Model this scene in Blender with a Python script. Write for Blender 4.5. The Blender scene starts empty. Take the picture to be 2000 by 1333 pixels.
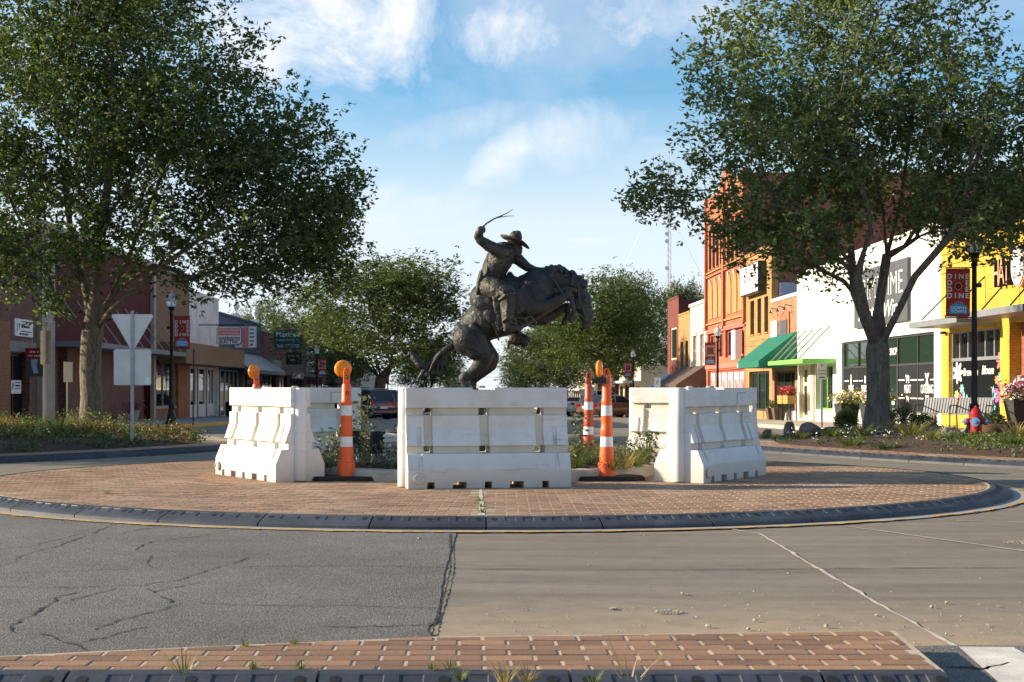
import bpy, bmesh, math, random
import numpy as np
from mathutils import Vector, Matrix, Euler
R = math.radians
random.seed(7); rng = np.random.default_rng(11)
scene = bpy.context.scene
C = scene.collection
# ------------------------------------------------------------------ camera
FPX, VPX, HZ, EYE = 2600.0, 930.0, 757.0, 1.17
cam_d = bpy.data.cameras.new('camera'); cam = bpy.data.objects.new('camera', cam_d); C.objects.link(cam)
cam.location = (0, 0, EYE); cam.rotation_euler = (R(90), 0, 0)
cam_d.sensor_width = 36.0; cam_d.lens = 36.0 * FPX / 2000.0
cam_d.shift_x = (1000 - VPX) / 2000.0; cam_d.shift_y = (HZ - 666.5) / 2000.0
cam_d.clip_start = 0.1; cam_d.clip_end = 6000
cam_d.dof.use_dof = True; cam_d.dof.focus_distance = 15.5; cam_d.dof.aperture_fstop = 10.0
scene.camera = cam
# ------------------------------------------------------------------ sky, sun, exposure
SUN_EL, SUN_AZ = R(19), R(-85)        # azimuth from +Y (street direction), negative = towards -X
w = bpy.data.worlds.new('World'); scene.world = w; w.use_nodes = True
nt = w.node_tree; nt.nodes.clear()
def N(tree, typ, **kw):
    n = tree.nodes.new(typ)
    for k, v in kw.items():
        if k in n.inputs: n.inputs[k].default_value = v
        else: setattr(n, k, v)
    return n
def L(tree, a, b): tree.links.new(a, b)
def MATH(tree, op, a, b=None, c=None, clamp=False):
    n = tree.nodes.new('ShaderNodeMath'); n.operation = op; n.use_clamp = clamp
    for i, s in enumerate((a, b, c)):
        if s is None: continue
        if isinstance(s, (int, float)): n.inputs[i].default_value = s
        else: tree.links.new(s, n.inputs[i])
    return n.outputs[0]
def RAMP(tree, src, stops):
    n = tree.nodes.new('ShaderNodeValToRGB')
    el = n.color_ramp.elements
    while len(el) < len(stops): el.new(0.5)
    for e, (p, c) in zip(el, stops):
        e.position = p; e.color = (c[0], c[1], c[2], 1) if not isinstance(c, (int, float)) else (c, c, c, 1)
    tree.links.new(src, n.inputs[0]); return n.outputs[0]
def MIX(tree, fac, a, b, mode='MIX'):
    n = tree.nodes.new('ShaderNodeMix'); n.data_type = 'RGBA'; n.blend_type = mode
    ins = [i for i in n.inputs if i.type == 'RGBA'] ; f = n.inputs[0]
    for s, i in ((fac, f), (a, ins[0]), (b, ins[1])):
        if isinstance(s, (int, float)): i.default_value = s
        elif isinstance(s, tuple): i.default_value = (s[0], s[1], s[2], 1)
        else: tree.links.new(s, i)
    return [o for o in n.outputs if o.type == 'RGBA'][0]
sky = N(nt, 'ShaderNodeTexSky', sky_type='NISHITA', sun_disc=False, sun_elevation=SUN_EL, sun_rotation=SUN_AZ,
        altitude=300.0, air_density=1.0, dust_density=0.6, ozone_density=3.0)
tc = N(nt, 'ShaderNodeTexCoord'); sep = N(nt, 'ShaderNodeSeparateXYZ'); L(nt, tc.outputs['Generated'], sep.inputs[0])
zc = MATH(nt, 'ADD', MATH(nt, 'MAXIMUM', sep.outputs[2], 0.0), 0.16)
cx = MATH(nt, 'DIVIDE', sep.outputs[0], zc); cy = MATH(nt, 'DIVIDE', sep.outputs[1], zc)
comb = N(nt, 'ShaderNodeCombineXYZ'); L(nt, cx, comb.inputs[0]); L(nt, cy, comb.inputs[1])
n1 = N(nt, 'ShaderNodeTexNoise', Scale=0.8, Detail=12.0, Roughness=0.6, Distortion=0.5)
mp = N(nt, 'ShaderNodeMapping'); mp.inputs['Location'].default_value = (3.3, 1.7, 0); mp.inputs['Scale'].default_value = (1.0, 0.75, 1)
L(nt, comb.outputs[0], mp.inputs[0]); L(nt, mp.outputs[0], n1.inputs['Vector'])
n2 = N(nt, 'ShaderNodeTexNoise', Scale=10.0, Detail=12.0, Roughness=0.66, Distortion=0.5); L(nt, tc.outputs['Generated'], n2.inputs['Vector'])
n3 = N(nt, 'ShaderNodeTexNoise', Scale=2.8, Detail=10.0, Roughness=0.6); L(nt, mp.outputs[0], n3.inputs['Vector'])
yc = MATH(nt, 'MAXIMUM', sep.outputs[1], 0.02)
az = MATH(nt, 'DIVIDE', sep.outputs[0], yc); el = MATH(nt, 'DIVIDE', sep.outputs[2], yc)
wob = MATH(nt, 'SUBTRACT', n2.outputs['Fac'], 0.5)
def puff(px, py, rx, ry, amp, soft=0.55, tilt=0.0):
    a0, e0 = (px - VPX) / FPX, (HZ - py) / FPX
    da = MATH(nt, 'SUBTRACT', az, a0); de = MATH(nt, 'SUBTRACT', el, e0)
    de = MATH(nt, 'SUBTRACT', de, MATH(nt, 'MULTIPLY', da, tilt))
    q = MATH(nt, 'ADD', MATH(nt, 'POWER', MATH(nt, 'ABSOLUTE', MATH(nt, 'DIVIDE', da, rx / FPX)), 2.0),
             MATH(nt, 'POWER', MATH(nt, 'ABSOLUTE', MATH(nt, 'DIVIDE', de, ry / FPX)), 2.0))
    v = MATH(nt, 'SUBTRACT', 1.0, q)
    v = MATH(nt, 'ADD', v, MATH(nt, 'MULTIPLY', wob, 5.5))
    v = MATH(nt, 'MULTIPLY', MATH(nt, 'DIVIDE', v, soft, clamp=True), amp)
    return v
puffs = [puff(1000, 300, 78, 60, 0.78, 1.9, .5), puff(1130, 258, 165, 72, 0.72, 2.2, .2), puff(905, 240, 130, 40, 0.6, 1.9, .25),
         puff(640, 75, 310, 150, 1.0, 1.3), puff(1010, 40, 400, 95, 0.85, 1.5), puff(1330, 30, 200, 80, .6, 1.6), puff(1150, 470, 60, 10, .35, 1.0), puff(780, 420, 260, 60, .5, 2.0)]
acc = puffs[0]
for p in puffs[1:]: acc = MATH(nt, 'MAXIMUM', acc, p)
gen = RAMP(nt, n1.outputs['Fac'], [(0.46, 0.0), (0.68, 0.95)])
# the general cloud cover runs round the whole sky, thinner where the photographed gap is
mask = MATH(nt, 'MAXIMUM', acc, MATH(nt, 'MULTIPLY', gen, 0.62))
hazef = RAMP(nt, sep.outputs[2], [(0.0, 1.0), (0.12, 0.84), (0.165, 0.46), (0.215, 0.06), (0.34, 0.0)])
hazef = MATH(nt, 'MULTIPLY', hazef, 0.92)
shade = RAMP(nt, n3.outputs['Fac'], [(0.3, (6.8, 7.5, 8.9)), (0.66, (10.8, 10.7, 10.5))])
# a photograph's blue: the sky's own colour, a little more saturated
hs = N(nt, 'ShaderNodeHueSaturation', Saturation=1.04, Value=1.65); L(nt, sky.outputs[0], hs.inputs['Color'])
tint = MIX(nt, 1.0, hs.outputs[0], (0.78, 1.10, 1.12), 'MULTIPLY')
c1 = MIX(nt, hazef, tint, (8.6, 9.1, 9.6))
c2 = MIX(nt, mask, c1, shade)
bg = N(nt, 'ShaderNodeBackground', Strength=0.053); L(nt, c2, bg.inputs[0])
wo = N(nt, 'ShaderNodeOutputWorld'); L(nt, bg.outputs[0], wo.inputs[0])
sl = bpy.data.lights.new('sun', 'SUN'); sl.energy = 5.0; sl.angle = R(0.5); sl.color = (1.0, 0.83, 0.62)
sun = bpy.data.objects.new('sun', sl); C.objects.link(sun)
SUN_DIR = Vector((math.sin(SUN_AZ) * math.cos(SUN_EL), math.cos(SUN_AZ) * math.cos(SUN_EL), math.sin(SUN_EL)))
sun.rotation_euler = (-SUN_DIR).to_track_quat('-Z', 'Y').to_euler(); sun.location = (-60, 20, 40)
vs = scene.view_settings; vs.view_transform = 'Standard'; vs.look = 'None'; vs.gamma = 1.0; vs.exposure = 1.05; vs.use_curve_mapping = False
scene.render.engine = 'CYCLES'
scene.cycles.max_bounces = 6; scene.cycles.transparent_max_bounces = 8
# ------------------------------------------------------------------ helpers
def G(y):                              # the street falls away gently beyond the roundabout
    t = y - 24.0
    if t <= 0: return 0.0
    if t < 8: return -0.0137 * t * t / 16.0
    t2 = min(t, 190.0)
    return -0.0137 * (t2 - 4.0)
def PX(x, d): return (x - VPX) * d / FPX
def PZ(y, d): return EYE + (HZ - y) * d / FPX
def tag(o, label=None, cat=None, group=None, kind=None):
    if label: o['label'] = label
    if cat: o['category'] = cat
    if group: o['group'] = group
    if kind: o['kind'] = kind
    return o
def thing(name, label, cat, loc=(0, 0, 0), rotz=0.0, group=None):
    o = bpy.data.objects.new(name, None); o.empty_display_size = 0.2; C.objects.link(o)
    o.location = loc; o.rotation_euler = (0, 0, rotz)
    return tag(o, label, cat, group)
class MB:
    def __init__(s): s.v = []; s.f = []; s.m = []
    def add(s, vs, fs, mi=0):
        b = len(s.v); s.v += [tuple(p) for p in vs]; s.f += [tuple(b + i for i in f) for f in fs]; s.m += [mi] * len(fs); return s
    def box(s, x0, x1, y0, y1, z0, z1, mi=0):
        return s.add([(x0,y0,z0),(x1,y0,z0),(x1,y1,z0),(x0,y1,z0),(x0,y0,z1),(x1,y0,z1),(x1,y1,z1),(x0,y1,z1)],
                     [(0,3,2,1),(4,5,6,7),(0,1,5,4),(1,2,6,5),(2,3,7,6),(3,0,4,7)], mi)
    def hexa(s, p, mi=0):
        return s.add(p, [(0,3,2,1),(4,5,6,7),(0,1,5,4),(1,2,6,5),(2,3,7,6),(3,0,4,7)], mi)
    def quad(s, a, b, c, d, mi=0): return s.add([a, b, c, d], [(0, 1, 2, 3)], mi)
    def prism(s, poly, fn, t0, t1, mi=0):
        n = len(poly)
        return s.add([fn(a, b, t0) for a, b in poly] + [fn(a, b, t1) for a, b in poly],
                     [tuple(range(n - 1, -1, -1)), tuple(range(n, 2 * n))] + [(i, (i + 1) % n, n + (i + 1) % n, n + i) for i in range(n)], mi)
    def slab(s, poly, z0, z1, mi=0): return s.prism(poly, lambda a, b, t: (a, b, t), z0, z1, mi)
    def lathe(s, prof, n=16, c=(0, 0, 0), mi=0, rot=None):
        vs = []
        for r, z in prof:
            for k in range(n):
                a = 2 * math.pi * k / n; p = Vector((r * math.cos(a), r * math.sin(a), z))
                if rot is not None: p = rot @ p
                vs.append((p.x + c[0], p.y + c[1], p.z + c[2]))
        fs = [(i * n + k, i * n + (k + 1) % n, (i + 1) * n + (k + 1) % n, (i + 1) * n + k) for i in range(len(prof) - 1) for k in range(n)]
        fs += [tuple(range(n - 1, -1, -1)), tuple((len(prof) - 1) * n + k for k in range(n))]
        return s.add(vs, fs, mi)
    def tube(s, pts, rad, n=8, mi=0, cap=True):
        pts = [Vector(p) for p in pts]
        if isinstance(rad, (int, float)): rad = [rad] * len(pts)
        vs = []; up = None
        for i, p in enumerate(pts):
            t = (pts[min(i + 1, len(pts) - 1)] - pts[max(i - 1, 0)])
            if t.length < 1e-9: t = Vector((0, 0, 1))
            t.normalize()
            if up is None:
                up = Vector((1, 0, 0)) if abs(t.x) < 0.8 else Vector((0, 1, 0))
            a = up - t * up.dot(t)
            if a.length < 1e-6: a = Vector((0, 1, 0)) - t * t.y
            a.normalize(); b = t.cross(a); up = a
            for k in range(n):
                an = 2 * math.pi * k / n
                vs.append(p + (a * math.cos(an) + b * math.sin(an)) * rad[i])
        m = len(pts)
        fs = [(i * n + k, i * n + (k + 1) % n, (i + 1) * n + (k + 1) % n, (i + 1) * n + k) for i in range(m - 1) for k in range(n)]
        if cap: fs += [tuple(range(n - 1, -1, -1)), tuple((m - 1) * n + k for k in range(n))]
        return s.add(vs, fs, mi)
    def ball(s, c, r, n=10, mi=0, rot=None):
        if isinstance(r, (int, float)): r = (r, r, r)
        h = max(4, n // 2); vs = []; 
        for i in range(1, h):
            ph = math.pi * i / h
            for k in range(n):
                a = 2 * math.pi * k / n
                p = Vector((r[0] * math.sin(ph) * math.cos(a), r[1] * math.sin(ph) * math.sin(a), r[2] * math.cos(ph)))
                if rot is not None: p = rot @ p
                vs.append(p + Vector(c))
        t = Vector((0, 0, r[2])); b = Vector((0, 0, -r[2]))
        if rot is not None: t = rot @ t; b = rot @ b
        vs += [t + Vector(c), b + Vector(c)]; T = len(vs) - 2
        fs = [(i * n + k, (i + 1) * n + k, (i + 1) * n + (k + 1) % n, i * n + (k + 1) % n) for i in range(h - 2) for k in range(n)]
        fs += [(T, k, (k + 1) % n) for k in range(n)] + [(T + 1, (h - 2) * n + (k + 1) % n, (h - 2) * n + k) for k in range(n)]
        return s.add(vs, fs, mi)
    def mesh(s, name, mats, smooth=False):
        me = bpy.data.meshes.new(name); me.from_pydata([tuple(v) for v in s.v], [], s.f)
        if not isinstance(mats, (list, tuple)): mats = [mats]
        for m in mats: me.materials.append(m)
        if len(mats) > 1: me.polygons.foreach_set('material_index', s.m)
        if smooth:
            me.polygons.foreach_set('use_smooth', [True] * len(me.polygons))
            if smooth != 'all':
                try: me.set_sharp_from_angle(angle=R(38))
                except Exception: pass
        me.update(); return me
    def build(s, name, mats, parent=None, smooth=False, loc=None, rotz=None):
        o = bpy.data.objects.new(name, s.mesh(name, mats, smooth)); C.objects.link(o)
        if parent is not None: o.parent = parent
        if loc is not None: o.location = loc
        if rotz is not None: o.rotation_euler = (0, 0, rotz)
        return o
def link_mesh(name, me, parent=None, loc=None, rot=None, scale=None):
    o = bpy.data.objects.new(name, me); C.objects.link(o)
    if parent is not None: o.parent = parent
    if loc is not None: o.location = loc
    if rot is not None: o.rotation_euler = rot
    if scale is not None: o.scale = scale
    return o
def copy_tree(o, parent=None):
    c = o.copy(); C.objects.link(c); c.parent = parent
    for ch in list(o.children): copy_tree(ch, c)
    return c
def np_mesh(name, verts, faces, mat, smooth=False):      # verts (n,3), faces (m,k) arrays
    me = bpy.data.meshes.new(name); k = faces.shape[1]
    me.vertices.add(len(verts)); me.vertices.foreach_set('co', verts.astype(np.float32).ravel())
    me.loops.add(faces.size); me.loops.foreach_set('vertex_index', faces.astype(np.int32).ravel())
    me.polygons.add(len(faces)); me.polygons.foreach_set('loop_start', np.arange(0, faces.size, k, dtype=np.int32))
    me.update(calc_edges=True); me.materials.append(mat)
    if smooth: me.polygons.foreach_set('use_smooth', [True] * len(faces))
    me.validate(); return me
def clip_poly(poly, clip):               # Sutherland-Hodgman, clip polygon convex and counter-clockwise
    out = poly
    for i in range(len(clip)):
        a, b = clip[i], clip[(i + 1) % len(clip)]; inp = out; out = []
        if not inp: return []
        def side(p): return (b[0]-a[0])*(p[1]-a[1]) - (b[1]-a[1])*(p[0]-a[0])
        for j in range(len(inp)):
            p, q = inp[j], inp[(j + 1) % len(inp)]; sp, sq = side(p), side(q)
            if sp >= 0: out.append(p)
            if (sp >= 0) != (sq >= 0):
                t = sp / (sp - sq); out.append((p[0] + t*(q[0]-p[0]), p[1] + t*(q[1]-p[1])))
    return out
def inside(p, poly):
    x, y = p; r = False; j = len(poly) - 1
    for i in range(len(poly)):
        xi, yi = poly[i]; xj, yj = poly[j]
        if (yi > y) != (yj > y) and x < (xj - xi) * (y - yi) / (yj - yi) + xi: r = not r
        j = i
    return r
def text(s, size, mat, parent, loc, rot, name='lettering', extrude=0.004, sx=1.0, align='CENTER', bold=0.0, shear=0.0):
    if s.startswith('~'):                 # print that cannot be read on the photograph: rows of letter-sized strokes
        m = MB(); n = len(s); rr = random.Random(n); wd = size * .52
        for i in range(n):
            if i % 6 == 4: continue
            x0 = (i - n / 2) * wd; h_ = size * rr.uniform(.24, .36); m.box(x0, x0 + wd * rr.uniform(.5, .8), -h_, h_, -extrude, extrude)
        o = m.build('illegible_print', mat, parent, loc=loc); o.rotation_euler = rot; o.scale = (sx, 1, 1); return tag(o, kind='stuff')
    cu = bpy.data.curves.new('txt', 'FONT'); cu.body = s; cu.size = size; cu.extrude = extrude
    cu.align_x = align; cu.align_y = 'CENTER'; cu.offset = bold * size; cu.shear = shear; cu.resolution_u = 3
    t = bpy.data.objects.new('txt', cu); me = bpy.data.meshes.new_from_object(t); me.name = name
    bpy.data.objects.remove(t); bpy.data.curves.remove(cu)
    me.materials.clear(); me.materials.append(mat)
    o = link_mesh(name, me, parent, loc, rot, (sx, 1, 1)); return o
# ------------------------------------------------------------------ materials
def newmat(name):
    m = bpy.data.materials.new(name); m.use_nodes = True; t = m.node_tree
    b = t.nodes['Principled BSDF']; return m, t, b
def coords(t, kind='Object'):
    c = t.nodes.new('ShaderNodeTexCoord'); return c.outputs[kind]
def noise(t, vec, scale, detail=4.0, rough=0.55, dist=0.0):
    n = N(t, 'ShaderNodeTexNoise', Scale=scale, Detail=detail, Roughness=rough, Distortion=dist)
    if vec is not None: L(t, vec, n.inputs['Vector'])
    return n.outputs['Fac']
def bump(t, b, h, strength=0.3, dist=0.01):
    n = N(t, 'ShaderNodeBump', Strength=strength, Distance=dist); L(t, h, n.inputs['Height']); L(t, n.outputs[0], b.inputs['Normal']); return n
def M(name, col, rough=0.7, var=0.18, scale=3.0, bmp=0.15, bscale=60.0, metal=0.0, spec=0.4, island=0.0, objrand=0.0, coat=0.0):
    m, t, b = newmat(name); v = coords(t)
    f = noise(t, v, scale, 6.0)
    lo = tuple(c * (1 - var) for c in col); hi = tuple(min(1, c * (1 + var)) for c in col)
    c = RAMP(t, f, [(0.32, lo), (0.68, hi)])
    if island or objrand:
        src = t.nodes.new('ShaderNodeNewGeometry').outputs['Random Per Island'] if island else t.nodes.new('ShaderNodeObjectInfo').outputs['Random']
        k = island or objrand
        g = RAMP(t, src, [(0, 1 - k), (1, 1 + k)])
        c = MIX(t, 1.0, c, g, 'MULTIPLY')
    L(t, c, b.inputs['Base Color'])
    b.inputs['Roughness'].default_value = rough; b.inputs['Metallic'].default_value = metal
    b.inputs['Specular IOR Level'].default_value = spec; b.inputs['Coat Weight'].default_value = coat
    if bmp: bump(t, b, noise(t, v, bscale, 3.0), bmp)
    return m
def brickwall(name, c1, c2, mortar, bw=0.215, bh=0.075, painted=False, rough=0.85, mw=0.012):
    m, t, b = newmat(name); v = coords(t); s = N(t, 'ShaderNodeSeparateXYZ'); L(t, v, s.inputs[0])
    u = MATH(t, 'ADD', s.outputs[0], s.outputs[1]); cb = N(t, 'ShaderNodeCombineXYZ'); L(t, u, cb.inputs[0]); L(t, s.outputs[2], cb.inputs[1])
    k = N(t, 'ShaderNodeTexBrick', Scale=1.0); k.inputs['Brick Width'].default_value = bw; k.inputs['Row Height'].default_value = bh
    k.inputs['Mortar Size'].default_value = mw; k.inputs['Mortar Smooth'].default_value = 0.25; k.inputs['Bias'].default_value = 0.0
    L(t, cb.outputs[0], k.inputs['Vector'])
    k.inputs['Color1'].default_value = (*c1, 1); k.inputs['Color2'].default_value = (*c2, 1); k.inputs['Mortar'].default_value = (*mortar, 1)
    st = RAMP(t, noise(t, v, 1.1, 8.0, 0.65), [(0.3, 0.78), (0.62, 1.1)])
    sp = RAMP(t, noise(t, v, 9.0, 3.0), [(0.3, 0.85), (0.7, 1.12)])
    c = MIX(t, 1.0, MIX(t, 1.0, k.outputs['Color'], st, 'MULTIPLY'), sp, 'MULTIPLY')
    L(t, c, b.inputs['Base Color']); b.inputs['Roughness'].default_value = rough
    inv = MATH(t, 'SUBTRACT', 1.0, k.outputs['Fac'])
    bump(t, b, MATH(t, 'ADD', inv, MATH(t, 'MULTIPLY', noise(t, v, 40, 2), 0.3)), 0.7 if not painted else 0.55, 0.012)
    return m
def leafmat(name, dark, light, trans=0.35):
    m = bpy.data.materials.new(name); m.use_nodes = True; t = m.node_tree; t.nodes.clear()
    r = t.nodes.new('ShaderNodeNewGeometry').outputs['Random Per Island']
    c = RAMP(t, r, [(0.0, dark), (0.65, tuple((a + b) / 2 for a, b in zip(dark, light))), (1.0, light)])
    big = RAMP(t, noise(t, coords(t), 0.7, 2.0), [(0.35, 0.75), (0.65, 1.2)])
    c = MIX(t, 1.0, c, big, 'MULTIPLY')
    p = N(t, 'ShaderNodeBsdfPrincipled', Roughness=0.48); p.inputs['Specular IOR Level'].default_value = 0.35
    L(t, c, p.inputs['Base Color'])
    tr = N(t, 'ShaderNodeBsdfTranslucent'); L(t, MIX(t, 1.0, c, (1.5, 1.5, 0.6), 'MULTIPLY'), tr.inputs['Color'])
    mx = N(t, 'ShaderNodeMixShader'); mx.inputs[0].default_value = trans
    L(t, p.outputs[0], mx.inputs[1]); L(t, tr.outputs[0], mx.inputs[2])
    o = N(t, 'ShaderNodeOutputMaterial'); L(t, mx.outputs[0], o.inputs[0]); return m
def glassmat(name, col=(0.012, 0.015, 0.017), rough=0.03, wav=0.012):
    m, t, b = newmat(name); b.inputs['Base Color'].default_value = (*col, 1); b.inputs['Roughness'].default_value = rough
    b.inputs['Specular IOR Level'].default_value = 0.6
    bump(t, b, noise(t, coords(t), 0.9, 2.0), 0.25, wav); return m
X = {}
def asphalt():
    m, t, b = newmat('asphalt'); v = coords(t)
    sp = noise(t, v, 115.0, 3.0, 0.75); vo = N(t, 'ShaderNodeTexVoronoi', Scale=95.0); L(t, v, vo.inputs['Vector'])
    big = noise(t, v, 0.35, 7.0, 0.6); st = noise(t, v, 2.3, 5.0, 0.65)
    c = RAMP(t, sp, [(0.30, (0.055, 0.051, 0.047)), (0.50, (0.140, 0.130, 0.118)), (0.68, (0.36, 0.33, 0.295))])
    c = MIX(t, 1.0, c, RAMP(t, big, [(0.3, 0.72), (0.7, 1.2)]), 'MULTIPLY')
    c = MIX(t, 1.0, c, RAMP(t, st, [(0.3, 0.86), (0.7, 1.1)]), 'MULTIPLY')
    # dusty tyre-free margin beside the brick island
    s = N(t, 'ShaderNodeSeparateXYZ'); L(t, v, s.inputs[0])
    dm = RAMP(t, MATH(t, 'ADD', s.outputs[1], MATH(t, 'MULTIPLY', st, 1.6)), [(0.0, 1.0), (1.0, 0.0)])
    L(t, c, b.inputs['Base Color']); b.inputs['Roughness'].default_value = 0.82; b.inputs['Specular IOR Level'].default_value = 0.3
    h = MATH(t, 'ADD', MATH(t, 'MULTIPLY', vo.outputs['Distance'], 0.9), MATH(t, 'MULTIPLY', sp, 0.7))
    bump(t, b, h, 0.55, 0.006); return m
def roadconcrete():
    m, t, b = newmat('road_concrete'); v = coords(t)
    s = N(t, 'ShaderNodeSeparateXYZ'); L(t, v, s.inputs[0])
    # streaks left by turning traffic run across, dust has settled along the island
    mpn = N(t, 'ShaderNodeMapping'); mpn.inputs['Scale'].default_value = (0.16, 1.5, 1); L(t, v, mpn.inputs[0])
    stk = noise(t, mpn.outputs[0], 2.1, 8.0, 0.62); big = noise(t, v, 0.5, 6.0, 0.6); fine = noise(t, v, 70, 3.0, 0.7); mid = noise(t, v, 6.0, 6.0, 0.65)
    c = RAMP(t, stk, [(0.30, (0.150, 0.128, 0.100)), (0.5, (0.205, 0.178, 0.140)), (0.72, (0.255, 0.222, 0.176))])
    c = MIX(t, 1.0, c, RAMP(t, mid, [(0.3, 0.88), (0.7, 1.1)]), 'MULTIPLY')
    c = MIX(t, 1.0, c, RAMP(t, fine, [(0.3, 0.80), (0.7, 1.18)]), 'MULTIPLY')
    yy = MATH(t, 'ADD', s.outputs[1], MATH(t, 'MULTIPLY', MATH(t, 'SUBTRACT', big, 0.5), 1.6))
    dust = RAMP(t, MATH(t, 'DIVIDE', yy, 10.0), [(0.0, 0.9), (0.61, 0.88), (0.74, 0.0), (1.0, 0.0)])
    dust = MATH(t, 'MULTIPLY', dust, RAMP(t, mid, [(0.25, 0.45), (0.6, 1.0)]))
    c = MIX(t, dust, c, (0.40, 0.30, 0.185))
    L(t, c, b.inputs['Base Color']); b.inputs['Roughness'].default_value = 0.78; b.inputs['Specular IOR Level'].default_value = 0.3
    bump(t, b, MATH(t, 'ADD', fine, MATH(t, 'MULTIPLY', mid, 0.8)), 0.35, 0.006); return m
def stampedbrick(name, base, rnd):
    m, t, b = newmat(name); v = coords(t)
    g = t.nodes.new('ShaderNodeObjectInfo').outputs['Random'] if rnd == 'obj' else t.nodes.new('ShaderNodeNewGeometry').outputs['Random Per Island']
    k = RAMP(t, g, [(0, 0.66), (0.5, 0.98), (1, 1.22)])
    mpn = N(t, 'ShaderNodeMapping'); mpn.inputs['Scale'].default_value = (0.5, 2.2, 1); L(t, v, mpn.inputs[0])
    c = RAMP(t, noise(t, mpn.outputs[0], 9.0, 7.0, 0.65), [(0.28, tuple(x * 0.62 for x in base)), (0.5, base), (0.75, tuple(min(1, x * 1.3) for x in base))])
    wear = RAMP(t, noise(t, v, 0.9, 6.0, 0.6), [(0.40, 0.0), (0.72, 0.75)])
    c = MIX(t, wear, c, (0.40, 0.295, 0.195)); c = MIX(t, 1.0, c, k, 'MULTIPLY')
    L(t, c, b.inputs['Base Color']); b.inputs['Roughness'].default_value = 0.75
    bump(t, b, MATH(t, 'ADD', noise(t, mpn.outputs[0], 14, 5.0), MATH(t, 'MULTIPLY', noise(t, v, 90, 2.0), 0.5)), 0.5, 0.006); return m
def plastic_barrier(nm='barrier_plastic', c0=(0.74, 0.715, 0.685), c9=(0.58, 0.51, 0.42)):
    m, t, b = newmat(nm); v = coords(t)
    oi = t.nodes.new('ShaderNodeObjectInfo').outputs['Random']; of = N(t, 'ShaderNodeVectorMath', operation='ADD')
    cb = N(t, 'ShaderNodeCombineXYZ'); L(t, MATH(t, 'MULTIPLY', oi, 9.0), cb.inputs[0]); L(t, v, of.inputs[0]); L(t, cb.outputs[0], of.inputs[1]); v2 = of.outputs[0]
    d = noise(t, v2, 3.0, 9.0, 0.7); sc = N(t, 'ShaderNodeMapping'); sc.inputs['Scale'].default_value = (1.0, 1.0, 7.0); L(t, v2, sc.inputs[0])
    sm = noise(t, sc.outputs[0], 2.4, 8.0, 0.7)
    c = MIX(t, RAMP(t, d, [(0.46, 0.0), (0.70, 0.7)]), c0, c9)
    c = MIX(t, RAMP(t, sm, [(0.58, 0.0), (0.74, 0.75)]), c, (0.40, 0.34, 0.28))
    # splashed dirt clings to the foot of the barrier
    s = N(t, 'ShaderNodeSeparateXYZ'); L(t, v, s.inputs[0])
    ft = RAMP(t, MATH(t, 'ADD', s.outputs[2], MATH(t, 'MULTIPLY', MATH(t, 'SUBTRACT', d, 0.5), 0.5)), [(0.0, 0.75), (0.22, 0.22), (0.34, 0.0)])
    c = MIX(t, MATH(t, 'MULTIPLY', ft, 0.8), c, (0.46, 0.36, 0.27))
    L(t, c, b.inputs['Base Color']); b.inputs['Roughness'].default_value = 0.5
    b.inputs['Subsurface Weight'].default_value = 0.12; b.inputs['Subsurface Radius'].default_value = (0.05, 0.04, 0.03)
    bv = N(t, 'ShaderNodeBevel', Radius=0.012); bv.samples = 4
    bp = N(t, 'ShaderNodeBump', Strength=0.08, Distance=0.01); L(t, noise(t, v, 14, 4), bp.inputs['Height']); L(t, bv.outputs[0], bp.inputs['Normal']); L(t, bp.outputs[0], b.inputs['Normal'])
    return m
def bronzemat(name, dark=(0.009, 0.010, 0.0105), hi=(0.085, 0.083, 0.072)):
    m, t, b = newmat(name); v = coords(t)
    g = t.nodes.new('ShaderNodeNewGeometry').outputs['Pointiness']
    a = noise(t, v, 4.0, 8.0, 0.65); f = MATH(t, 'ADD', MATH(t, 'MULTIPLY', a, 0.9), MATH(t, 'MULTIPLY', MATH(t, 'SUBTRACT', g, 0.5), 5.0))  # raised edges lighter, creases darker: highlight and shade put into the colour
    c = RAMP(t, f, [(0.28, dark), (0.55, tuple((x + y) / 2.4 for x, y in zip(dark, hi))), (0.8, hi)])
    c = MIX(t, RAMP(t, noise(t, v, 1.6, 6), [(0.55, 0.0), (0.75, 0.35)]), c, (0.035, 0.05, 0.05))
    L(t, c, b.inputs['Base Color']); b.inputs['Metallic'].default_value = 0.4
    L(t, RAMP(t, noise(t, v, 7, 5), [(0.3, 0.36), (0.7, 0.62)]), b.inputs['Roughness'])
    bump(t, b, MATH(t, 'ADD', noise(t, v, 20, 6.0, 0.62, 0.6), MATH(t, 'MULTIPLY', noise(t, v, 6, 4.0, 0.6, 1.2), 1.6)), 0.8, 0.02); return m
def barkmat(name, lo, hi):
    m, t, b = newmat(name); v = coords(t); mpn = N(t, 'ShaderNodeMapping'); mpn.inputs['Scale'].default_value = (1, 1, 0.13); L(t, v, mpn.inputs[0])
    vo = N(t, 'ShaderNodeTexVoronoi', Scale=34.0, feature='DISTANCE_TO_EDGE'); L(t, mpn.outputs[0], vo.inputs['Vector'])
    n = noise(t, mpn.outputs[0], 18, 8.0, 0.7, 0.4)
    h = MATH(t, 'ADD', MATH(t, 'MINIMUM', MATH(t, 'MULTIPLY', vo.outputs['Distance'], 2.0), 0.25), MATH(t, 'MULTIPLY', n, 1.25))
    c = RAMP(t, h, [(0.3, tuple(x * 0.45 for x in lo)), (0.6, lo), (1.1, hi)])
    L(t, c, b.inputs['Base Color']); b.inputs['Roughness'].default_value = 0.9; bump(t, b, h, 1.0, 0.03); return m
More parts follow.
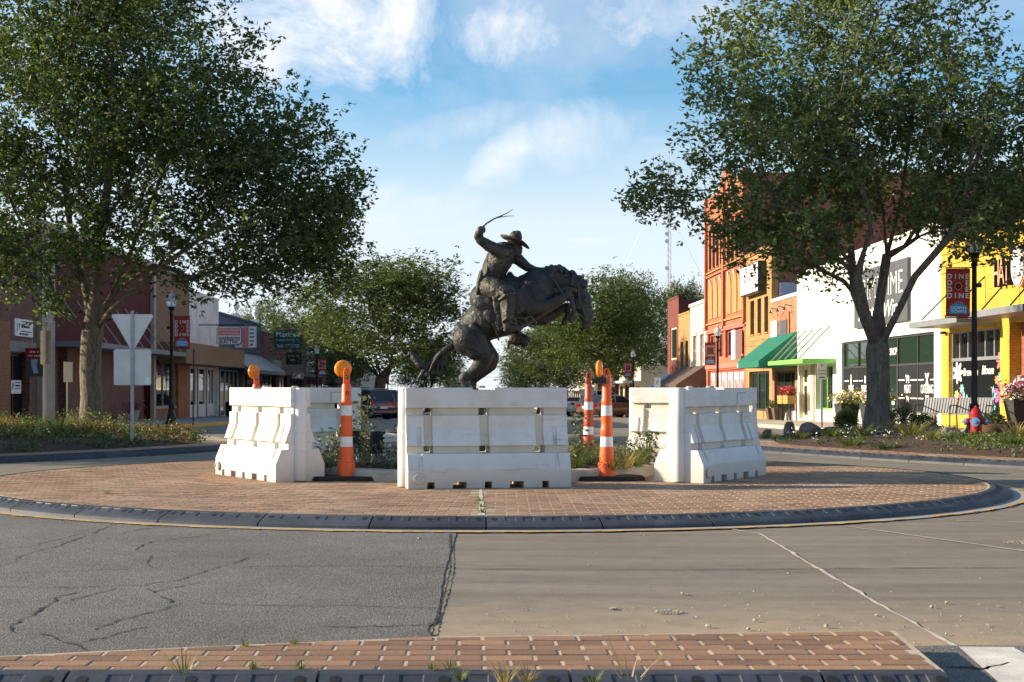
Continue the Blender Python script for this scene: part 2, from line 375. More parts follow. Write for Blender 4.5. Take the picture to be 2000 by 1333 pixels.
def conemat(name, col, worn=0.0):
    m, t, b = newmat(name); v = coords(t)
    c = MIX(t, RAMP(t, noise(t, v, 7, 8.0, 0.7), [(0.58 - worn * 0.12, 0.0), (0.74, 0.35 + worn * 0.5)]), col, tuple(x * 0.45 + 0.04 for x in col))
    L(t, c, b.inputs['Base Color']); b.inputs['Roughness'].default_value = 0.45; bump(t, b, noise(t, v, 20, 4), 0.08); return m
def stripmat():
    m, t, b = newmat('reflective_sheeting'); v = coords(t); vo = N(t, 'ShaderNodeTexVoronoi', Scale=120.0); L(t, v, vo.inputs['Vector'])
    L(t, RAMP(t, noise(t, v, 5, 6, .7), [(0.35, (0.55, 0.54, 0.52)), (0.6, (0.82, 0.82, 0.82))]), b.inputs['Base Color']); b.inputs['Roughness'].default_value = 0.35
    bump(t, b, vo.outputs['Distance'], 0.3, 0.004); return m
def rubbermat():
    m, t, b = newmat('rubber'); v = coords(t)
    c = RAMP(t, noise(t, v, 2.2, 8.0, 0.68), [(0.34, (0.024, 0.028, 0.036)), (0.6, (0.050, 0.056, 0.068)), (0.8, (0.12, 0.12, 0.125))])
    k = RAMP(t, t.nodes.new('ShaderNodeObjectInfo').outputs['Random'], [(0, .78), (1, 1.2)]); c = MIX(t, 1.0, c, k, 'MULTIPLY')
    L(t, c, b.inputs['Base Color']); b.inputs['Roughness'].default_value = 0.55; bump(t, b, noise(t, v, 45, 4), 0.25, 0.006); return m
def stonemat(name, lo, hi, scale=5.0):
    m, t, b = newmat(name); v = coords(t); f = noise(t, v, scale, 9.0, 0.65)
    L(t, RAMP(t, f, [(0.3, lo), (0.7, hi)]), b.inputs['Base Color']); b.inputs['Roughness'].default_value = 0.88; bump(t, b, f, 0.8, 0.04); return m
X.update(
 asphalt=asphalt(), concrete=roadconcrete(), rubber=rubbermat(), barrier=plastic_barrier(), barrier_stain=plastic_barrier('barrier_plastic_yellowed', (0.68, 0.61, 0.48), (0.52, 0.42, 0.29)), bronze=bronzemat('bronze'), bronze_light=bronzemat('bronze_pale', (0.013, 0.013, 0.012), (0.115, 0.104, 0.080)),
 island_brick=stampedbrick('island_brick', (0.250, 0.128, 0.066), 'obj'), apron_brick=stampedbrick('apron_brick', (0.275, 0.155, 0.088), 'isl'),
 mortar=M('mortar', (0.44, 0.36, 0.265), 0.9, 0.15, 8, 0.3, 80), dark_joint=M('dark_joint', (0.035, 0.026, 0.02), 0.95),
 kerb=M('kerb_concrete', (0.40, 0.36, 0.31), 0.9, 0.22, 4, 0.35, 50), walk=M('sidewalk_concrete', (0.46, 0.38, 0.28), 0.85, 0.16, 1.6, 0.25, 60), walk_grey=M('sidewalk_grey', (0.30, 0.28, 0.26), 0.85, 0.18, 1.6, 0.25, 60),
 yellow_paint=M('yellow_paint', (0.62, 0.34, 0.055), 0.7, 0.3, 9, 0.2, 70), white_paint=M('white_paint', (0.62, 0.58, 0.52), 0.7, 0.2, 5, 0.25, 70), chalk=M('joint_sealer', (0.50, 0.45, 0.38), 0.8, 0.2, 7),
 crack=M('crack', (0.018, 0.017, 0.016), 0.95), soil=M('mulch', (0.060, 0.034, 0.022), 0.95, 0.5, 9, 1.0, 45), earth=M('earth', (0.20, 0.17, 0.12), 0.95, 0.3, 0.5),
 orange=conemat('orange_plastic', (0.80, 0.115, 0.018)), orange_old=conemat('orange_plastic_worn', (0.52, 0.075, 0.025), 0.8), sheet=stripmat(),
 black=M('black_rubber', (0.014, 0.014, 0.014), 0.65), black_metal=M('black_metal', (0.012, 0.012, 0.013), 0.38, 0.2, 3, 0.05), steel=M('galvanised_steel', (0.32, 0.33, 0.34), 0.45, 0.2, 6, 0.1, 40, 0.6),
 alu=M('sign_aluminium', (0.52, 0.52, 0.52), 0.42, 0.12, 2.5, 0.05, 30, 0.5), white=M('white_plastic', (0.72, 0.71, 0.68), 0.5, 0.08, 4), bark_l=barkmat('bark_left', (0.085, 0.064, 0.044), (0.25, 0.195, 0.135)), bark_r=barkmat('bark_right', (0.085, 0.066, 0.052), (0.22, 0.175, 0.135)),
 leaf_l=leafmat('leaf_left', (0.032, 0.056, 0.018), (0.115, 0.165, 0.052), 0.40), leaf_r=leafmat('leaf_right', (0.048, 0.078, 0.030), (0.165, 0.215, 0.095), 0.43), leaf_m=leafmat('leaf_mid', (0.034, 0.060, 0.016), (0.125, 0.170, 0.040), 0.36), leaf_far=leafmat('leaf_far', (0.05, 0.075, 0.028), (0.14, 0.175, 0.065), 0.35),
 grass=leafmat('grass_blades', (0.045, 0.075, 0.018), (0.20, 0.25, 0.075), 0.35), cover=leafmat('cover_green', (0.030, 0.055, 0.015), (0.11, 0.15, 0.04), 0.3), rust=leafmat('cover_rust', (0.10, 0.055, 0.02), (0.25, 0.15, 0.05), 0.3),
 sage=leafmat('sage_leaves', (0.07, 0.085, 0.045), (0.22, 0.235, 0.155), 0.25), straw=leafmat('straw_blades', (0.22, 0.17, 0.085), (0.46, 0.38, 0.2), 0.3), yucca=leafmat('yucca_blades', (0.13, 0.14, 0.05), (0.40, 0.38, 0.17), 0.25), dusk=leafmat('lily_blades', (0.045, 0.07, 0.035), (0.16, 0.2, 0.09), 0.25),
 petal_w=M('white_petals', (0.75, 0.73, 0.68), 0.6), petal_y=M('yellow_petals', (0.72, 0.55, 0.06), 0.6), petal_r=M('red_petals', (0.55, 0.05, 0.06), 0.6, 0.4, 8), petal_p=M('pink_petals', (0.62, 0.10, 0.34), 0.6),
 glass=glassmat('shop_glass'), glass_g=glassmat('green_shop_glass', (0.018, 0.034, 0.026), 0.04), tint=M('black_vinyl', (0.020, 0.020, 0.021), 0.35, 0.1, 2, 0), car_glass=glassmat('car_glass', (0.008, 0.009, 0.011), 0.02, 0.0),
 red_banner=M('banner_red', (0.36, 0.028, 0.020), 0.75, 0.15, 4, 0.12, 20), blue_dome=M('banner_blue', (0.03, 0.30, 0.60), 0.7), white_ink=M('white_print', (0.78, 0.77, 0.74), 0.7, 0.04, 3, 0), black_ink=M('black_print', (0.015, 0.015, 0.016), 0.7, 0.05, 3, 0),
 red=M('red_enamel', (0.34, 0.012, 0.012), 0.35, 0.2, 5, 0.06), blue_cap=M('blue_enamel', (0.16, 0.30, 0.52), 0.4), stone=stonemat('boulder', (0.06, 0.046, 0.038), (0.26, 0.20, 0.15)), base_rock=stonemat('statue_rock', (0.03, 0.028, 0.024), (0.10, 0.09, 0.07)), pebble=stonemat('pebbles', (0.25, 0.22, 0.18), (0.55, 0.5, 0.42), 20),
 rustic=M('rusty_planter', (0.10, 0.052, 0.034), 0.85, 0.3, 6, 0.5, 70), wood=M('pine_box', (0.50, 0.28, 0.085), 0.7, 0.2, 3, 0.2, 40), flowerpot=M('dark_planter', (0.035, 0.036, 0.038), 0.6, 0.15, 3))
def amber():
    m, t, b = newmat('amber_lens'); v = coords(t); vo = N(t, 'ShaderNodeTexVoronoi', Scale=55.0); L(t, v, vo.inputs['Vector'])
    b.inputs['Base Color'].default_value = (0.95, 0.36, 0.012, 1); b.inputs['Roughness'].default_value = 0.12
    b.inputs['Transmission Weight'].default_value = 0.35; b.inputs['IOR'].default_value = 1.45
    b.inputs['Subsurface Weight'].default_value = 0.4; b.inputs['Subsurface Radius'].default_value = (0.06, 0.02, 0.004)
    bump(t, b, vo.outputs['Distance'], 0.5, 0.006); return m
X['amber'] = amber()
def clear_glass():
    m, t, b = newmat('lamp_globe'); b.inputs['Base Color'].default_value = (0.86, 0.88, 0.88, 1); b.inputs['Roughness'].default_value = 0.12
    b.inputs['Transmission Weight'].default_value = 0.75; b.inputs['IOR'].default_value = 1.3
    wv = N(t, 'ShaderNodeTexWave', Scale=14.0); L(t, coords(t), wv.inputs['Vector']); bump(t, b, wv.outputs['Fac'], 0.5, 0.01); return m
X['globe'] = clear_glass()
# ------------------------------------------------------------------ ground, road, roundabout
def strip(xa, xb, ys, dz):               # sheet following the fall of the street
    m = MB()
    for i in range(len(ys) - 1):
        a, b = ys[i], ys[i + 1]
        m.add([(xa, a, G(a) + dz), (xb, a, G(a) + dz), (xb, b, G(b) + dz), (xa, b, G(b) + dz)], [(0, 1, 2, 3)])
    return m
YS = [-30, 0, 24, 26, 28, 30, 32] + list(range(40, 220, 12)) + [214, 320, 700, 1800]
tag(strip(-900, 900, YS, -0.04).build('ground', X['earth']), kind='structure')
road = MB()
road.add([(-80, -30, 0), (80, -30, 0), (80, 24, 0), (-80, 24, 0)], [(0, 1, 2, 3)])
f = strip(-10.3, 10.3, [24, 26, 28, 30, 32] + list(range(40, 220, 12)) + [214, 420], 0.0)
road.add(f.v, f.f); ROAD = tag(road.build('road', X['concrete']), kind='structure')
# asphalt patch left of the straight saw-cut seam
ap = [(-0.18, 2.0)]; 
sy = 2.0
while sy < 13.0:
    sy += random.uniform(0.05, 0.16); ap.append((-0.18 - 0.02 * math.sin(sy) + random.uniform(-0.005, 0.004) - (0.05 if 6.25 < sy < 6.55 else 0), sy))
ap += [(-0.2, 16.5), (-30, 16.5), (-30, 2.0)]
m = MB(); m.add([(x, y, 0.005) for x, y in ap], [tuple(range(len(ap)))]); ASPH = tag(m.build('asphalt', X['asphalt']), kind='structure')
def ribbon(pts, wdt, z, jit=0.0, taper=True):
    m = MB(); n = len(pts); vs = []
    for i, (x, y) in enumerate(pts):
        a = pts[max(i - 1, 0)]; b = pts[min(i + 1, n - 1)]; dx, dy = b[0] - a[0], b[1] - a[1]; l = math.hypot(dx, dy) or 1
        k = wdt * (random.uniform(1 - jit, 1 + jit)) * ((0.25 + 0.75 * math.sin(math.pi * (i + .3) / n)) if taper else 1)
        vs += [(x - dy / l * k, y + dx / l * k, z), (x + dy / l * k, y - dx / l * k, z)]
    m.add(vs, [(2 * i, 2 * i + 1, 2 * i + 3, 2 * i + 2) for i in range(n - 1)]); return m
def wander(pts, step=0.10, amp=0.035):
    out = []
    for i in range(len(pts) - 1):
        (x0, y0), (x1, y1) = pts[i], pts[i + 1]; l = math.hypot(x1 - x0, y1 - y0); k = max(2, int(l / step))
        for j in range(k):
            t = j / k; out.append((x0 + (x1 - x0) * t + random.uniform(-amp, amp), y0 + (y1 - y0) * t + random.uniform(-amp, amp)))
    out.append(pts[-1]); return out
def gp(px, py, h=EYE):
    d = FPX * h / (py - HZ); return (PX(px, d), d)
CR = [([(0, 1110), (40, 1090), (110, 1068), (180, 1045), (240, 1020)], .012), ([(268, 1075), (300, 1060), (390, 1050), (480, 1033), (560, 1027)], .012),
      ([(240, 1043), (300, 1031)], .012), ([(305, 1085), (285, 1100), (295, 1110)], .009), ([(270, 1145), (340, 1137), (435, 1110), (485, 1090)], .011),
      ([(12, 1240), (45, 1215), (95, 1190), (115, 1170), (150, 1160)], .016), ([(118, 1182), (175, 1167), (225, 1152)], .011), ([(75, 1240), (120, 1250), (152, 1262), (168, 1273)], .012),
      ([(155, 1260), (205, 1245), (245, 1236), (288, 1228)], .013), ([(190, 1232), (235, 1213), (310, 1195), (355, 1182)], .013), ([(320, 1170), (333, 1180)], .016), ([(0, 1124), (120, 1118), (260, 1113)], .008),
      ([(0, 1148), (140, 1149), (290, 1146)], .008), ([(430, 1110), (600, 1108), (760, 1107), (875, 1111)], .010), ([(385, 1180), (560, 1186), (720, 1187), (872, 1192)], .009), ([(640, 1228), (730, 1228), (800, 1226), (850, 1222), (862, 1214)], .013),
      ([(600, 1190), (700, 1185)], .006), ([(290, 1151), (300, 1160), (330, 1153), (390, 1140)], .010), ([(60, 1065), (130, 1052), (190, 1040)], .008), ([(0, 1075), (70, 1068), (140, 1058)], .008)]
for pts, wd in CR:
    g = [gp(*p) for p in pts]
    ribbon(wander(wander(g, .25, .03), .045, .010), wd * .36, 0.0085, 0.75, False).build('crack', X['crack'], ASPH)
# the seam, joints in the concrete
ribbon([(-0.186 - 0.02 * math.sin(y * 1.3) + random.uniform(-.005, .005), y) for y in np.arange(5.9, 11.0, 0.04)], 0.0055, 0.0088, 0.7, False).build('seam', X['crack'], ROAD)
ribbon(wander([(2.10, 10.95), (2.26, 10.6), (2.20, 8.5), (2.17, 7.2), (2.16, 6.0)], .12, .008), 0.010, 0.006, 0.6, False).build('joint', X['chalk'], ROAD)
ribbon(wander([(3.1, 11.2), (3.9, 9.5), (5.0, 7.2)], .12, .008), 0.011, 0.006, 0.5, False).build('joint', X['chalk'], ROAD)
ribbon(wander([(4.2, 11.65), (6.2, 11.2), (9, 10.6)], .12, .008), 0.010, 0.006, 0.5, False).build('joint', X['chalk'], ROAD)
ribbon(wander([(-0.15, 8.55), (1.0, 8.5), (3.5, 8.62), (7, 8.8)], .12, .012), 0.006, 0.006, 0.6, False).build('joint', X['crack'], ROAD)
# right-hand asphalt patch and worn crosswalk bar in front of it
pp = [gp(1790, 1262), gp(1862, 1262), gp(1985, 1268), gp(2060, 1272)]
m = MB(); poly = [(1.93, 3.0), (1.86, 5.0), (1.90, 5.98), (2.15, 6.02), (2.62, 6.0), (3.6, 5.93), (3.6, 3.0)]
m.add([(x, y, 0.005) for x, y in poly], [tuple(range(len(poly)))]); PATCH = tag(m.build('asphalt_patch', X['asphalt']), kind='structure')
ribbon(wander([(1.9, 5.55), (2.1, 5.5), (2.25, 5.62)], .06, .02), 0.012, 0.0095, .5).build('crack', X['crack'], PATCH)
m = MB(); q = [gp(1866, 1266), gp(1971, 1270), gp(1985, 1345), gp(1972, 1345)]; q = [(2.16, 5.96), (2.40, 5.95), (2.335, 4.7), (1.98, 4.7)]
m.add([(x, y, 0.0095) for x, y in q], [(0, 3, 2, 1)]); m.build('crosswalk_bar', X['white_paint'], PATCH)
# ---- apron: ellipse of stamped brick
AC, ARX, ARY = (0.05, 15.9), 5.80, 4.85
def apt(a, k=0.0):                        # point on the rim, k metres outward
    x, y = ARX * math.cos(a), ARY * math.sin(a); nx, ny = math.cos(a) / ARX, math.sin(a) / ARY; l = math.hypot(nx, ny)
    return (AC[0] + x + nx / l * k, AC[1] + y + ny / l * k)
ell = [apt(2 * math.pi * i / 96) for i in range(96)]
m = MB(); m.slab(ell, 0.0, 0.0975); APR = tag(m.build('brick_apron', X['mortar']), kind='structure')
inner = [apt(2 * math.pi * i / 48, -0.03) for i in range(48)]
def brick_faces(mb, poly, z0, z1, jz=0.0):
    n = len(poly); cx_ = sum(p[0] for p in poly) / n; cy_ = sum(p[1] for p in poly) / n
    top = [(cx_ + (x - cx_) * 0.985, cy_ + (y - cy_) * 0.95) for x, y in poly]
    mb.add([(x, y, z0) for x, y in poly] + [(x, y, z1 + jz) for x, y in top], [tuple(range(n, 2 * n))] + [(i, (i + 1) % n, n + (i + 1) % n, n + i) for i in range(n)])
def tiles(clip, rot, org, L_, W_, gx, gy, half, keep=None):
    ca, sa = math.cos(rot), math.sin(rot); xs = [p[0] for p in clip]; ys = [p[1] for p in clip]
    out = []; nr = int((max(ys) - min(ys) + 2) / W_) + 2; nc = int((max(xs) - min(xs) + 2) / L_) + 2
    for r in range(-nr, nr):
        for c in range(-nc, nc):
            x0 = c * L_ + (half * L_ if r % 2 else 0); y0 = r * W_
            rect = [(x0 + gx, y0 + gy), (x0 + L_ - gx, y0 + gy), (x0 + L_ - gx, y0 + W_ - gy), (x0 + gx, y0 + W_ - gy)]
            rect = [(org[0] + ca * x - sa * y, org[1] + sa * x + ca * y) for x, y in rect]
            cx_ = sum(p[0] for p in rect) / 4; cy_ = sum(p[1] for p in rect) / 4
            if keep and not keep(cx_, cy_): continue
            full = all(inside(p, clip) for p in rect)
            if not full:
                if math.hypot(cx_ - (min(xs) + max(xs)) / 2, cy_ - (min(ys) + max(ys)) / 2) > 40: continue
                rect = clip_poly(rect, clip)
                if len(rect) < 3: continue
                ar = abs(sum(rect[i][0] * rect[(i + 1) % len(rect)][1] - rect[(i + 1) % len(rect)][0] * rect[i][1] for i in range(len(rect)))) / 2
                if ar < 0.002: continue
            out.append((rect, full))
    return out
mb = MB()
for side, rot in ((1, R(-1.2)), (-1, R(-2.4))):
    for rect, full in tiles(inner, rot, (0.045, 11.1), 0.2032, 0.1016, 0.0085, 0.0016, 0.5,
                            lambda x, y: (x - 0.045) * side > 0.015 and math.hypot(x, y - 17.3) > 2.35):
        brick_faces(mb, rect, 0.09, 0.1, random.uniform(-.0012, .0012))
tag(mb.build('brick', X['apron_brick'], APR), kind='stuff')
m = MB(); m.add([(0.02, 11.12, 0.1015), (0.075, 11.12, 0.1015), (0.06, 14.3, 0.1015), (0.035, 14.3, 0.1015)], [(0, 1, 2, 3)]); m.build('expansion_joint', X['chalk'], APR)
# ---- rubber kerb sections
UB = [(0, 0), (.16, 1), (.26, 0), (.32, 1), (.42, 0), (.58, 1), (.68, 0), (.74, 1), (.84, 0), (1, 0)]
ROWS = [(0.0, .104), (.05, .098), (.125, .072), (.19, .05), (.22, .034), (.222, 0.0)]
def kerb_segment(parent, fn, s0, s1, zf=lambda p: 0.0):
    m = MB(); h = MB(); L_ = s1 - s0; gap = 0.006
    us = [(0, 0), (.05, 0)] + UB[1:-1] + [(.95, 0), (1, 0)]
    cols = []
    for u, rflag in us:
        s = s0 + gap + (L_ - 2 * gap) * u; cols.append([fn(s, o) + (z,) for o, z in ROWS] + [fn(s, 0.0) + (0.0,)])
    nr = len(ROWS) + 1
    z_ = lambda p: (p[0], p[1], p[2] + zf(p))
    vs = [z_(p) for c in cols for p in c]; m.add(vs, [])
    def mid(ps, k, dz):
        c = [sum(p[i] for p in ps) / 4 for i in range(3)]
        return [tuple(p[i] + (c[i] - p[i]) * k - (dz if i == 2 else 0) for i in range(3)) for p in ps]
    for i in range(len(cols) - 1):
        for r in range(nr - 1):
            idx = (i * nr + r, (i + 1) * nr + r, (i + 1) * nr + r + 1, i * nr + r + 1)
            if r == 1 and us[i][1]:
                b = len(m.v); q = mid([vs[j] for j in idx], 0.10, 0.005); m.v += q
                m.f.append((b, b + 1, b + 2, b + 3)); m.m.append(0)
                for e in range(4): m.f.append((idx[e], idx[(e + 1) % 4], b + (e + 1) % 4, b + e)); m.m.append(0)
            else: m.f.append(idx); m.m.append(0)
    m.f += [tuple(range(nr - 1, -1, -1)), tuple((len(cols) - 1) * nr + r for r in range(nr))]; m.m += [0, 0]
    o = m.build('rubber_kerb_section', X['rubber'], parent)
    for u in (.07, .5, .93):
        s = s0 + L_ * u; ring = []
        for k in range(10):
            a = 2 * math.pi * k / 10; p = fn(s + .022 * math.cos(a), 0.09 + .026 * math.sin(a)); zz = .0865 - .34 * .026 * math.sin(a) + zf(p)
            ring.append((p[0], p[1], zz))
        h.add(ring, [tuple(range(10))])
    h.build('bolt_hole', X['black'], o)
alen = [0.0]; NA = 720
for i in range(NA):
    a, b = apt(2 * math.pi * i / NA), apt(2 * math.pi * (i + 1) / NA); alen.append(alen[-1] + math.hypot(b[0] - a[0], b[1] - a[1]))
ATOT = alen[-1]
def apos(s, o):
    s = s % ATOT; i = int(np.searchsorted(alen, s, side='right') - 1); t = (s - alen[i]) / (alen[i + 1] - alen[i])
    return apt(2 * math.pi * (i + t) / NA, o)
NSEG = 36; S0 = alen[540] + 0.03
for k in range(NSEG): kerb_segment(APR, apos, S0 + k * ATOT / NSEG, S0 + (k + 1) * ATOT / NSEG)
# gutter and worn yellow line around the apron
m = MB(); nA = 160
for i in range(nA):
    a0, a1 = 2 * math.pi * i / nA, 2 * math.pi * (i + 1) / nA
    p = [apt(a0, .20) , apt(a1, .20), apt(a1, .40), apt(a0, .40)]; m.add([(x, y, 0.0095) for x, y in p], [(0, 3, 2, 1)])
m.build('gutter', X['walk_grey'], APR)
m = MB()
for i in range(nA * 3):
    a0, a1 = 2 * math.pi * i / (nA * 3), 2 * math.pi * (i + 1) / (nA * 3); k0 = .36 + .015 * math.sin(i * .9); k1 = k0 + .045 + random.uniform(-.02, .015)
    if math.cos(a0) > 0.55 and random.random() < .4: continue
    p = [apt(a0, k0), apt(a1, k0), apt(a1, k1), apt(a0, k1)]; m.add([(x, y, 0.0135) for x, y in p], [(0, 3, 2, 1)])
m.build('yellow_line', X['yellow_paint'], APR)
# ---- planter in the middle of the apron
PC, PR = (0.0, 17.3), 2.42
m = MB(); nP = 64
def ring(r, z): return [(PC[0] + r * math.cos(2 * math.pi * k / nP), PC[1] + r * math.sin(2 * math.pi * k / nP), z) for k in range(nP)]
prof = [(PR, .09), (PR, .20), (PR - .02, .225), (PR - .13, .235), (PR - .16, .22), (PR - .17, .16)]
vs = sum([ring(r, z) for r, z in prof], []); m.add(vs, [(i * nP + k, i * nP + (k + 1) % nP, (i + 1) * nP + (k + 1) % nP, (i + 1) * nP + k) for i in range(len(prof) - 1) for k in range(nP)])
PKB = tag(m.build('planter_kerb', X['kerb'], smooth=True), kind='structure')
m = MB(); vs = ring(PR - .16, .19) + ring(1.5, .24) + ring(0.7, .27) + [(PC[0], PC[1], .28)]
m.add(vs, [(i * nP + k, i * nP + (k + 1) % nP, (i + 1) * nP + (k + 1) % nP, (i + 1) * nP + k) for i in range(2) for k in range(nP)] + [(2 * nP + k, 2 * nP + (k + 1) % nP, 3 * nP) for k in range(nP)])
tag(m.build('planter_soil', X['soil'], smooth=True), kind='structure')
# ---- brick island under the camera's feet
isl = [(-2.5, 5.03), (1.74, 5.0), (1.81, 5.845), (-0.20, 5.69), (-0.91, 5.52), (-1.43, 5.41), (-1.80, 5.28), (-2.3, 5.15)]
islc = [(-2.5, 5.03), (1.74, 5.0), (1.81, 5.845), (-0.20, 5.70), (-1.43, 5.41), (-2.45, 5.13)]
m = MB(); m.slab([(-2.5, 5.02), (1.765, 5.0), (1.845, 5.87), (-0.2, 5.725), (-1.45, 5.435), (-2.5, 5.15)], 0.0, 0.0972); ISL = tag(m.build('brick_island', X['mortar']), kind='structure')
shared = {}
def one_brick(parent, poly, z0, z1, mat, name='brick'):
    c = (sum(p[0] for p in poly) / len(poly), sum(p[1] for p in poly) / len(poly)); key = tuple((round(p[0] - c[0], 3), round(p[1] - c[1], 3)) for p in poly) + (round(z1 - z0, 3), mat.name)
    if key not in shared:
        mb = MB(); n = len(poly); lo = [(p[0] - c[0], p[1] - c[1]) for p in poly]
        t2 = [(x * .985, y * .955) for x, y in lo]
        mb.add([(x, y, z0) for x, y in lo] + [(x, y, z1 - .004) for x, y in lo] + [(x, y, z1) for x, y in t2],
               [tuple(range(2 * n, 3 * n))] + [(j * n + i, j * n + (i + 1) % n, (j + 1) * n + (i + 1) % n, (j + 1) * n + i) for j in range(2) for i in range(n)])
        shared[key] = mb.mesh('brick', mat)
    o = link_mesh(name, shared[key], parent, (c[0], c[1], random.uniform(-.0015, .0015)), (random.uniform(-.006, .006), random.uniform(-.004, .004), random.uniform(-.006, .006))); return o
for rect, full in tiles(islc, R(0.4), (0.03, 5.02), 0.2032, 0.1016, 0.0085, 0.0022, 0.5): one_brick(ISL, rect, 0.07, 0.1, X['island_brick'])
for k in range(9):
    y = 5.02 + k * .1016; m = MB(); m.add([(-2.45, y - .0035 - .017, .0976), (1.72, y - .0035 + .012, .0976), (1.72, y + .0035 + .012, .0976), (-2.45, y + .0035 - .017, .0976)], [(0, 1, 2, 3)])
    if k < 2: m.build('bed_joint_shade', X['dark_joint'], ISL)  # dark strips over the mortar paint in the shade of the bed grooves
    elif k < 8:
        xl = [-2.4, -2.4, -2.1, -1.75, -1.35, -.95, -.45, .9][k]; m = MB(); m.add([(xl, y - .0035 + .007 * xl, .0976), (1.74, y + .0085, .0976), (1.74, y + .0155, .0976), (xl, y + .0035 + .007 * xl, .0976)], [(0, 1, 2, 3)]); m.build('bed_joint_shade', X['dark_joint'], ISL)
for k in range(5): kerb_segment(ISL, lambda s, o: (s, 5.03 - o), -2.47 + k * .94, -2.47 + (k + 1) * .94 if k < 4 else 1.76)
# ---- corner build-outs with beds, left and right
def offset_in(poly, k):
    c = (sum(p[0] for p in poly) / len(poly), sum(p[1] for p in poly) / len(poly)); out = []
    for x, y in poly:
        dx, dy = c[0] - x, c[1] - y; l = math.hypot(dx, dy); out.append((x + dx / l * k, y + dy / l * k))
    return out
def smooth_path(pts, n=8):
    out = []
    for i in range(len(pts) - 1):
        p0 = Vector(pts[max(i - 1, 0)]); p1 = Vector(pts[i]); p2 = Vector(pts[i + 1]); p3 = Vector(pts[min(i + 2, len(pts) - 1)])
        for j in range(n):
            t = j / n; q = 0.5 * ((2 * p1) + (-p0 + p2) * t + (2 * p0 - 5 * p1 + 4 * p2 - p3) * t * t + (-p0 + 3 * p1 - 3 * p2 + p3) * t ** 3); out.append((q.x, q.y))
    out.append(tuple(pts[-1])); return out
def path_fn(pts, sgn):
    ln = [0.0]
    for i in range(len(pts) - 1): ln.append(ln[-1] + math.hypot(pts[i + 1][0] - pts[i][0], pts[i + 1][1] - pts[i][1]))
    def fn(s, o):
        s = min(max(s, 0), ln[-1] - 1e-6); i = int(np.searchsorted(ln, s, side='right') - 1); t = (s - ln[i]) / (ln[i + 1] - ln[i])
        a, b = Vector(pts[max(i - 1, 0)]), Vector(pts[min(i + 2, len(pts) - 1)]); d = (b - a).normalized(); nx, ny = d.y * sgn, -d.x * sgn
        return (pts[i][0] + (pts[i + 1][0] - pts[i][0]) * t + nx * o, pts[i][1] + (pts[i + 1][1] - pts[i][1]) * t + ny * o)
    return fn, ln[-1]
def buildout(side):
    if side < 0: front = smooth_path([(-20, 15.2), (-15, 16.2), (-11, 17.8), (-9.0, 19.2), (-7.35, 20.75), (-5.8, 22.8), (-4.75, 24.9), (-4.7, 26.6)]); back = [(-6.0, 30.2), (-8.2, 33.6), (-10.3, 36.8), (-20, 36.8)]
    else: front = smooth_path([(22, 14.6), (15, 16.1), (11, 17.4), (9.3, 18.35), (7.93, 19.45), (6.4, 21.8), (5.2, 24.5), (5.15, 26.4)]); back = [(6.4, 30), (8.5, 33.6), (10.3, 36.8), (22, 36.8)]
    poly = front + back; m = MB(); n = len(poly)
    zz = lambda x, y: G(y)
    m.add([(x, y, zz(x, y) - .05) for x, y in poly] + [(x, y, zz(x, y) + .094) for x, y in poly], [tuple(range(n, 2 * n)) if side > 0 else tuple(range(2 * n - 1, n - 1, -1))] + [(i, (i + 1) % n, n + (i + 1) % n, n + i) for i in range(n)])
    B = tag(m.build('pavement_buildout', X['mortar']), kind='structure')
    fn, tot = path_fn(front, -side if side < 0 else -1); 
    return B, front, back, poly
def finish_buildout(B, front, side):
    # the kerb sections run along the road edge, brick border behind
    sg = 1 if side < 0 else -1
    fn, tot = path_fn(front, sg); k = int(tot / 0.98); z0 = 0
    for i in range(k): kerb_segment(B, fn, i * tot / k, (i + 1) * tot / k, lambda p: G(p[1]))
    # three courses of stamped brick laid along the kerb
    mb = MB(); nb = int(tot / 0.2032)
    for r in range(7):
        for i in range(nb):
            s0 = i * .2032 + (.1016 if r % 2 else 0); a = [fn(s0 + .006, -.02 - r * .1016), fn(s0 + .197, -.02 - r * .1016), fn(s0 + .197, -.117 - r * .1016), fn(s0 + .006, -.117 - r * .1016)]
            z = G(a[0][1]); brick_faces(mb, a if side > 0 else a[::-1], z + .09, z + .104, random.uniform(-.001, .001))
    tag(mb.build('brick', X['apron_brick'], B), kind='stuff')
    return fn, tot
BL, FL, BKL, PLY_L = buildout(-1); fnL, totL = finish_buildout(BL, FL, -1)
BR, FR, BKR, PLY_R = buildout(1); fnR, totR = finish_buildout(BR, FR, 1)
def bed(fn, tot, s_a, s_b, back, inset, hump, name):
    edge = [fn(s_a + (s_b - s_a) * i / 30, -inset) for i in range(31)]; poly = edge + back; c = (sum(p[0] for p in poly) / len(poly), sum(p[1] for p in poly) / len(poly))
    m = MB(); vs = []; rings = [(0.0, .098), (.10, .14), (.35, .14 + hump * .6), (.7, .14 + hump)]
    for k, z in rings: vs += [(x + (c[0] - x) * k, y + (c[1] - y) * k, G(y) + z) for x, y in poly]
    n = len(poly); vs.append((c[0], c[1], G(c[1]) + .15 + hump))
    m.add(vs, [(i * n + k, i * n + (k + 1) % n, (i + 1) * n + (k + 1) % n, (i + 1) * n + k) for i in range(3) for k in range(n)] + [(3 * n + k, 3 * n + (k + 1) % n, 4 * n) for k in range(n)])
    tag(m.build(name, X['soil'], smooth=True), kind='structure'); return poly, c
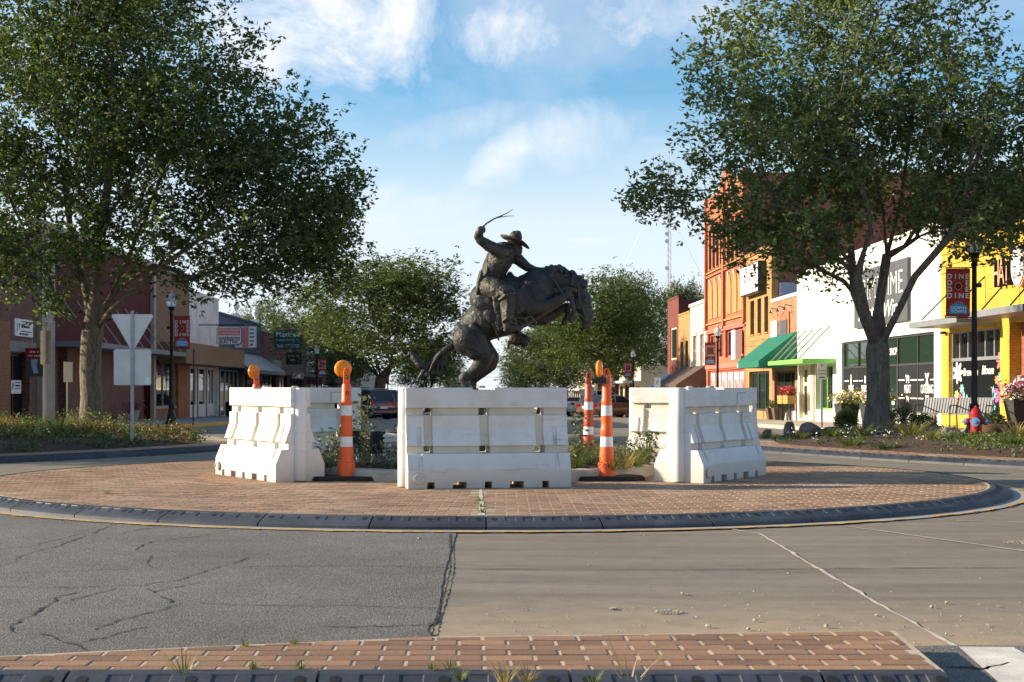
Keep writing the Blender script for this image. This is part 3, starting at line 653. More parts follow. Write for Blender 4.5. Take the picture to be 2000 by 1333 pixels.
def bedz(p, poly, c, hump):
    # height of the mounded bed at p (approximate: distance from the rim towards the centre)
    best = 1e9
    for i in range(len(poly)):
        a, b = poly[i], poly[(i + 1) % len(poly)]; dx, dy = b[0] - a[0], b[1] - a[1]; t = max(0, min(1, ((p[0]-a[0])*dx + (p[1]-a[1])*dy) / (dx*dx + dy*dy + 1e-9)))
        best = min(best, math.hypot(p[0] - a[0] - t * dx, p[1] - a[1] - t * dy))
    k = min(1, best / 2.2); return G(p[1]) + .11 + (hump + .03) * k
bedL, cL = bed(fnL, totL, totL * .28, totL * .96, [(-6.1, 28.6), (-7.6, 31.8), (-10.0, 34.6), (-14.5, 34.6), (-16.5, 22.0)], .62, .16, 'planting_bed')
bedR, cR = bed(fnR, totR, totR * .22, totR * .96, [(6.4, 28.6), (7.6, 31.0), (9.4, 32.6), (11.0, 31.0), (13.0, 28.6), (15.5, 22.0)], .62, .14, 'planting_bed')
# ---- sidewalks, raised kerbs along the street
def walk(xa, xb, ya, yb, mat, name='sidewalk'):
    ys = [ya] + [y for y in YS if ya < y < yb] + [yb]; m = MB()
    for i in range(len(ys) - 1):
        a, b = ys[i], ys[i + 1]; ga, gb = G(a), G(b)
        m.hexa([(xa, a, ga - .1), (xb, a, ga - .1), (xb, b, gb - .1), (xa, b, gb - .1), (xa, a, ga + .12), (xb, a, ga + .12), (xb, b, gb + .12), (xa, b, gb + .12)])
    return tag(m.build(name, mat), kind='structure')
WL = walk(-60, -10.45, 37.0, 240, X['walk_grey']); WR = walk(10.45, 60, 33.4, 240, X['walk'])
WR2 = walk(10.3, 60, 18.0, 33.3, X['walk'], 'corner_pavement')
WL2 = walk(-60, -16.7, 20.0, 36.9, X['walk_grey'], 'corner_pavement')
for side, xk, y0, mat, par in ((-1, -10.45, 37.0, X['yellow_paint'], WL), (1, 10.45, 37.0, X['kerb'], WR)):
    y = y0
    while y < 150:
        m = MB(); y1 = y + 2.96; xa, xb = (xk, xk + .16) if side < 0 else (xk - .16, xk)
        m.hexa([(xa, y, G(y) - .1), (xb, y, G(y) - .1), (xb, y1, G(y1) - .1), (xa, y1, G(y1) - .1), (xa, y, G(y) + .125), (xb - .02 * (side < 0), y, G(y) + .125), (xb - .02 * (side < 0), y1, G(y1) + .125), (xa, y1, G(y1) + .125)])
        m.build('kerbstone', mat if y < 75 else X['kerb'], par); y += 3.0
# joints scored in the pavements
for par, xs in ((WL, (-13.2, -11.8)), (WR, (11.8, 13.2))):
    y = 39.0
    m = MB()
    while y < 110:
        x0, x1 = (-15.8, -10.6) if par is WL else (10.6, 14.5)
        m.add([(x0, y, G(y) + .1235), (x1, y, G(y) + .1235), (x1, y + .02, G(y + .02) + .1235), (x0, y + .02, G(y + .02) + .1235)], [(0, 1, 2, 3)]); y += 1.5
    m.build('joint', X['crack'], par)
# parking bay lines, stop bars and loose grit on the road
for k in range(14):
    y = 62 + k * 4.2
    for sgn in (-1, 1):
        m = MB(); a = (sgn * 10.1, y + 3.2); b = (sgn * 5.2, y); d = .055
        m.add([(a[0], a[1] - d, G(a[1]) + .006), (a[0], a[1] + d, G(a[1]) + .006), (b[0], b[1] + d, G(b[1]) + .006), (b[0], b[1] - d, G(b[1]) + .006)], [(0, 1, 2, 3) if sgn < 0 else (3, 2, 1, 0)]); m.build('parking_line', X['white_paint'], ROAD)
mb = MB()
for k in range(300):
    if k < 240: x = random.uniform(0.0, 3.6); y = random.gauss(6.6, 0.55)
    else: x = random.uniform(-5, 5.5); y = random.uniform(6, 10.6)
    if y < 5.95: continue
    r = random.uniform(.002, .006) if random.random() < .95 else random.uniform(.008, .014)
    mb.ball((x, y, r * .6 + .004), (r * random.uniform(.8, 1.5), r, r * .7), 5, 0, Matrix.Rotation(random.uniform(0, 3), 3, 'Z'))
tag(mb.build('grit', X['pebble']), 'loose pale grit scattered over the road beside the brick island', 'grit', kind='stuff')
# patched holes of pale gravel in the concrete
for (x, y, rx, ry) in ((1.0, 6.9, .07, .06), (4.15, 10.0, .20, .12), (.72, 7.0, .02, .02)):
    mb = MB()
    for k in range(90):
        a = random.uniform(0, 6.28); q = random.random() ** .5; r = random.uniform(.0025, .006); mb.ball((x + rx * q * math.cos(a), y + ry * q * math.sin(a), .005 + r * .4), r, 5)
    tag(mb.build('gravel_patch', X['pebble'], ROAD), kind='stuff')
# ------------------------------------------------------------------ water-filled barriers
BL_ = 1.76
BANDS = [(0, .07, .305, .305), (.07, .20, .305, .305), (.20, .365, .305, .235), (.365, .445, .15, .15), (.445, .64, .19, .122), (.64, .77, .122, .122), (.77, .85, .088, .088), (.85, 1.045, .122, .122), (1.045, 1.067, .122, .118)]
def barrier_mesh():
    cuts = set([0, 1]); holes = [(.105, .165), (.447, .515), (.79, .856)]; chan = [(.108, .160), (.452, .508), (.797, .848)]
    feet = [(.115, .16), (.27, .355), (.465, .51), (.62, .705), (.82, .862)]; slots = [(.066, .09), (.905, .93)]; notch = (.41, .545)
    for a, b in holes + chan + feet + slots + [notch]: cuts |= {a, b}
    us = sorted(cuts); m = MB(); inn = lambda u, rs: any(a <= u <= b for a, b in rs)
    cells = []
    for i in range(len(us) - 1):
        u = (us[i] + us[i + 1]) / 2; col = []
        for j, (z0, z1, h0, h1) in enumerate(BANDS):
            solid = True
            if j == 0 and inn(u, feet): solid = False
            if j in (3, 6) and inn(u, holes): solid = False
            if j in (4, 5) and inn(u, chan): h0, h1 = ((.138, .092) if j == 4 else (.092, .092))
            if j == 4 and inn(u, slots): h0, h1 = (.150, .115)
            if j == 2 and inn(u, slots): h0, h1 = (.305, .205)
            if j == 8 and inn(u, [notch]): solid = False
            col.append((solid, z0, z1, h0, h1))
        cells.append(col)
    n = len(cells)
    for i in range(n):
        xa, xb = (us[i] - .5) * BL_, (us[i + 1] - .5) * BL_
        for j, (s, z0, z1, h0, h1) in enumerate(cells[i]):
            if not s: continue
            for sg in (-1, 1):
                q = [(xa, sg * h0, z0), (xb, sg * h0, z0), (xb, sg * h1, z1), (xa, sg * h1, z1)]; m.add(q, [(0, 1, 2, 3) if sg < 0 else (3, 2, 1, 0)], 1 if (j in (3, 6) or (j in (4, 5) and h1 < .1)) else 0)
            up = cells[i][j + 1] if j + 1 < len(BANDS) else None
            if up is None or not up[0] or up[3] < h1 - 1e-4: m.add([(xa, -h1, z1), (xb, -h1, z1), (xb, h1, z1), (xa, h1, z1)], [(0, 1, 2, 3)])
            dn = cells[i][j - 1] if j else None
            if dn is None or not dn[0] or dn[4] < h0 - 1e-4: m.add([(xa, -h0, z0), (xb, -h0, z0), (xb, h0, z0), (xa, h0, z0)], [(3, 2, 1, 0)])
            for nb, x, fl in ((i - 1, xa, 0), (i + 1, xb, 1)):
                o = cells[nb][j] if 0 <= nb < n else None
                if o is None or not o[0] or o[3] < h0 - 1e-4 or o[4] < h1 - 1e-4:
                    q = [(x, -h0, z0), (x, h0, z0), (x, h1, z1), (x, -h1, z1)]; m.add(q, [(3, 2, 1, 0) if not fl else (0, 1, 2, 3)])
    bm = bmesh.new(); me = m.mesh('barrier_body', [X['barrier'], X['barrier_stain']]); bm.from_mesh(me); bmesh.ops.remove_doubles(bm, verts=bm.verts, dist=1e-5); bm.to_mesh(me); bm.free(); return me
B_BODY = barrier_mesh()
def col_mesh(sgn):
    m = MB(); pr = [(.075, .01), (.075, .62), (.07, .70), (.07, 1.05), (.06, 1.066)]; m.lathe(pr, 18, (sgn * BL_ / 2, 0, 0)); return m.mesh('knuckle_post', X['barrier'], True)
B_L, B_R = col_mesh(-1), col_mesh(1)
mm = MB(); mm.box(BL_ * .25, BL_ * .40, -.1245, -.121, 1.0, 1.005).box(BL_ * .25, BL_ * .2535, -.1245, -.121, .87, 1.0); B_PANEL = mm.mesh('moulded_panel_line', X['dark_joint'])
mm = MB(); mm.lathe([(.055, 0), (.055, .02), (.035, .024), (.03, .012)], 16, (-.77, -.318, .11), 0, Matrix.Rotation(R(90), 3, 'X')); B_PLUG = mm.mesh('drain_plug', X['barrier'], True)
mm = MB(); mm.lathe([(.05, 0), (.05, .022), (.03, .026)], 16, (-.05, 0, 1.063)); B_CAP = mm.mesh('filler_cap', X['kerb'], True)
def barrier(cx_, cy_, rz, label, post=(-1,), panel=True):
    t = thing('water_filled_barrier', label, 'barrier', (cx_, cy_, 0.1), rz, 'water-filled barriers round the statue')
    link_mesh('body', B_BODY, t)
    for s in post: link_mesh('knuckle_post', B_L if s < 0 else B_R, t)
    if panel: link_mesh('moulded_panel_line', B_PANEL, t)
    link_mesh('drain_plug', B_PLUG, t); link_mesh('filler_cap', B_CAP, t)
    return t
barrier(.10, 14.42, R(10), 'white plastic barrier standing square in front of the bronze statue', (-1,), False)
barrier(-2.48, 15.87, math.atan2(-.84, .55) , 'sunlit white plastic barrier beside the orange channelizer with the letters on it', (1,))
barrier(2.78, 15.69, math.atan2(.82, .57), 'white plastic barrier with stained grooves beside the cleanest orange channelizer', (-1,))
barrier(-2.50, 18.72, R(28), 'shaded white barrier behind the dark canister lights of the planter', (1,))
barrier(3.05, 18.72, R(-28), 'pale white barrier behind the planter, seen past the stained barrier', (-1,))
# ------------------------------------------------------------------ channelizer posts with warning lights
def channelizer(x, y, label, lens_rot=None, old=False, letters=None, base=True, lens=True, gr='orange channelizer posts'):
    t = thing('channelizer_post', label, 'traffic post', (x, y, 0.1), 0, gr); o = X['orange_old'] if old else X['orange']
    zb = .045
    if base:
        m = MB(); pts = [(-.43, -.12), (-.30, -.26), (.28, -.26), (.43, -.13), (.43, .13), (.28, .24), (-.30, .24), (-.43, .12)]
        m.slab(pts, .0, .032).slab([(a * .96, b * .94) for a, b in pts], .0322, .05); m.build('rubber_base', X['black'], t)
    prof = [(.104, zb), (.102, .17), (.098, .20), (.084, .205), (.078, .38), (.0775, .385)]
    m = MB(); m.lathe([(r, z) for r, z in prof], 24)
    m.lathe([(.070, .50), (.0695, .515), (.072, .52), (.070, .60), (.066, .61), (.0655, .69), (.068, .70), (.066, .745)], 24)
    m.lathe([(.0615, .86), (.061, .88), (.0625, .89), (.0605, .93), (.056, .94), (.0545, 1.09), (.048, 1.11)], 24)
    m.build('tube', o, t, True)
    for z0, z1, r0, r1 in ((.385, .50, .0765, .0705), (.745, .86, .0655, .062)):
        m = MB(); m.lathe([(r0, z0), (r1, z1)], 24); m.build('reflective_band', X['sheet'], t, True)
    # loop handle
    m = MB(); m.tube([(-.028, 0, 1.10), (-.028, 0, 1.25), (-.014, 0, 1.285), (.014, 0, 1.285), (.028, 0, 1.25), (.028, 0, 1.10)], .011, 8); m.box(-.02, .02, -.012, .012, 1.10, 1.17); hd = m.build('handle', o, t, True)
    if lens:
        rt = Matrix.Rotation(lens_rot, 3, 'Z') @ Matrix.Rotation(R(90), 3, 'X'); off = rt @ Vector((0, 0, 1)); c = (-.045 if lens_rot < 1 else -.085, .05 if lens_rot < 1 else 0.0, 1.285)
        m = MB(); m.lathe([(.02, -.035), (.075, -.030), (.098, -.012), (.102, 0), (.098, .012), (.075, .030), (.02, .035)], 28, c, 0, rt); ln = m.build('warning_lens', X['amber'], t, True)
        m = MB(); m.lathe([(.06, -.02), (.06, .02)], 16, c, 0, rt); 
        m = MB(); m.box(c[0] - .055, c[0] + .075, c[1] - .045, c[1] + .03, 1.115, 1.185); m.box(c[0] - .085, c[0] - .055, c[1] - .04, c[1] + .025, 1.12, 1.17); m.build('lamp_battery_case', X['black_metal'], t)
        m = MB(); m.lathe([(.012, -.02), (.012, .02)], 8, (0, -.014, 1.19), 0, Matrix.Rotation(R(90), 3, 'X')); m.build('bolt', X['steel'], t)
    if letters:
        text(letters, .055, X['black_ink'], t, (.018, -.0585, 1.0), (R(90), 0, R(14)), 'lettering', .002)
    return t
channelizer(-1.50, 15.40, 'clean orange channelizer with black letters and an amber lens facing the street', 0.15, letters='ST')
channelizer(1.51, 15.40, 'bright orange channelizer with its amber lens turned sideways beside the stained barrier', R(76))
channelizer(1.63, 19.3, 'faded and scratched orange channelizer without a lens standing behind the planter', None, True, None, True, False)
channelizer(-3.02, 18.3, 'orange channelizer mostly hidden behind the sunlit barrier, amber lens above it', R(52))
# ------------------------------------------------------------------ bronze statue: horse and rider
SD = 17.0; SK = FPX / SD
def SP(zx, zy, y=0.0):                    # sculpture point measured on the photograph, at the statue's own distance
    px, py = 760 + zx / 3.418, 390 + zy / 3.418
    return Vector(((px - VPX) / SK, y, EYE + (HZ - py) / SK))
class Clay:
    def __init__(s): s.m = MB()
    def chain(s, pts, ysc=1.0, step=0.28):
        step = min(step, .28)
        ps = [(SP(a, b, y), r) for a, b, y, r in pts]
        for i in range(len(ps) - 1):
            (p, r), (q, u) = ps[i], ps[i + 1]; l = (q - p).length; k = max(1, int(l / (min(r, u) * step)))
            for j in range(k + (1 if i == len(ps) - 2 else 0)):
                t = j / k; rr = r + (u - r) * t; s.m.ball(p.lerp(q, t), (rr, rr * ysc, rr), 10 if rr < .05 else 16 if rr < .12 else 28)
        return s
    def blob(s, zx, zy, y, r, ang=0.0):
        s.m.ball(SP(zx, zy, y), r, 28 if max(r) > .1 else 16, 0, Matrix.Rotation(R(ang), 3, 'Y')); return s
    def done(s, name, mat, parent, vox=0.014, smooth=4, fac=0.5, disp=0.0):
        me = s.m.mesh('clay', mat); o = bpy.data.objects.new('clay', me); C.objects.link(o)
        a = o.modifiers.new('r', 'REMESH'); a.mode = 'VOXEL'; a.voxel_size = vox; a.use_smooth_shade = True
        b = o.modifiers.new('s', 'SMOOTH'); b.iterations = smooth; b.factor = fac
        if disp:
            tx = bpy.data.textures.new('folds', 'CLOUDS'); tx.noise_scale = 0.10; tx.noise_depth = 3
            dmod = o.modifiers.new('d', 'DISPLACE'); dmod.texture = tx; dmod.strength = disp; dmod.mid_level = 0.5
        dg = bpy.context.evaluated_depsgraph_get(); dg.update(); res = bpy.data.meshes.new_from_object(o.evaluated_get(dg)); res.name = name
        bpy.data.objects.remove(o); res.materials.clear(); res.materials.append(mat)
        res.polygons.foreach_set('use_smooth', [True] * len(res.polygons))
        return link_mesh(name, res, parent)
ST = thing('horse_and_rider_statue', 'dark bronze statue of a rider on a rearing horse, one arm raised with a quirt', 'statue', (0.0, SD, 0.0))
h = Clay()
h.chain([(522, 905, 0, .17), (572, 866, 0, .225), (640, 810, 0, .265), (740, 770, 0, .285), (850, 710, 0, .30), (940, 650, 0, .30), (1000, 610, 0, .26)], .92)
h.blob(524, 945, -.12, (.185, .15, .195)).blob(524, 945, .12, (.185, .15, .195)).blob(500, 885, 0, (.15, .19, .10), 42)
h.blob(960, 690, -.14, (.20, .15, .24), 20).blob(960, 690, .14, (.20, .15, .24), 20)                                 # shoulders
h.chain([(980, 600, 0, .25), (1060, 560, 0, .205), (1140, 545, 0, .175), (1210, 560, 0, .145), (1250, 590, 0, .125)], .72)  # neck
h.chain([(1140, 600, 0, .15), (1215, 620, 0, .12)], .7)
h.chain([(1250, 585, 0, .112), (1278, 665, 0, .112), (1298, 740, 0, .085), (1316, 800, 0, .070), (1322, 830, 0, .066)], .80)   # head
h.blob(1262, 690, 0, (.09, .10, .12), -15).blob(1330, 815, -.03, (.038, .03, .035)).blob(1330, 815, .03, (.038, .03, .035)).blob(1302, 848, 0, (.045, .05, .03), 30)
h.blob(1306, 672, -.085, (.032, .022, .028)).blob(1306, 672, .085, (.032, .022, .028)).chain([(1318, 640, 0, .05), (1345, 800, 0, .04)], .8)
for sy in (-1, 1):
    h.chain([(1268, 560, sy * .055, .035), (1290, 525, sy * .075, .022), (1297, 500, sy * .08, .008)], .7, .4)              # ears
# hind legs
for yy, ox, oz in ((-.17, 0, 0), (.17, 52, 10)):
    h.chain([(522 + ox * .4, 940, yy, .185), (582 + ox * .6, 990 + oz, yy, .165), (640 + ox * .7, 1046 + oz, yy, .118), (622 + ox, 1088 + oz, yy, .098), (570 + ox, 1140 + oz, yy, .074), (516 + ox, 1190 + oz, yy, .056)], .8)
    h.chain([(505 + ox, 1180 + oz, yy, .062), (490 + ox, 1196 + oz, yy, .050), (525 + ox, 1265 + oz, yy, .046), (556 + ox, 1335 + oz, yy, .047), (585 + ox, 1372 + oz, yy, .042), (600 + ox, 1402 + oz, yy, .058), (606 + ox, 1418 + oz, yy, .066)], .9)
# front legs
h.chain([(930, 720, -.18, .15), (1010, 730, -.19, .105), (1090, 700, -.20, .078), (1160, 660, -.20, .058), (1192, 642, -.20, .056), (1206, 662, -.20, .045), (1216, 700, -.20, .033), (1226, 742, -.20, .036), (1222, 768, -.20, .034), (1212, 795, -.20, .047), (1210, 812, -.2, .045)], .95)
h.chain([(950, 760, .18, .15), (1040, 785, .19, .10), (1110, 755, .2, .075), (1170, 715, .2, .056), (1198, 705, .2, .05), (1204, 740, .2, .034), (1190, 790, .2, .035), (1176, 815, .2, .046)], .95)
for sy in (-1, 1):                                      # muscle relief
    h.chain([(490, 890, sy * .20, .055), (512, 960, sy * .265, .065), (560, 1030, sy * .25, .055)], .6).chain([(560, 860, sy * .22, .06), (615, 935, sy * .255, .065), (650, 1030, sy * .24, .05)], .6)
    h.chain([(990, 660, sy * .20, .06), (1080, 618, sy * .155, .05), (1180, 600, sy * .115, .04), (1240, 610, sy * .10, .03)], .7).chain([(900, 620, sy * .255, .07), (950, 720, sy * .275, .08), (1000, 760, sy * .22, .06)], .6)
    h.chain([(1262, 640, sy * .085, .03), (1280, 720, sy * .075, .022), (1312, 800, sy * .055, .018)], .8).blob(1256, 700, sy * .075, (.06, .035, .075), -15)
    for q in range(6): h.chain([(690 + q * 38, 830 - q * 24, sy * .255, .018), (715 + q * 40, 900 - q * 30, sy * .225, .018), (735 + q * 40, 940 - q * 34, sy * .16, .012)], .7)
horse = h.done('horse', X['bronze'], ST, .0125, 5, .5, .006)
mn = Clay()                                             # mane: overlapping locks along the crest
random.seed(3)
for i, (zx, zy) in enumerate([(1030, 480), (1060, 462), (1090, 452), (1120, 452), (1150, 460), (1180, 474), (1205, 492), (1232, 505), (1258, 520), (1285, 540), (1300, 570)]):
    for q in range(3):
        ax = zx + random.uniform(-16, 16); ay = zy + random.uniform(-8, 8); s = random.choice((-1, 1)) * random.uniform(.02, .10)
        mn.chain([(ax, ay + 6, s * .5, .042), (ax + random.uniform(5, 26), ay + random.uniform(14, 34), s, .034), (ax + random.uniform(-10, 30), ay + random.uniform(40, 80), s * 1.5, .014)], .6, .4)
mn.done('mane', X['bronze'], ST, .010, 2)
tl = Clay()
for q in range(16):
    f_ = q / 15.0; e = (238 + 155 * f_, 1132 + 34 * math.sin(f_ * 3)); s = random.uniform(-.07, .07)
    tl.chain([(416, 985, 0, .048), (376, 1006, s * .4, .042), (322 + 52 * f_, 1040, s, .026), (278 + 92 * f_, 1092, s * 1.2, .021), (e[0], e[1], s * 1.4, .010)], .8, .4)
for q in range(7):
    s = random.uniform(-.05, .05); o_ = random.uniform(-10, 10)
    tl.chain([(300, 1100, s, .034), (245 + o_, 1120, s, .040), (205 + o_, 1108 + o_, s * 1.3, .044), (172 + o_, 1064, s, .042), (150 + o_ * .6, 1030, s * .6, .030), (132 + o_ * .4, 1028 + o_, s, .012)], .8, .4)
tl.chain([(250, 1128, -.03, .035), (222, 1160, -.04, .032), (196, 1196, -.03, .012)], .8, .4).chain([(140, 1030, 0, .016), (112, 1048, 0, .008), (86, 1054, 0, .004)], 1, .5)
tl.done('tail', X['bronze'], ST, .0095, 2)
sd = Clay()                                              # saddle with its skirts, bag and horn
sd.chain([(640, 660, 0, .20), (720, 690, 0, .25), (800, 640, 0, .26)], 1.02)
for sy in (-1, 1):
    sd.blob(640, 712, sy * .25, (.165, .075, .095), 22).blob(668, 700, sy * .27, (.10, .06, .075), 22).blob(760, 760, sy * .30, (.12, .035, .24), 10).blob(700, 760, sy * .29, (.14, .03, .15), 28).blob(860, 690, sy * .29, (.14, .03, .17), 30)
    sd.chain([(600, 770, sy * .27, .018), (616, 812, sy * .29, .012)], 1, .5).chain([(830, 800, sy * .31, .03), (870, 900, sy * .30, .018)], 1, .5)
sd.chain([(628, 650, 0, .06), (622, 622, 0, .05)], 3.2).chain([(812, 560, 0, .06), (822, 520, 0, .035), (806, 500, 0, .04)], 1.0).blob(812, 560, 0, (.07, .19, .07))
sd.done('saddle', X['bronze'], ST, .0125, 3)
rd = Clay()                                              # the rider
rd.chain([(664, 590, 0, .155), (680, 540, 0, .158), (698, 480, 0, .158), (732, 410, 0, .175), (765, 362, 0, .155), (790, 340, 0, .11)], 1.12)
rd.blob(745, 360, -.14, (.11, .10, .10)).blob(820, 372, .13, (.11, .10, .10))
rd.chain([(730, 352, -.17, .088), (668, 325, -.22, .074), (612, 288, -.26, .062), (596, 268, -.28, .058), (598, 250, -.32, .052), (606, 236, -.34, .050)], 1)
rd.blob(612, 222, -.345, (.045, .035, .045)).chain([(596, 216, -.37, .017), (634, 218, -.37, .017), (636, 236, -.37, .015)], 1, .5).chain([(594, 234, -.375, .016), (632, 240, -.375, .016)], 1, .5).chain([(606, 206, -.33, .015), (632, 206, -.36, .015)], 1, .5)
rd.chain([(840, 372, .15, .088), (885, 412, .15, .070), (925, 448, .12, .058), (970, 466, .06, .048), (1010, 474, 0.0, .042), (1034, 478, -.02, .044)], 1)
for q, (a, b) in enumerate(((1058, 478), (1060, 486), (1056, 494), (1048, 500))): rd.chain([(1034, 474 + q * 6, -.02 - q * .012, .017), (a, b, -.03 - q * .014, .013)], 1, .5)
rd.chain([(800, 352, 0, .075), (826, 335, 0, .068)], 1)
rd.chain([(832, 312, 0, .088), (846, 326, 0, .086), (856, 342, 0, .066)], .86).blob(866, 350, 0, (.045, .05, .035)).blob(884, 328, 0, (.024, .02, .022)).blob(858, 366, 0, (.045, .05, .05))
for sy in (-1, 1):
    y = sy * .27
    rd.chain([(668, 588, y * .55, .150), (720, 612, y * .95, .140), (780, 640, y * 1.15, .118), (792, 668, y * 1.22, .112), (790, 720, y * 1.25, .102), (786, 780, y * 1.27, .085), (784, 830, y * 1.27, .066), (786, 850, y * 1.27, .06)], .82)
    rd.chain([(782, 858, y * 1.27, .052), (820, 862, y * 1.27, .050), (856, 858, y * 1.27, .043), (884, 856, y * 1.27, .026)], .9).blob(775, 880, y * 1.27, (.035, .035, .028))
    rd.blob(740, 690, y * 1.2, (.09, .035, .17), 12).blob(812, 690, y * 1.24, (.07, .03, .16), 8)
rd.blob(600, 560, -.17, (.035, .05, .17), 12)
fr = random.Random(9)                                    # cloth folds: ridges round the sleeves, shirt and chaps
def folds(path, rad, y0, n, sl, r=.014):
    for k in range(n):
        t = (k + fr.random() * .6) / n * (len(path) - 1); i = min(int(t), len(path) - 2); u = t - i
        zx = path[i][0] + (path[i + 1][0] - path[i][0]) * u; zy = path[i][1] + (path[i + 1][1] - path[i][1]) * u; y = path[i][2] + (path[i + 1][2] - path[i][2]) * u; q = rad / .00192
        s = fr.uniform(-1, 1); rd.chain([(zx - q * .9, zy - sl * s, y - rad * .45, r * .6), (zx - q * .2, zy + sl * s * .2, y - rad * .98, r), (zx + q * .8, zy + sl * s, y - rad * .6, r * .5)], 1)
folds([(690, 560, 0), (705, 480, 0), (740, 400, 0), (765, 370, 0)], .15, 0, 11, 26); folds([(720, 350, -.18), (640, 305, -.24), (600, 275, -.28)], .066, 0, 7, 14, .011)
folds([(680, 595, -.16), (760, 635, -.29), (792, 668, -.33)], .118, 0, 7, 26, .016); folds([(792, 680, -.33), (790, 740, -.34), (786, 820, -.34)], .085, 0, 9, 22, .015); folds([(870, 400, .12), (925, 448, .08), (980, 468, .02)], .055, 0, 5, 10, .010)
rd.chain([(640, 560, -.14, .02), (690, 572, -.165, .022), (735, 560, -.15, .02)], 1).chain([(655, 380, -.09, .012), (652, 480, -.16, .012), (662, 600, -.2, .012), (700, 680, -.36, .012)], 1)
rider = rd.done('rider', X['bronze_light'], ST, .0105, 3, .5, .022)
# hat, quirt, stirrups, spur, bridle
m = MB(); hc = SP(838, 288); vs = []; nh = 32; rings = [(.085, .012), (.115, .0), (.145, -.002), (.168, .006), (.176, .012)]
for top in (0, 1):
    for r, z in rings:
        for k in range(nh):
            a = 2 * math.pi * k / nh; ca, sa = math.cos(a), math.sin(a)
            zz = z + .022 * (r / .17) ** 2 * (abs(sa) ** 1.7) - .045 * (r / .17) ** 2 * max(0, ca) ** 2 + .03 * (r / .17) ** 3 * max(0, -ca) + (.010 if top else 0); vs.append(Vector((ca * r * 1.16, sa * r, zz)))
tilt = Matrix.Rotation(R(14), 3, 'Y'); vs = [tilt @ v + hc for v in vs]; nr = len(rings)
fs = [(t * nr * nh + i * nh + k, t * nr * nh + i * nh + (k + 1) % nh, t * nr * nh + (i + 1) * nh + (k + 1) % nh, t * nr * nh + (i + 1) * nh + k) for t in (0, 1) for i in range(nr - 1) for k in range(nh)]
fs += [((nr - 1) * nh + k, (nr - 1) * nh + (k + 1) % nh, nr * nh + (nr - 1) * nh + (k + 1) % nh, nr * nh + (nr - 1) * nh + k) for k in range(nh)]
m.add(vs, fs); hat = m.build('hat_brim', X['bronze_light'], ST, 'all')
cl = Clay(); cl.blob(838, 276, 0, (.108, .092, .05), 14).blob(845, 252, 0, (.085, .075, .085), 10).blob(858, 232, 0, (.05, .062, .05), 20).blob(836, 240, 0, (.055, .05, .06), 0); cl.done('hat_crown', X['bronze_light'], ST, .009, 3)
m = MB(); m.tube([SP(600, 245, -.36), SP(622, 208, -.36), SP(650, 182, -.35), SP(700, 150, -.33)], [.013, .012, .011, .010], 8); m.tube([SP(700, 150, -.33), SP(750, 128, -.3), SP(790, 106, -.28), SP(822, 84, -.26)], [.010, .008, .006, .003], 6); m.tube([SP(700, 150, -.33), SP(745, 138, -.32), SP(790, 132, -.31), SP(830, 130, -.30)], [.008, .006, .005, .003], 6); m.build('quirt', X['bronze'], ST, True)
for sy in (-1, 1):
    m = MB(); y = sy * .36; m.tube([SP(800, 700, y * .9), SP(806, 790, y), SP(808, 830, y)], .012, 6); m.tube([SP(800, 828, y), SP(840, 838, y), SP(862, 872, y), SP(800, 884, y), SP(790, 850, y), SP(800, 828, y)], .014, 8); m.build('stirrup', X['bronze'], ST, True)
m = MB(); m.tube([SP(762, 862, -.34), SP(735, 868, -.34)], .007, 6)
for k in range(8):
    a = k * math.pi / 4; c = SP(728, 870, -.34); m.tube([c, c + Vector((math.cos(a) * .028, 0, math.sin(a) * .028))], [.007, .002], 5)
m.build('spur', X['bronze'], ST, True)
m = MB(); m.tube([SP(905, 800, -.3), SP(925, 850, -.32), SP(960, 860, -.32), SP(978, 830, -.32), SP(940, 790, -.3), SP(905, 800, -.3)], .013, 7); m.tube([SP(830, 800, -.3), SP(905, 800, -.3)], .010, 6)
m.build('cinch_ring', X['bronze'], ST, True)
cl = Clay(); cl.blob(860, 920, .30, (.11, .05, .10), 20).blob(905, 935, .30, (.09, .05, .08), 30).chain([(800, 950, .3, .03), (800, 985, .3, .022)], 1, .4).chain([(900, 950, .3, .02), (905, 985, .3, .02)], 1, .4); cl.done('far_stirrup_hood', X['bronze'], ST, .010, 2)
m = MB()
for yy in (-.10, .10): m.tube([SP(1258, 590, yy), SP(1268, 680, yy * 1.08), SP(1300, 760, yy * .85), SP(1318, 812, yy * .7)], .009, 6)
m.tube([SP(1318, 812, -.07), SP(1200, 720, -.2), SP(1110, 560, -.17), SP(1040, 482, -.04)], .008, 6); m.build('bridle', X['bronze'], ST, True)
# rocky bronze base the horse stands on
random.seed(5); m = MB(); nb = 20; vs = []
for i, (r, z) in enumerate([(.62, 0.0), (.6, .25), (.55, .48), (.42, .60), (.2, .63)]):
    for k in range(nb):
        a = 2 * math.pi * k / nb; q = r * random.uniform(.88, 1.1); vs.append((-.35 + q * 1.15 * math.cos(a), q * .75 * math.sin(a), .2 + z * random.uniform(.94, 1.06)))
m.add(vs, [(i * nb + k, i * nb + (k + 1) % nb, (i + 1) * nb + (k + 1) % nb, (i + 1) * nb + k) for i in range(4) for k in range(nb)] + [tuple(4 * nb + k for k in range(nb))]); m.build('rock_base', X['base_rock'], ST)
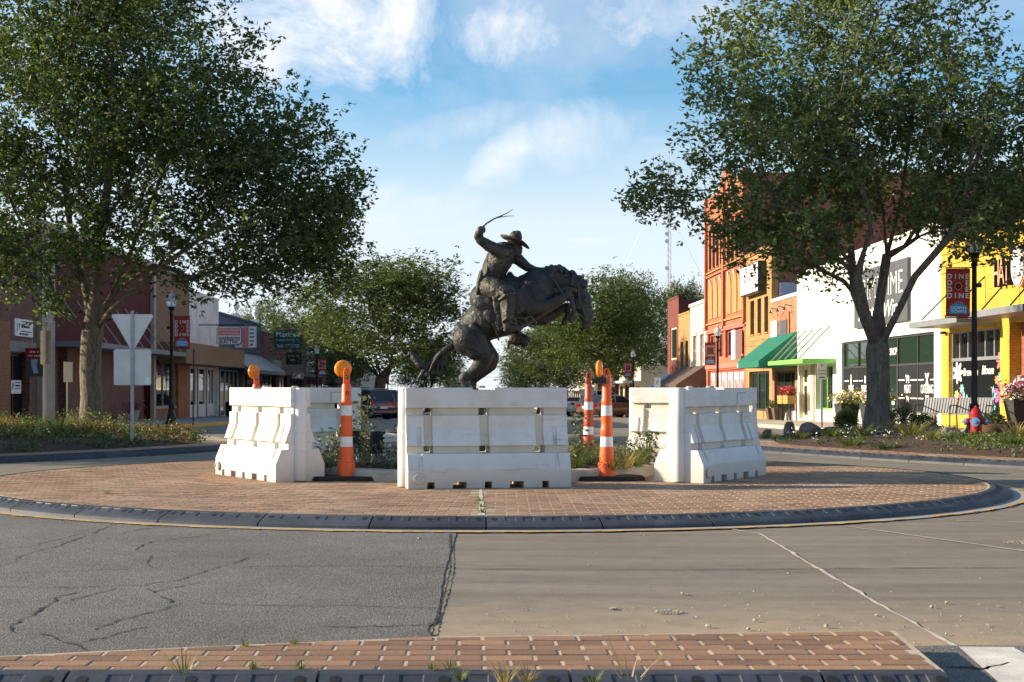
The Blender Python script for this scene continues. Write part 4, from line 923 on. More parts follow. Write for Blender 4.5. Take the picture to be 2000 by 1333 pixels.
# ------------------------------------------------------------------ fittings inside the planter
def canister(x, y, label, z=.22, tilt=0):
    t = thing('canister_floodlight', label, 'floodlight', (x, y, z), 0, 'canister floodlights in the planter')
    m = MB(); m.lathe([(.085, -.05), (.085, .20), (.08, .205)], 20); m.build('white_sleeve', X['white'], t, True)
    m = MB(); m.lathe([(.112, .13), (.105, .30), (.092, .40), (.08, .405), (.08, .39)], 20); m.build('black_housing', X['black'], t, True)
    m = MB(); m.lathe([(.078, .392), (.076, .396)], 20); m.build('lens', X['glass_g'], t)
    m = MB(); m.tube([(.07, -.085, .0), (.07, -.085, .19)], .012, 6); m.build('conduit', X['white'], t)
canister(-1.22, 16.55, 'black canister floodlight on a white sleeve with a conduit clipped to it')
canister(-1.56, 16.75, 'black canister floodlight hidden behind the lettered channelizer')
t = thing('drain_pipe', 'stub of white corrugated drain pipe standing in the planter', 'pipe', (-1.02, 16.35, .2)); m = MB(); pr = []
for k in range(7): pr += [(.10, k * .058), (.125, k * .058 + .012), (.125, k * .058 + .038), (.10, k * .058 + .05)]
m.lathe(pr + [(.085, .41), (.085, .30)], 20); m.build('corrugated_wall', X['white'], t, True); m = MB(); m.lathe([(.088, .34), (.09, .425), (.07, .43)], 16); m.build('inner_liner', X['rustic'], t)
# ------------------------------------------------------------------ trees
def sample_env(env, n, rs):                # env: list of (cx,cy,cz,rx,ry,rz,weight)
    w_ = np.array([e[6] * e[3] * e[4] * e[5] for e in env]); w_ = w_ / w_.sum(); out = []
    idx = rs.choice(len(env), size=n, p=w_)
    for i in idx:
        e = env[i]; v = rs.normal(size=3); v /= np.linalg.norm(v); r = rs.random() ** (1 / 2.3)
        out.append((e[0] + v[0] * r * e[3], e[1] + v[1] * r * e[4], e[2] + v[2] * r * e[5]))
    return np.array(out)
def grow_tree(trunk, env, n_attr, seed, r_trunk, bark, leaf, n_leaf, leaf_len, spread, name_root, parent, limbs=(), tip_r=0.0065, wt=0.32, thin=0.035, zmin=None):
    rs = np.random.default_rng(seed); pts = sample_env(env, n_attr, rs)
    if zmin is not None: pts = pts[pts[:, 2] > zmin]
    cap = 60000; pos = np.zeros((cap, 3)); par = np.full(cap, -1, int); plen = np.zeros(cap); dirv = np.zeros((cap, 3)); cnt = 0
    def add(p, q):
        nonlocal cnt
        pos[cnt] = p; par[cnt] = q
        if q >= 0:
            d = pos[cnt] - pos[q]; l = np.linalg.norm(d) + 1e-9; plen[cnt] = plen[q] + l; dirv[cnt] = d / l
        else: dirv[cnt] = (0, 0, 1)
        cnt += 1; return cnt - 1
    last = -1
    for p in trunk: last = add(np.array(p), last)
    fork = last; nofrom = max(0, cnt - 2)
    for lb in limbs:
        q = fork if len(lb[0]) == 3 else lb[0][0]
        for p in lb: q = add(np.array(p, float) + rs.normal(size=3) * 0.04, q)
    start = nofrom
    order = np.argsort(np.linalg.norm(pts - pos[fork], axis=1)); tips = []
    for k in order:
        p = pts[k]; d = np.linalg.norm(pos[start:cnt] - p, axis=1); dd = (p - pos[start:cnt]) / (d[:, None] + 1e-9)
        ang = 1 - (dd * dirv[start:cnt]).sum(1)
        q = start + int(np.argmin(d * (1 + 0.35 * ang) + wt * plen[start:cnt])); a = pos[q].copy(); l = np.linalg.norm(p - a); ns = max(1, int(l / 0.42)); t0 = dirv[q] * l * 0.45
        c = q
        for j in range(1, ns + 1):
            t = j / ns; h1 = t ** 3 - 2 * t * t + t; b = a + (p - a) * (3 * t * t - 2 * t ** 3) * 0.6 + (p - a) * t * 0.4 + t0 * h1 + rs.normal(size=3) * 0.03 * (j < ns)
            c = add(b, c)
        tips.append(c)
    ch = [[] for _ in range(cnt)]
    for i in range(cnt):
        if par[i] >= 0: ch[par[i]].append(i)
    e = 2.12; rad = np.zeros(cnt)
    for i in range(cnt - 1, -1, -1): rad[i] = (sum(rad[j] ** e for j in ch[i])) ** (1 / e) if ch[i] else tip_r
    # children always come after parents, so one backward pass is enough
    sc = r_trunk / rad[len(trunk) - 1]; rad = np.where(rad < 0.02, rad, 0.02 * (rad / 0.02) ** (math.log(r_trunk / 0.02) / math.log(max(rad[len(trunk) - 1], 0.021) / 0.02)))
    for i in range(len(trunk)):
        z = trunk[i][2] - trunk[0][2]; rad[i] = r_trunk * (1 + 0.55 * math.exp(-z / 0.28)) * (1.0 if i < len(trunk) - 1 else 1.05)
    mb = MB(); done = np.zeros(cnt, bool)
    for i in range(cnt):
        if i and done[i]: continue
        if i and par[i] < 0: continue
        chain = [i] if i == 0 else [par[i], i]; c = i; done[i] = True
        while ch[c]:
            nx = max(ch[c], key=lambda j: rad[j]); chain.append(nx); done[nx] = True; c = nx
        r0 = rad[i]; nsd = 14 if r0 > .2 else 8 if r0 > .06 else 5 if r0 > .02 else 3
        rr = [rad[j] for j in chain]
        if i: rr[0] = min(rad[chain[0]], rad[chain[1]] * 1.15)
        mb.tube([pos[j] for j in chain], rr, nsd, 0, True)
    mb.build('trunk', bark, parent, 'all')
    small = np.where(rad[:cnt] < thin)[0]; small = small[small > len(trunk)]
    wts = np.where(np.isin(small, tips), 3.0, 1.0); wts /= wts.sum()
    kc = 5; n_leaf = n_leaf // kc; pick = rs.choice(small, size=n_leaf, p=wts); cen = pos[pick] + rs.normal(size=(n_leaf, 3)) * np.array([spread, spread, spread * .8]); cen = np.repeat(cen, kc, axis=0); cen = cen + rs.normal(size=cen.shape) * leaf_len * .28
    me = leaf_mesh(cen, leaf_len, rs, leaf, 0.5); link_mesh('crown', me, parent); return mb
def leaf_mesh(cen, ln, rs, mat, droop=0.3, wid=0.46):
    n = len(cen); d = rs.normal(size=(n, 3)); d[:, 2] = d[:, 2] * .6 - droop * .4; d /= np.linalg.norm(d, axis=1)[:, None]
    s = np.cross(d, rs.normal(size=(n, 3))); s /= np.linalg.norm(s, axis=1)[:, None] + 1e-9; nn = np.cross(d, s)
    l = ln * rs.uniform(.65, 1.3, n)[:, None]; wv = l * wid
    v = np.stack([cen, cen + d * l * .5 + s * wv * .5 + nn * l * .08, cen + d * l, cen + d * l * .5 - s * wv * .5 + nn * l * .08], 1).reshape(-1, 3)
    b = np.arange(n)[:, None] * 4; f = np.concatenate([b + [0, 1, 2], b + [0, 2, 3]], 1).reshape(-1, 3)
    return np_mesh('crown', v, f, mat)
def env_px(lst, d, ry):                    # ellipses seen on the photograph, given the tree's own distance and depth
    return [(PX(x, d + dy), d + dy, PZ(y, d + dy), rx * d / FPX, r if r else ry, rz * d / FPX, wgt) for x, y, rx, rz, dy, r, wgt in lst]
TL = thing('street_tree', 'broad dark-leaved tree with pale sunlit trunk in the bed beside the yield sign', 'tree', (0, 0, 0), 0, 'big street trees')
DL = 32.0; b0 = (PX(178, DL), DL, G(DL) + .08)
trunkL = [b0, (b0[0] + .0, DL, b0[2] + .3), (b0[0] + .01, DL, b0[2] + .9), (b0[0] - .02, DL, b0[2] + 1.5), (b0[0] + .0, DL, b0[2] + 2.1), (b0[0] + .04, DL, b0[2] + 2.45)]
envL = env_px([(120, 140, 300, 260, 0, 4.2, 1.0), (330, 250, 280, 220, -.5, 3.8, 1.0), (520, 330, 165, 165, 0, 3.0, 1.0), (600, 430, 100, 90, 0, 2.4, 1.1), (380, 470, 250, 90, -.5, 3.2, 1.0), (-60, 400, 240, 190, 0, 3.8, .9), (200, -90, 330, 160, 0, 4.0, .8), (610, 515, 95, 50, .5, 2.0, 2.2), (640, 400, 62, 120, 0, 2.0, 2.0), (30, 590, 90, 45, -2.5, 1.2, .8), (480, 545, 120, 42, -.5, 1.8, 2.0), (90, 470, 190, 90, -1.5, 2.2, 1.0)], DL, 4)
def lp(x, y, dy, d): return (PX(x, d + dy), d + dy, PZ(y, d + dy))
limbsL = [[lp(120, 610, -.6, DL), lp(70, 545, -1.2, DL), lp(10, 480, -1.8, DL), lp(-60, 420, -2.2, DL)], [lp(165, 570, .4, DL), lp(140, 470, .8, DL), lp(120, 330, 1.2, DL), lp(100, 150, 1.4, DL)],
          [lp(188, 560, -.3, DL), lp(195, 440, -.6, DL), lp(215, 300, -.8, DL), lp(225, 100, -.9, DL)], [lp(215, 585, .5, DL), lp(250, 500, 1.0, DL), lp(300, 400, 1.6, DL), lp(350, 250, 2.0, DL)], [lp(230, 600, -.5, DL), lp(300, 525, -1.0, DL), lp(400, 460, -1.3, DL), lp(520, 420, -1.2, DL), lp(600, 410, -1.0, DL)]]
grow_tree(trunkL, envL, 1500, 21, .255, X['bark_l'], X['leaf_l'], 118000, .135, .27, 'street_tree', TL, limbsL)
TR = thing('street_tree', 'tall open-crowned tree with dark forked trunk beside the fire hydrant', 'tree', (0, 0, 0), 0, 'big street trees')
DR = 30.5; c0 = (PX(1712, DR), DR, G(DR) + .08)
trunkR = [c0, (c0[0], DR, c0[2] + .25), (c0[0] + .03, DR, c0[2] + .8), (c0[0] + .04, DR, c0[2] + 1.4), (c0[0] + .02, DR, c0[2] + 1.95)]
envR = env_px([(1600, 200, 230, 200, 0, 3.6, 1.0), (1480, 290, 150, 130, 0, 2.8, 1.0), (1300, 385, 85, 50, 0, 1.3, 3.2), (1420, 120, 85, 110, 0, 2.0, .9), (1830, 260, 240, 230, .5, 3.8, 1.0), (1540, 440, 170, 95, 0, 2.6, 1.7), (1890, 430, 120, 80, -1.0, 2.6, 1.2), (1700, -30, 300, 110, 0, 3.6, .8), (1420, 440, 75, 48, 0, 1.4, 1.0), (1620, 520, 90, 48, .6, 1.4, 1.5), (2050, 350, 180, 240, 0, 3.4, .8)], DR, 3.6)
limbsR = [[lp(1690, 600, -.3, DR), lp(1672, 540, -.5, DR), lp(1630, 460, -.9, DR), lp(1560, 410, -1.1, DR), lp(1470, 390, -1.0, DR), lp(1370, 375, -.8, DR)], [lp(1672, 570, .4, DR), lp(1660, 480, .7, DR), lp(1650, 350, .9, DR), lp(1600, 220, 1.1, DR)],
          [lp(1720, 600, .3, DR), lp(1730, 500, .6, DR), lp(1760, 400, 1.0, DR), lp(1780, 250, 1.2, DR), lp(1800, 120, 1.2, DR)], [lp(1745, 610, -.3, DR), lp(1790, 545, -.7, DR), lp(1850, 470, -1.2, DR), lp(1920, 390, -1.5, DR)]]
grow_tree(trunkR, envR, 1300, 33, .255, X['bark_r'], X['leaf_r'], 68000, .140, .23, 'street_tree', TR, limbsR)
# trees further down the street: a few kinds, each copy turned and scaled
def proto(seed, hgt, rad, leaf, n_attr, n_leaf, ln, low=.28, bark=None):
    t = thing('street_tree', 'x', 'tree'); rs = np.random.default_rng(seed)
    env = [(0, 0, hgt * .60, rad, rad, hgt * .36, 1.0), (0, 0, hgt * .38, rad * .95, rad * .95, hgt * .16, 1.2)] + [(rs.uniform(-.5, .5) * rad, rs.uniform(-.5, .5) * rad, hgt * rs.uniform(.5, .82), rad * rs.uniform(.4, .6), rad * rs.uniform(.4, .6), hgt * rs.uniform(.14, .22), 1.6) for _ in range(6)]
    tr = [(0, 0, -.1), (.03, 0, hgt * .08), (0, .05, hgt * .16), (.05, 0, hgt * .22)]
    lim = [[(math.cos(a) * rad * k, math.sin(a) * rad * k, hgt * (.24 + k * .5)) for k in (.15, .3, .5)] for a in (0.3, 1.7, 2.9, 4.2, 5.4)]
    grow_tree(tr, env, n_attr, seed, hgt * .026, bark or X['bark_r'], leaf, n_leaf, ln, rad * .085, 'street_tree', t, lim, .008, .3, .05, hgt * low); return t
PA = proto(101, 10, 4.6, X['leaf_m'], 520, 44000, .17, .27); PB = proto(102, 9, 4.0, X['leaf_far'], 420, 32000, .17, .16); PC_ = proto(103, 10.5, 4.4, X['leaf_m'], 520, 44000, .16, .29)
used = set()
def put(p, px, d, top, wpx, rz, label, gr='trees down the street'):
    o = p if p not in used else copy_tree(p); used.add(p); ox = PX(px, d); h0 = {PA: 10, PB: 9, PC_: 10.5}.get(p); z0 = G(d) + .05
    hh = PZ(top, d) - z0; o.location = (ox, d, z0); o.rotation_euler = (0, 0, rz); kz = hh / (h0 * .985); kx = wpx * d / FPX / 9.2; o.scale = (kx, kx, kz); tag(o, label, 'tree', gr); return o
p_src = {}
put(PA, 742, 96, 496, 385, 0.4, 'large spreading tree beside the dark parked cars, behind the street lamp with the LIVE banner')
put(PC_, 1170, 112, 518, 290, 2.2, 'dense green tree between the horse\'s head and the blue awning')
PA2 = put(PB, 1055, 128, 640, 205, 1.0, 'low pale green tree behind the faded channelizer, under the horse\'s belly')
put(PA, 1235, 125, 533, 170, 3.9, 'green tree rising behind the street lamp with the PLAY banner')
put(PB, 1325, 150, 545, 150, 4.4, 'bright leafy tree behind the dark red brick building')
put(PC_, 560, 150, 565, 190, 0.9, 'yellow-green tree rising behind the frame shop sign')
put(PB, 885, 215, 700, 80, 2.6, 'small grey-green tree at the far end of the street')
put(PC_, 835, 150, 640, 150, 5.2, 'shaded tree next to the traffic signal, behind the statue\'s tail')
put(PA, 1010, 230, 690, 70, 1.9, 'small round tree far down the street beside the open sky')
put(PB, 1385, 190, 560, 120, .2, 'distant tree seen above the white brick building')
put(PC_, 470, 190, 600, 130, 3.0, 'distant tree seen above the blue building')
put(PA, 1105, 140, 600, 170, 2.9, 'dense tree filling the gap behind the bright channelizer')
put(PB, 655, 130, 590, 180, 1.4, 'leafy tree behind the frame shop sign and the LIVE banner')
t = copy_tree(PC_); t.location = (-17.6, 23.6, .05); t.scale = (.72, .72, .74); t.rotation_euler = (0, 0, 1.1); tag(t, 'street tree on the corner left of the planted bed, shading the road there', 'tree', 'trees down the street')
# ------------------------------------------------------------------ buildings
XR, XL = 14.6, -15.9
def DD(side, x): return (XR * FPX / (x - VPX)) if side > 0 else (XL * FPX / (x - VPX))
X.update(yellow_brick=brickwall('yellow_painted_brick', (0.56, 0.36, 0.035), (0.60, 0.40, 0.045), (0.46, 0.28, 0.03), painted=True, rough=.65), white_brick=brickwall('white_painted_brick', (0.74, 0.72, 0.68), (0.79, 0.77, 0.73), (0.62, 0.60, 0.56), painted=True, rough=.6),
 orange_brick=brickwall('orange_brick', (0.355, 0.118, 0.052), (0.41, 0.148, 0.068), (0.31, 0.14, 0.08)), tan_brick=brickwall('golden_brick', (0.42, 0.20, 0.06), (0.50, 0.265, 0.085), (0.34, 0.21, 0.10)), brown_brick=brickwall('brown_brick', (0.30, 0.135, 0.065), (0.42, 0.21, 0.10), (0.22, 0.15, 0.10)),
 side_brick=brickwall('side_wall_brick', (0.26, 0.075, 0.045), (0.33, 0.105, 0.06), (0.24, 0.12, 0.085)), dark_brick=brickwall('dark_brick', (0.13, 0.045, 0.032), (0.20, 0.075, 0.05), (0.16, 0.12, 0.10)), red_brick=brickwall('dark_red_brick', (0.16, 0.035, 0.026), (0.22, 0.05, 0.036), (0.14, 0.05, 0.04)), pale_brick=brickwall('flaking_white_brick', (0.62, 0.57, 0.50), (0.50, 0.30, 0.22), (0.60, 0.57, 0.52)),
 white_panel=M('white_metal_panel', (0.72, 0.70, 0.65), 0.5, 0.05, 1.5, 0.05), maroon=M('maroon_fascia', (0.085, 0.011, 0.012), 0.7, 0.15, 2, spec=.2), tan_fascia=M('tan_fascia', (0.21, 0.13, 0.062), 0.6, 0.08, 1.5, 0.05), stucco=stonemat('brown_stucco', (0.15, 0.082, 0.042), (0.30, 0.18, 0.10), 9), beige=M('beige_render', (0.36, 0.31, 0.25), 0.8, 0.12), blue_wall=M('blue_grey_wall', (0.085, 0.115, 0.175), 0.75, 0.15, 2, 0.2), stonewall=stonemat('brown_stone_cladding', (0.055, 0.036, 0.026), (0.17, 0.11, 0.075), 3),
 orange_tile=brickwall('orange_glazed_brick', (0.30, 0.125, 0.05), (0.36, 0.16, 0.065), (0.2, 0.1, 0.05)), concrete2=M('lintel_concrete', (0.22, 0.21, 0.195), 0.85), roof=M('roof_felt', (0.10, 0.095, 0.09), 0.9), red_paint=M('red_shopfront_paint', (0.50, 0.085, 0.055), 0.55, 0.15, 3), coral=M('coral_paint', (0.60, 0.17, 0.12), 0.6, 0.1), cream=M('cream_paint', (0.66, 0.58, 0.42), 0.6, 0.1, 3),
 green_aw=M('green_canvas', (0.010, 0.145, 0.088), 0.75, 0.15, 3, 0.15, 120), blue_aw=M('blue_canvas', (0.010, 0.045, 0.16), 0.75, 0.15, 3, 0.15, 120), brown_aw=M('brown_canvas', (0.105, 0.070, 0.052), 0.8, 0.15, 3, 0.15, 120), lime=M('lime_green_paint', (0.20, 0.56, 0.11), 0.5, 0.08), dark_frame=M('dark_window_frame', (0.045, 0.046, 0.048), 0.45, 0.1, 3, 0), silver=M('aluminium_frame', (0.40, 0.40, 0.40), 0.4, 0.1, 3, 0, metal=.5), grey_metal=M('grey_canopy_metal', (0.19, 0.20, 0.215), 0.45, 0.12, 2, 0.05), blue_metal=M('blue_ribbed_metal', (0.055, 0.085, 0.135), 0.5, 0.1, 2), sign_dark=M('charcoal_sign', (0.075, 0.082, 0.088), 0.6, 0.1, 2), plaster=M('white_sign_face', (0.78, 0.77, 0.74), 0.5, 0.06, 2, 0), pink=M('faded_red_print', (0.62, 0.20, 0.22), 0.6), teal=M('dark_green_sign', (0.010, 0.075, 0.062), 0.5), pale_blue=M('pale_blue_print', (0.42, 0.52, 0.62), 0.6), bluegrey_paint=M('lavender_grey_paint', (0.40, 0.41, 0.48), 0.8, 0.15, 4, .3), egg=M('pale_grey_enamel', (0.45, 0.47, 0.5), 0.4), orange_trim=M('orange_trim', (0.62, 0.33, 0.19), 0.5), door_wood=M('dark_door', (0.06, 0.045, 0.035), 0.6))
class Bld:
    def __init__(s, side, ya, yb, label, name='shop_building', gr=None):
        s.side = side; s.xf = XR if side > 0 else XL; s.ya, s.yb = ya, yb; ym = (ya + yb) / 2; s.z0 = G(ym) + .12; s.P = Vector((s.xf, ym, s.z0))
        s.t = thing(name, label, 'building', s.P, 0, gr or ('shopfronts in sun' if side > 0 else 'shopfronts in shade'))
    def x(s, w): return s.xf + s.side * w
    def put(s, m, name, mat, par=None, smooth=False):
        par = par or s.t; o = m.build(name, mat, par, smooth)
        if par is s.t: o.location = -s.P
        return o
    def bx(s, m, w0, w1, y0, y1, z0, z1, mi=0):
        a, b = sorted((s.x(w0), s.x(w1))); return m.box(a, b, min(y0, y1), max(y0, y1), min(z0, z1), max(z0, z1), mi)
    def wall(s, mat, top, openings=(), ya=None, yb=None, z0=None, th=.32, name='front_wall', w0=0.0):
        ya = s.ya if ya is None else ya; yb = s.yb if yb is None else yb; z0 = s.z0 - .6 if z0 is None else z0
        ys = sorted({ya, yb} | {v for o in openings for v in o[:2] if ya < v < yb}); zs = sorted({z0, top} | {v for o in openings for v in o[2:4] if z0 < v < top}); m = MB()
        for i in range(len(ys) - 1):
            run = None
            for j in range(len(zs) - 1):
                cy_, cz_ = (ys[i] + ys[i + 1]) / 2, (zs[j] + zs[j + 1]) / 2
                op = any(o[0] < cy_ < o[1] and o[2] < cz_ < o[3] for o in openings)
                if not op and run is None: run = zs[j]
                if (op or j == len(zs) - 2) and run is not None: s.bx(m, w0, w0 + th, ys[i], ys[i + 1], run, zs[j] if op else zs[j + 1]); run = None
        return s.put(m, name, mat)
    def mass(s, mat, top, depth=16.0, roof=True, near=True):
        m = MB(); s.bx(m, .321, depth, s.ya + .004, s.yb - .004, s.z0 - .6, top - .25); s.put(m, 'side_wall', mat)
        m = MB(); s.bx(m, .33, depth - .1, s.ya + .1, s.yb - .1, top - .249, top - .2); s.put(m, 'roof', X['roof'])
    def cap(s, mat, top, th=.12, out=.05):
        m = MB(); s.bx(m, -out, .36, s.ya, s.yb, top + .002, top + th); return s.put(m, 'coping', mat)
    def window(s, y0, y1, z0, z1, nx=1, zbars=(), frame=None, glass=None, rec=.14, fw=.05, ybars=None, sill=None, name='window'):
        m = MB(); s.bx(m, rec + .02, rec + .035, y0 + .002, y1 - .002, z0 + .002, z1 - .002); g = s.put(m, name, glass or X['glass'])
        m = MB(); s.bx(m, rec - .03, rec + .018, y0, y0 + fw, z0, z1); s.bx(m, rec - .03, rec + .018, y1 - fw, y1, z0, z1); s.bx(m, rec - .028, rec + .018, y0 + fw, y1 - fw, z0, z0 + fw); s.bx(m, rec - .028, rec + .018, y0 + fw, y1 - fw, z1 - fw, z1)
        ybars = ybars if ybars is not None else [y0 + (y1 - y0) * k / nx for k in range(1, nx)]
        for yb in ybars: s.bx(m, rec - .032, rec + .017, yb - fw * .5, yb + fw * .5, z0 + fw, z1 - fw)
        for zb in zbars: s.bx(m, rec - .026, rec + .016, y0 + fw, y1 - fw, zb - fw * .5, zb + fw * .5)
        s.put(m, 'frame', frame or X['dark_frame'], g)
        if sill: m = MB(); s.bx(m, -.06, rec - .031, y0 - .05, y1 + .05, z0 - .07, z0 - .001); s.put(m, 'sill', sill, g)
        return g
    def canopy(s, y0, y1, z0, z1, out, mat, name='flat_canopy'):
        m = MB(); s.bx(m, -out, -.001, y0, y1, z0, z1); return s.put(m, name, mat)
    def rods(s, ys, zt, zb, out, mat, r=.022):
        for y in ys: m = MB(); m.tube([(s.x(.0), y, zt), (s.x(-out + .1), y, zb)], r, 6); s.put(m, 'tie_rod', mat)
    def awning(s, y0, y1, zt, zb, out, mat, drop=.22, name='canvas_awning'):
        m = MB(); a, b = s.x(-.002), s.x(-out)
        pts = [(a, zt), (b, zb), (b, zb - drop), (a, zb - drop)]
        m.prism(pts, lambda p, q, t: (p, t, q), y0, y1); return s.put(m, name, mat)
    def txt(s, body, size, mat, y, z, w, par=None, sx=1.0, name='lettering', **k):
        o = text(body, size, mat, par or s.t, (s.x(w), y, z), (R(90), 0, R(-90) if s.side > 0 else R(90)), name, sx=sx, **k)
        if par is None or par is s.t: o.location = Vector((s.x(w), y, z)) - s.P
        return o
def flat(b, pts, w, name, mat, par, th=.004):         # flat print: polygon in (along street as read, z)
    m = MB(); m.prism(pts, lambda p, q, t: (b.x(-t), p, q), w, w + th); return b.put(m, name, mat, par)
# ---- right side, from the corner outwards
b = Bld(1, 29.6, 41.8, 'bright yellow painted brick restaurant with flowers painted on its window'); e = b.z0
b.wall(X['yellow_brick'], 5.55, [(37.1, 41.15, .36, 2.86), (33.2, 36.45, e, 2.95), (30.4, 32.8, .5, 2.8)]); b.mass(X['side_brick'], 5.55); b.cap(X['yellow_brick'], 5.55)
for z in (4.72, 4.95, 5.3): m = MB(); b.bx(m, -.04, -.001, 29.6, 41.8, z, z + .07); b.put(m, 'string_course', X['yellow_brick'])
g = b.window(37.1, 41.15, .36, 2.86, 1, (2.03,), X['silver'], ybars=[]) 
for k in range(1, 6): m = MB(); b.bx(m, .10, .155, 37.1 + 4.05 * k / 6 - .03, 37.1 + 4.05 * k / 6 + .03, 2.06, 2.8); b.put(m, 'transom_bar', X['silver'], g)
m = MB(); b.bx(m, .08, .158, 37.14, 41.1, 1.96, 2.06); b.put(m, 'transom', X['grey_metal'], g)
b.txt('Brunch in', .33, X['white_ink'], 39.72, 1.62, .148, g, .92, shear=.25, bold=.008); b.txt('Bloom', .36, X['white_ink'], 38.38, 1.66, .148, g, .95, shear=.25, bold=.008)
b.txt('~~~~~', .14, X['white_ink'], 38.9, .62, .148, g, 1.1)
def flower(b, par, y, z, r, mat, cmat, n=7, petal=.42, ph=0.0):
    for k in range(n):
        a = 2 * math.pi * k / n + ph; ca, sa = math.cos(a), math.sin(a); pts = []
        for j in range(8):
            t = 2 * math.pi * j / 8; u, v = r * (.55 + .45 * math.cos(t)), r * petal * .5 * math.sin(t); pts.append((y + (u * ca - v * sa) * 1.25, z + u * sa + v * ca))
        flat(b, pts, -.149, 'painted_petal', mat, par, .003)
    flat(b, [(y + r * .28 * math.cos(j * .785) * 1.25, z + r * .28 * math.sin(j * .785)) for j in range(8)], -.1525, 'painted_flower_centre', cmat, par, .003)
PK = M('mint_print', (0.20, 0.55, 0.48), 0.6); OR_ = M('orange_print', (0.75, 0.25, 0.06), 0.6); LM = M('lemon_print', (0.75, 0.72, 0.15), .6); CO = M('rose_print', (0.72, 0.16, 0.20), 0.6)
for y, z, r, mt, cm, ph in ((40.75, 1.62, .36, X['petal_w'], X['petal_y'], .4), (40.85, .92, .17, LM, OR_, 0), (40.72, .62, .22, OR_, LM, .3), (40.42, 1.12, .16, PK, LM, .2), (40.55, .85, .15, X['petal_p'], LM, .2), (40.1, .58, .19, X['petal_w'], LM, .1), (37.4, 1.9, .30, CO, LM, .2), (37.45, 1.45, .17, PK, LM, .1), (37.42, .98, .40, X['petal_p'], X['petal_y'], .3), (37.7, 1.38, .14, OR_, LM, 0), (38.25, .62, .19, X['petal_w'], LM, 0), (37.9, .95, .13, PK, LM, .3), (37.95, .62, .13, PK, LM, .4)): flower(b, g, y, z, r, mt, cm, 7, .42, ph)
for y, z in ((40.25, .95), (40.0, .85), (37.95, 1.1), (38.05, .75)): flat(b, [(y, z - .3), (y + .03, z - .3), (y + .1, z), (y, z + .12), (y - .08, z)], -.149, 'painted_leaf', PK, g, .003)
# recessed entrance
m = MB(); b.bx(m, 1.5, 1.56, 33.2, 36.45, e - .1, 2.95); b.put(m, 'recess_back_wall', X['yellow_brick'])
m = MB(); b.bx(m, 1.44, 1.498, 34.3, 35.4, e, 2.2); dr = b.put(m, 'entrance_door', X['glass']); m = MB(); b.bx(m, 1.40, 1.436, 34.24, 34.32, e, 2.26); b.bx(m, 1.40, 1.436, 35.38, 35.46, e, 2.26); b.bx(m, 1.40, 1.436, 34.32, 35.38, 2.18, 2.26); b.put(m, 'frame', X['dark_frame'], dr)
m = MB(); b.bx(m, .2, .32, 36.2, 36.44, 1.1, 1.5); b.put(m, 'menu_box', X['silver'])
b.window(30.4, 32.8, .5, 2.8, 2, (2.0,), X['silver'])
b.canopy(37.0, 41.1, 2.98, 3.16, 1.25, X['grey_metal']); b.canopy(32.9, 36.5, 3.06, 3.24, 1.1, X['grey_metal'])
b.rods((38.2, 40.2), 4.35, 3.2, 1.25, X['black_metal']); b.rods((33.9, 35.8), 4.4, 3.26, 1.1, X['black_metal'])
m = MB(); b.bx(m, -.16, -.05, 41.2, 41.45, 2.82, 2.9); b.put(m, 'wall_lamp', X['black_metal'])
SG = thing('shop_sign', 'cut-out black letters with copper edges and a frying-pan emblem on the yellow wall', 'sign', (b.x(-.16), 36.2, 4.3))
def sgt(body, size, mat, y, z, w, ex, bold=0.0, sx=1.0): 
    o = text(body, size, mat, SG, (b.x(w) - b.x(-.16), y - 36.2, z - 4.3), (R(90), 0, R(-90)), 'letter', ex, sx, bold=bold); return o
for ch_, yy in (('H', 36.82), ('A', 36.45), ('T', 36.1)): sgt(ch_, 1.06, X['black_ink'], yy, 4.28, -.12, .09, .012, .62); sgt(ch_, 1.06, X['orange_trim'], yy, 4.28, -.225, .004, -.006, .62)
for ch_, yy in (('C', 34.75), ('H', 34.4)): sgt(ch_, 1.06, X['black_ink'], yy, 4.28, -.12, .09, .012, .62); sgt(ch_, 1.06, X['orange_trim'], yy, 4.28, -.225, .004, -.006, .62)
for r, dx, mt in ((.46, .00, X['orange_trim']), (.42, -.03, X['egg']), (.26, -.05, X['plaster'])):
    m = MB(); m.lathe([(r, -.03), (r, .03)], 28, (-.02 + dx, -.85, .10), 0, Matrix.Rotation(R(90), 3, 'Y') @ Matrix.Scale(1.25, 3, (1, 0, 0))); m.build('pan_disc', mt, SG, True)
m = MB(); m.hexa([(-.06, -.42, .5), (.04, -.42, .5), (.04, -.28, .46), (-.06, -.28, .46), (-.06, -.22, 1.02), (.04, -.22, 1.02), (.04, -.08, .98), (-.06, -.08, .98)]); m.build('pan_handle', X['black_metal'], SG)
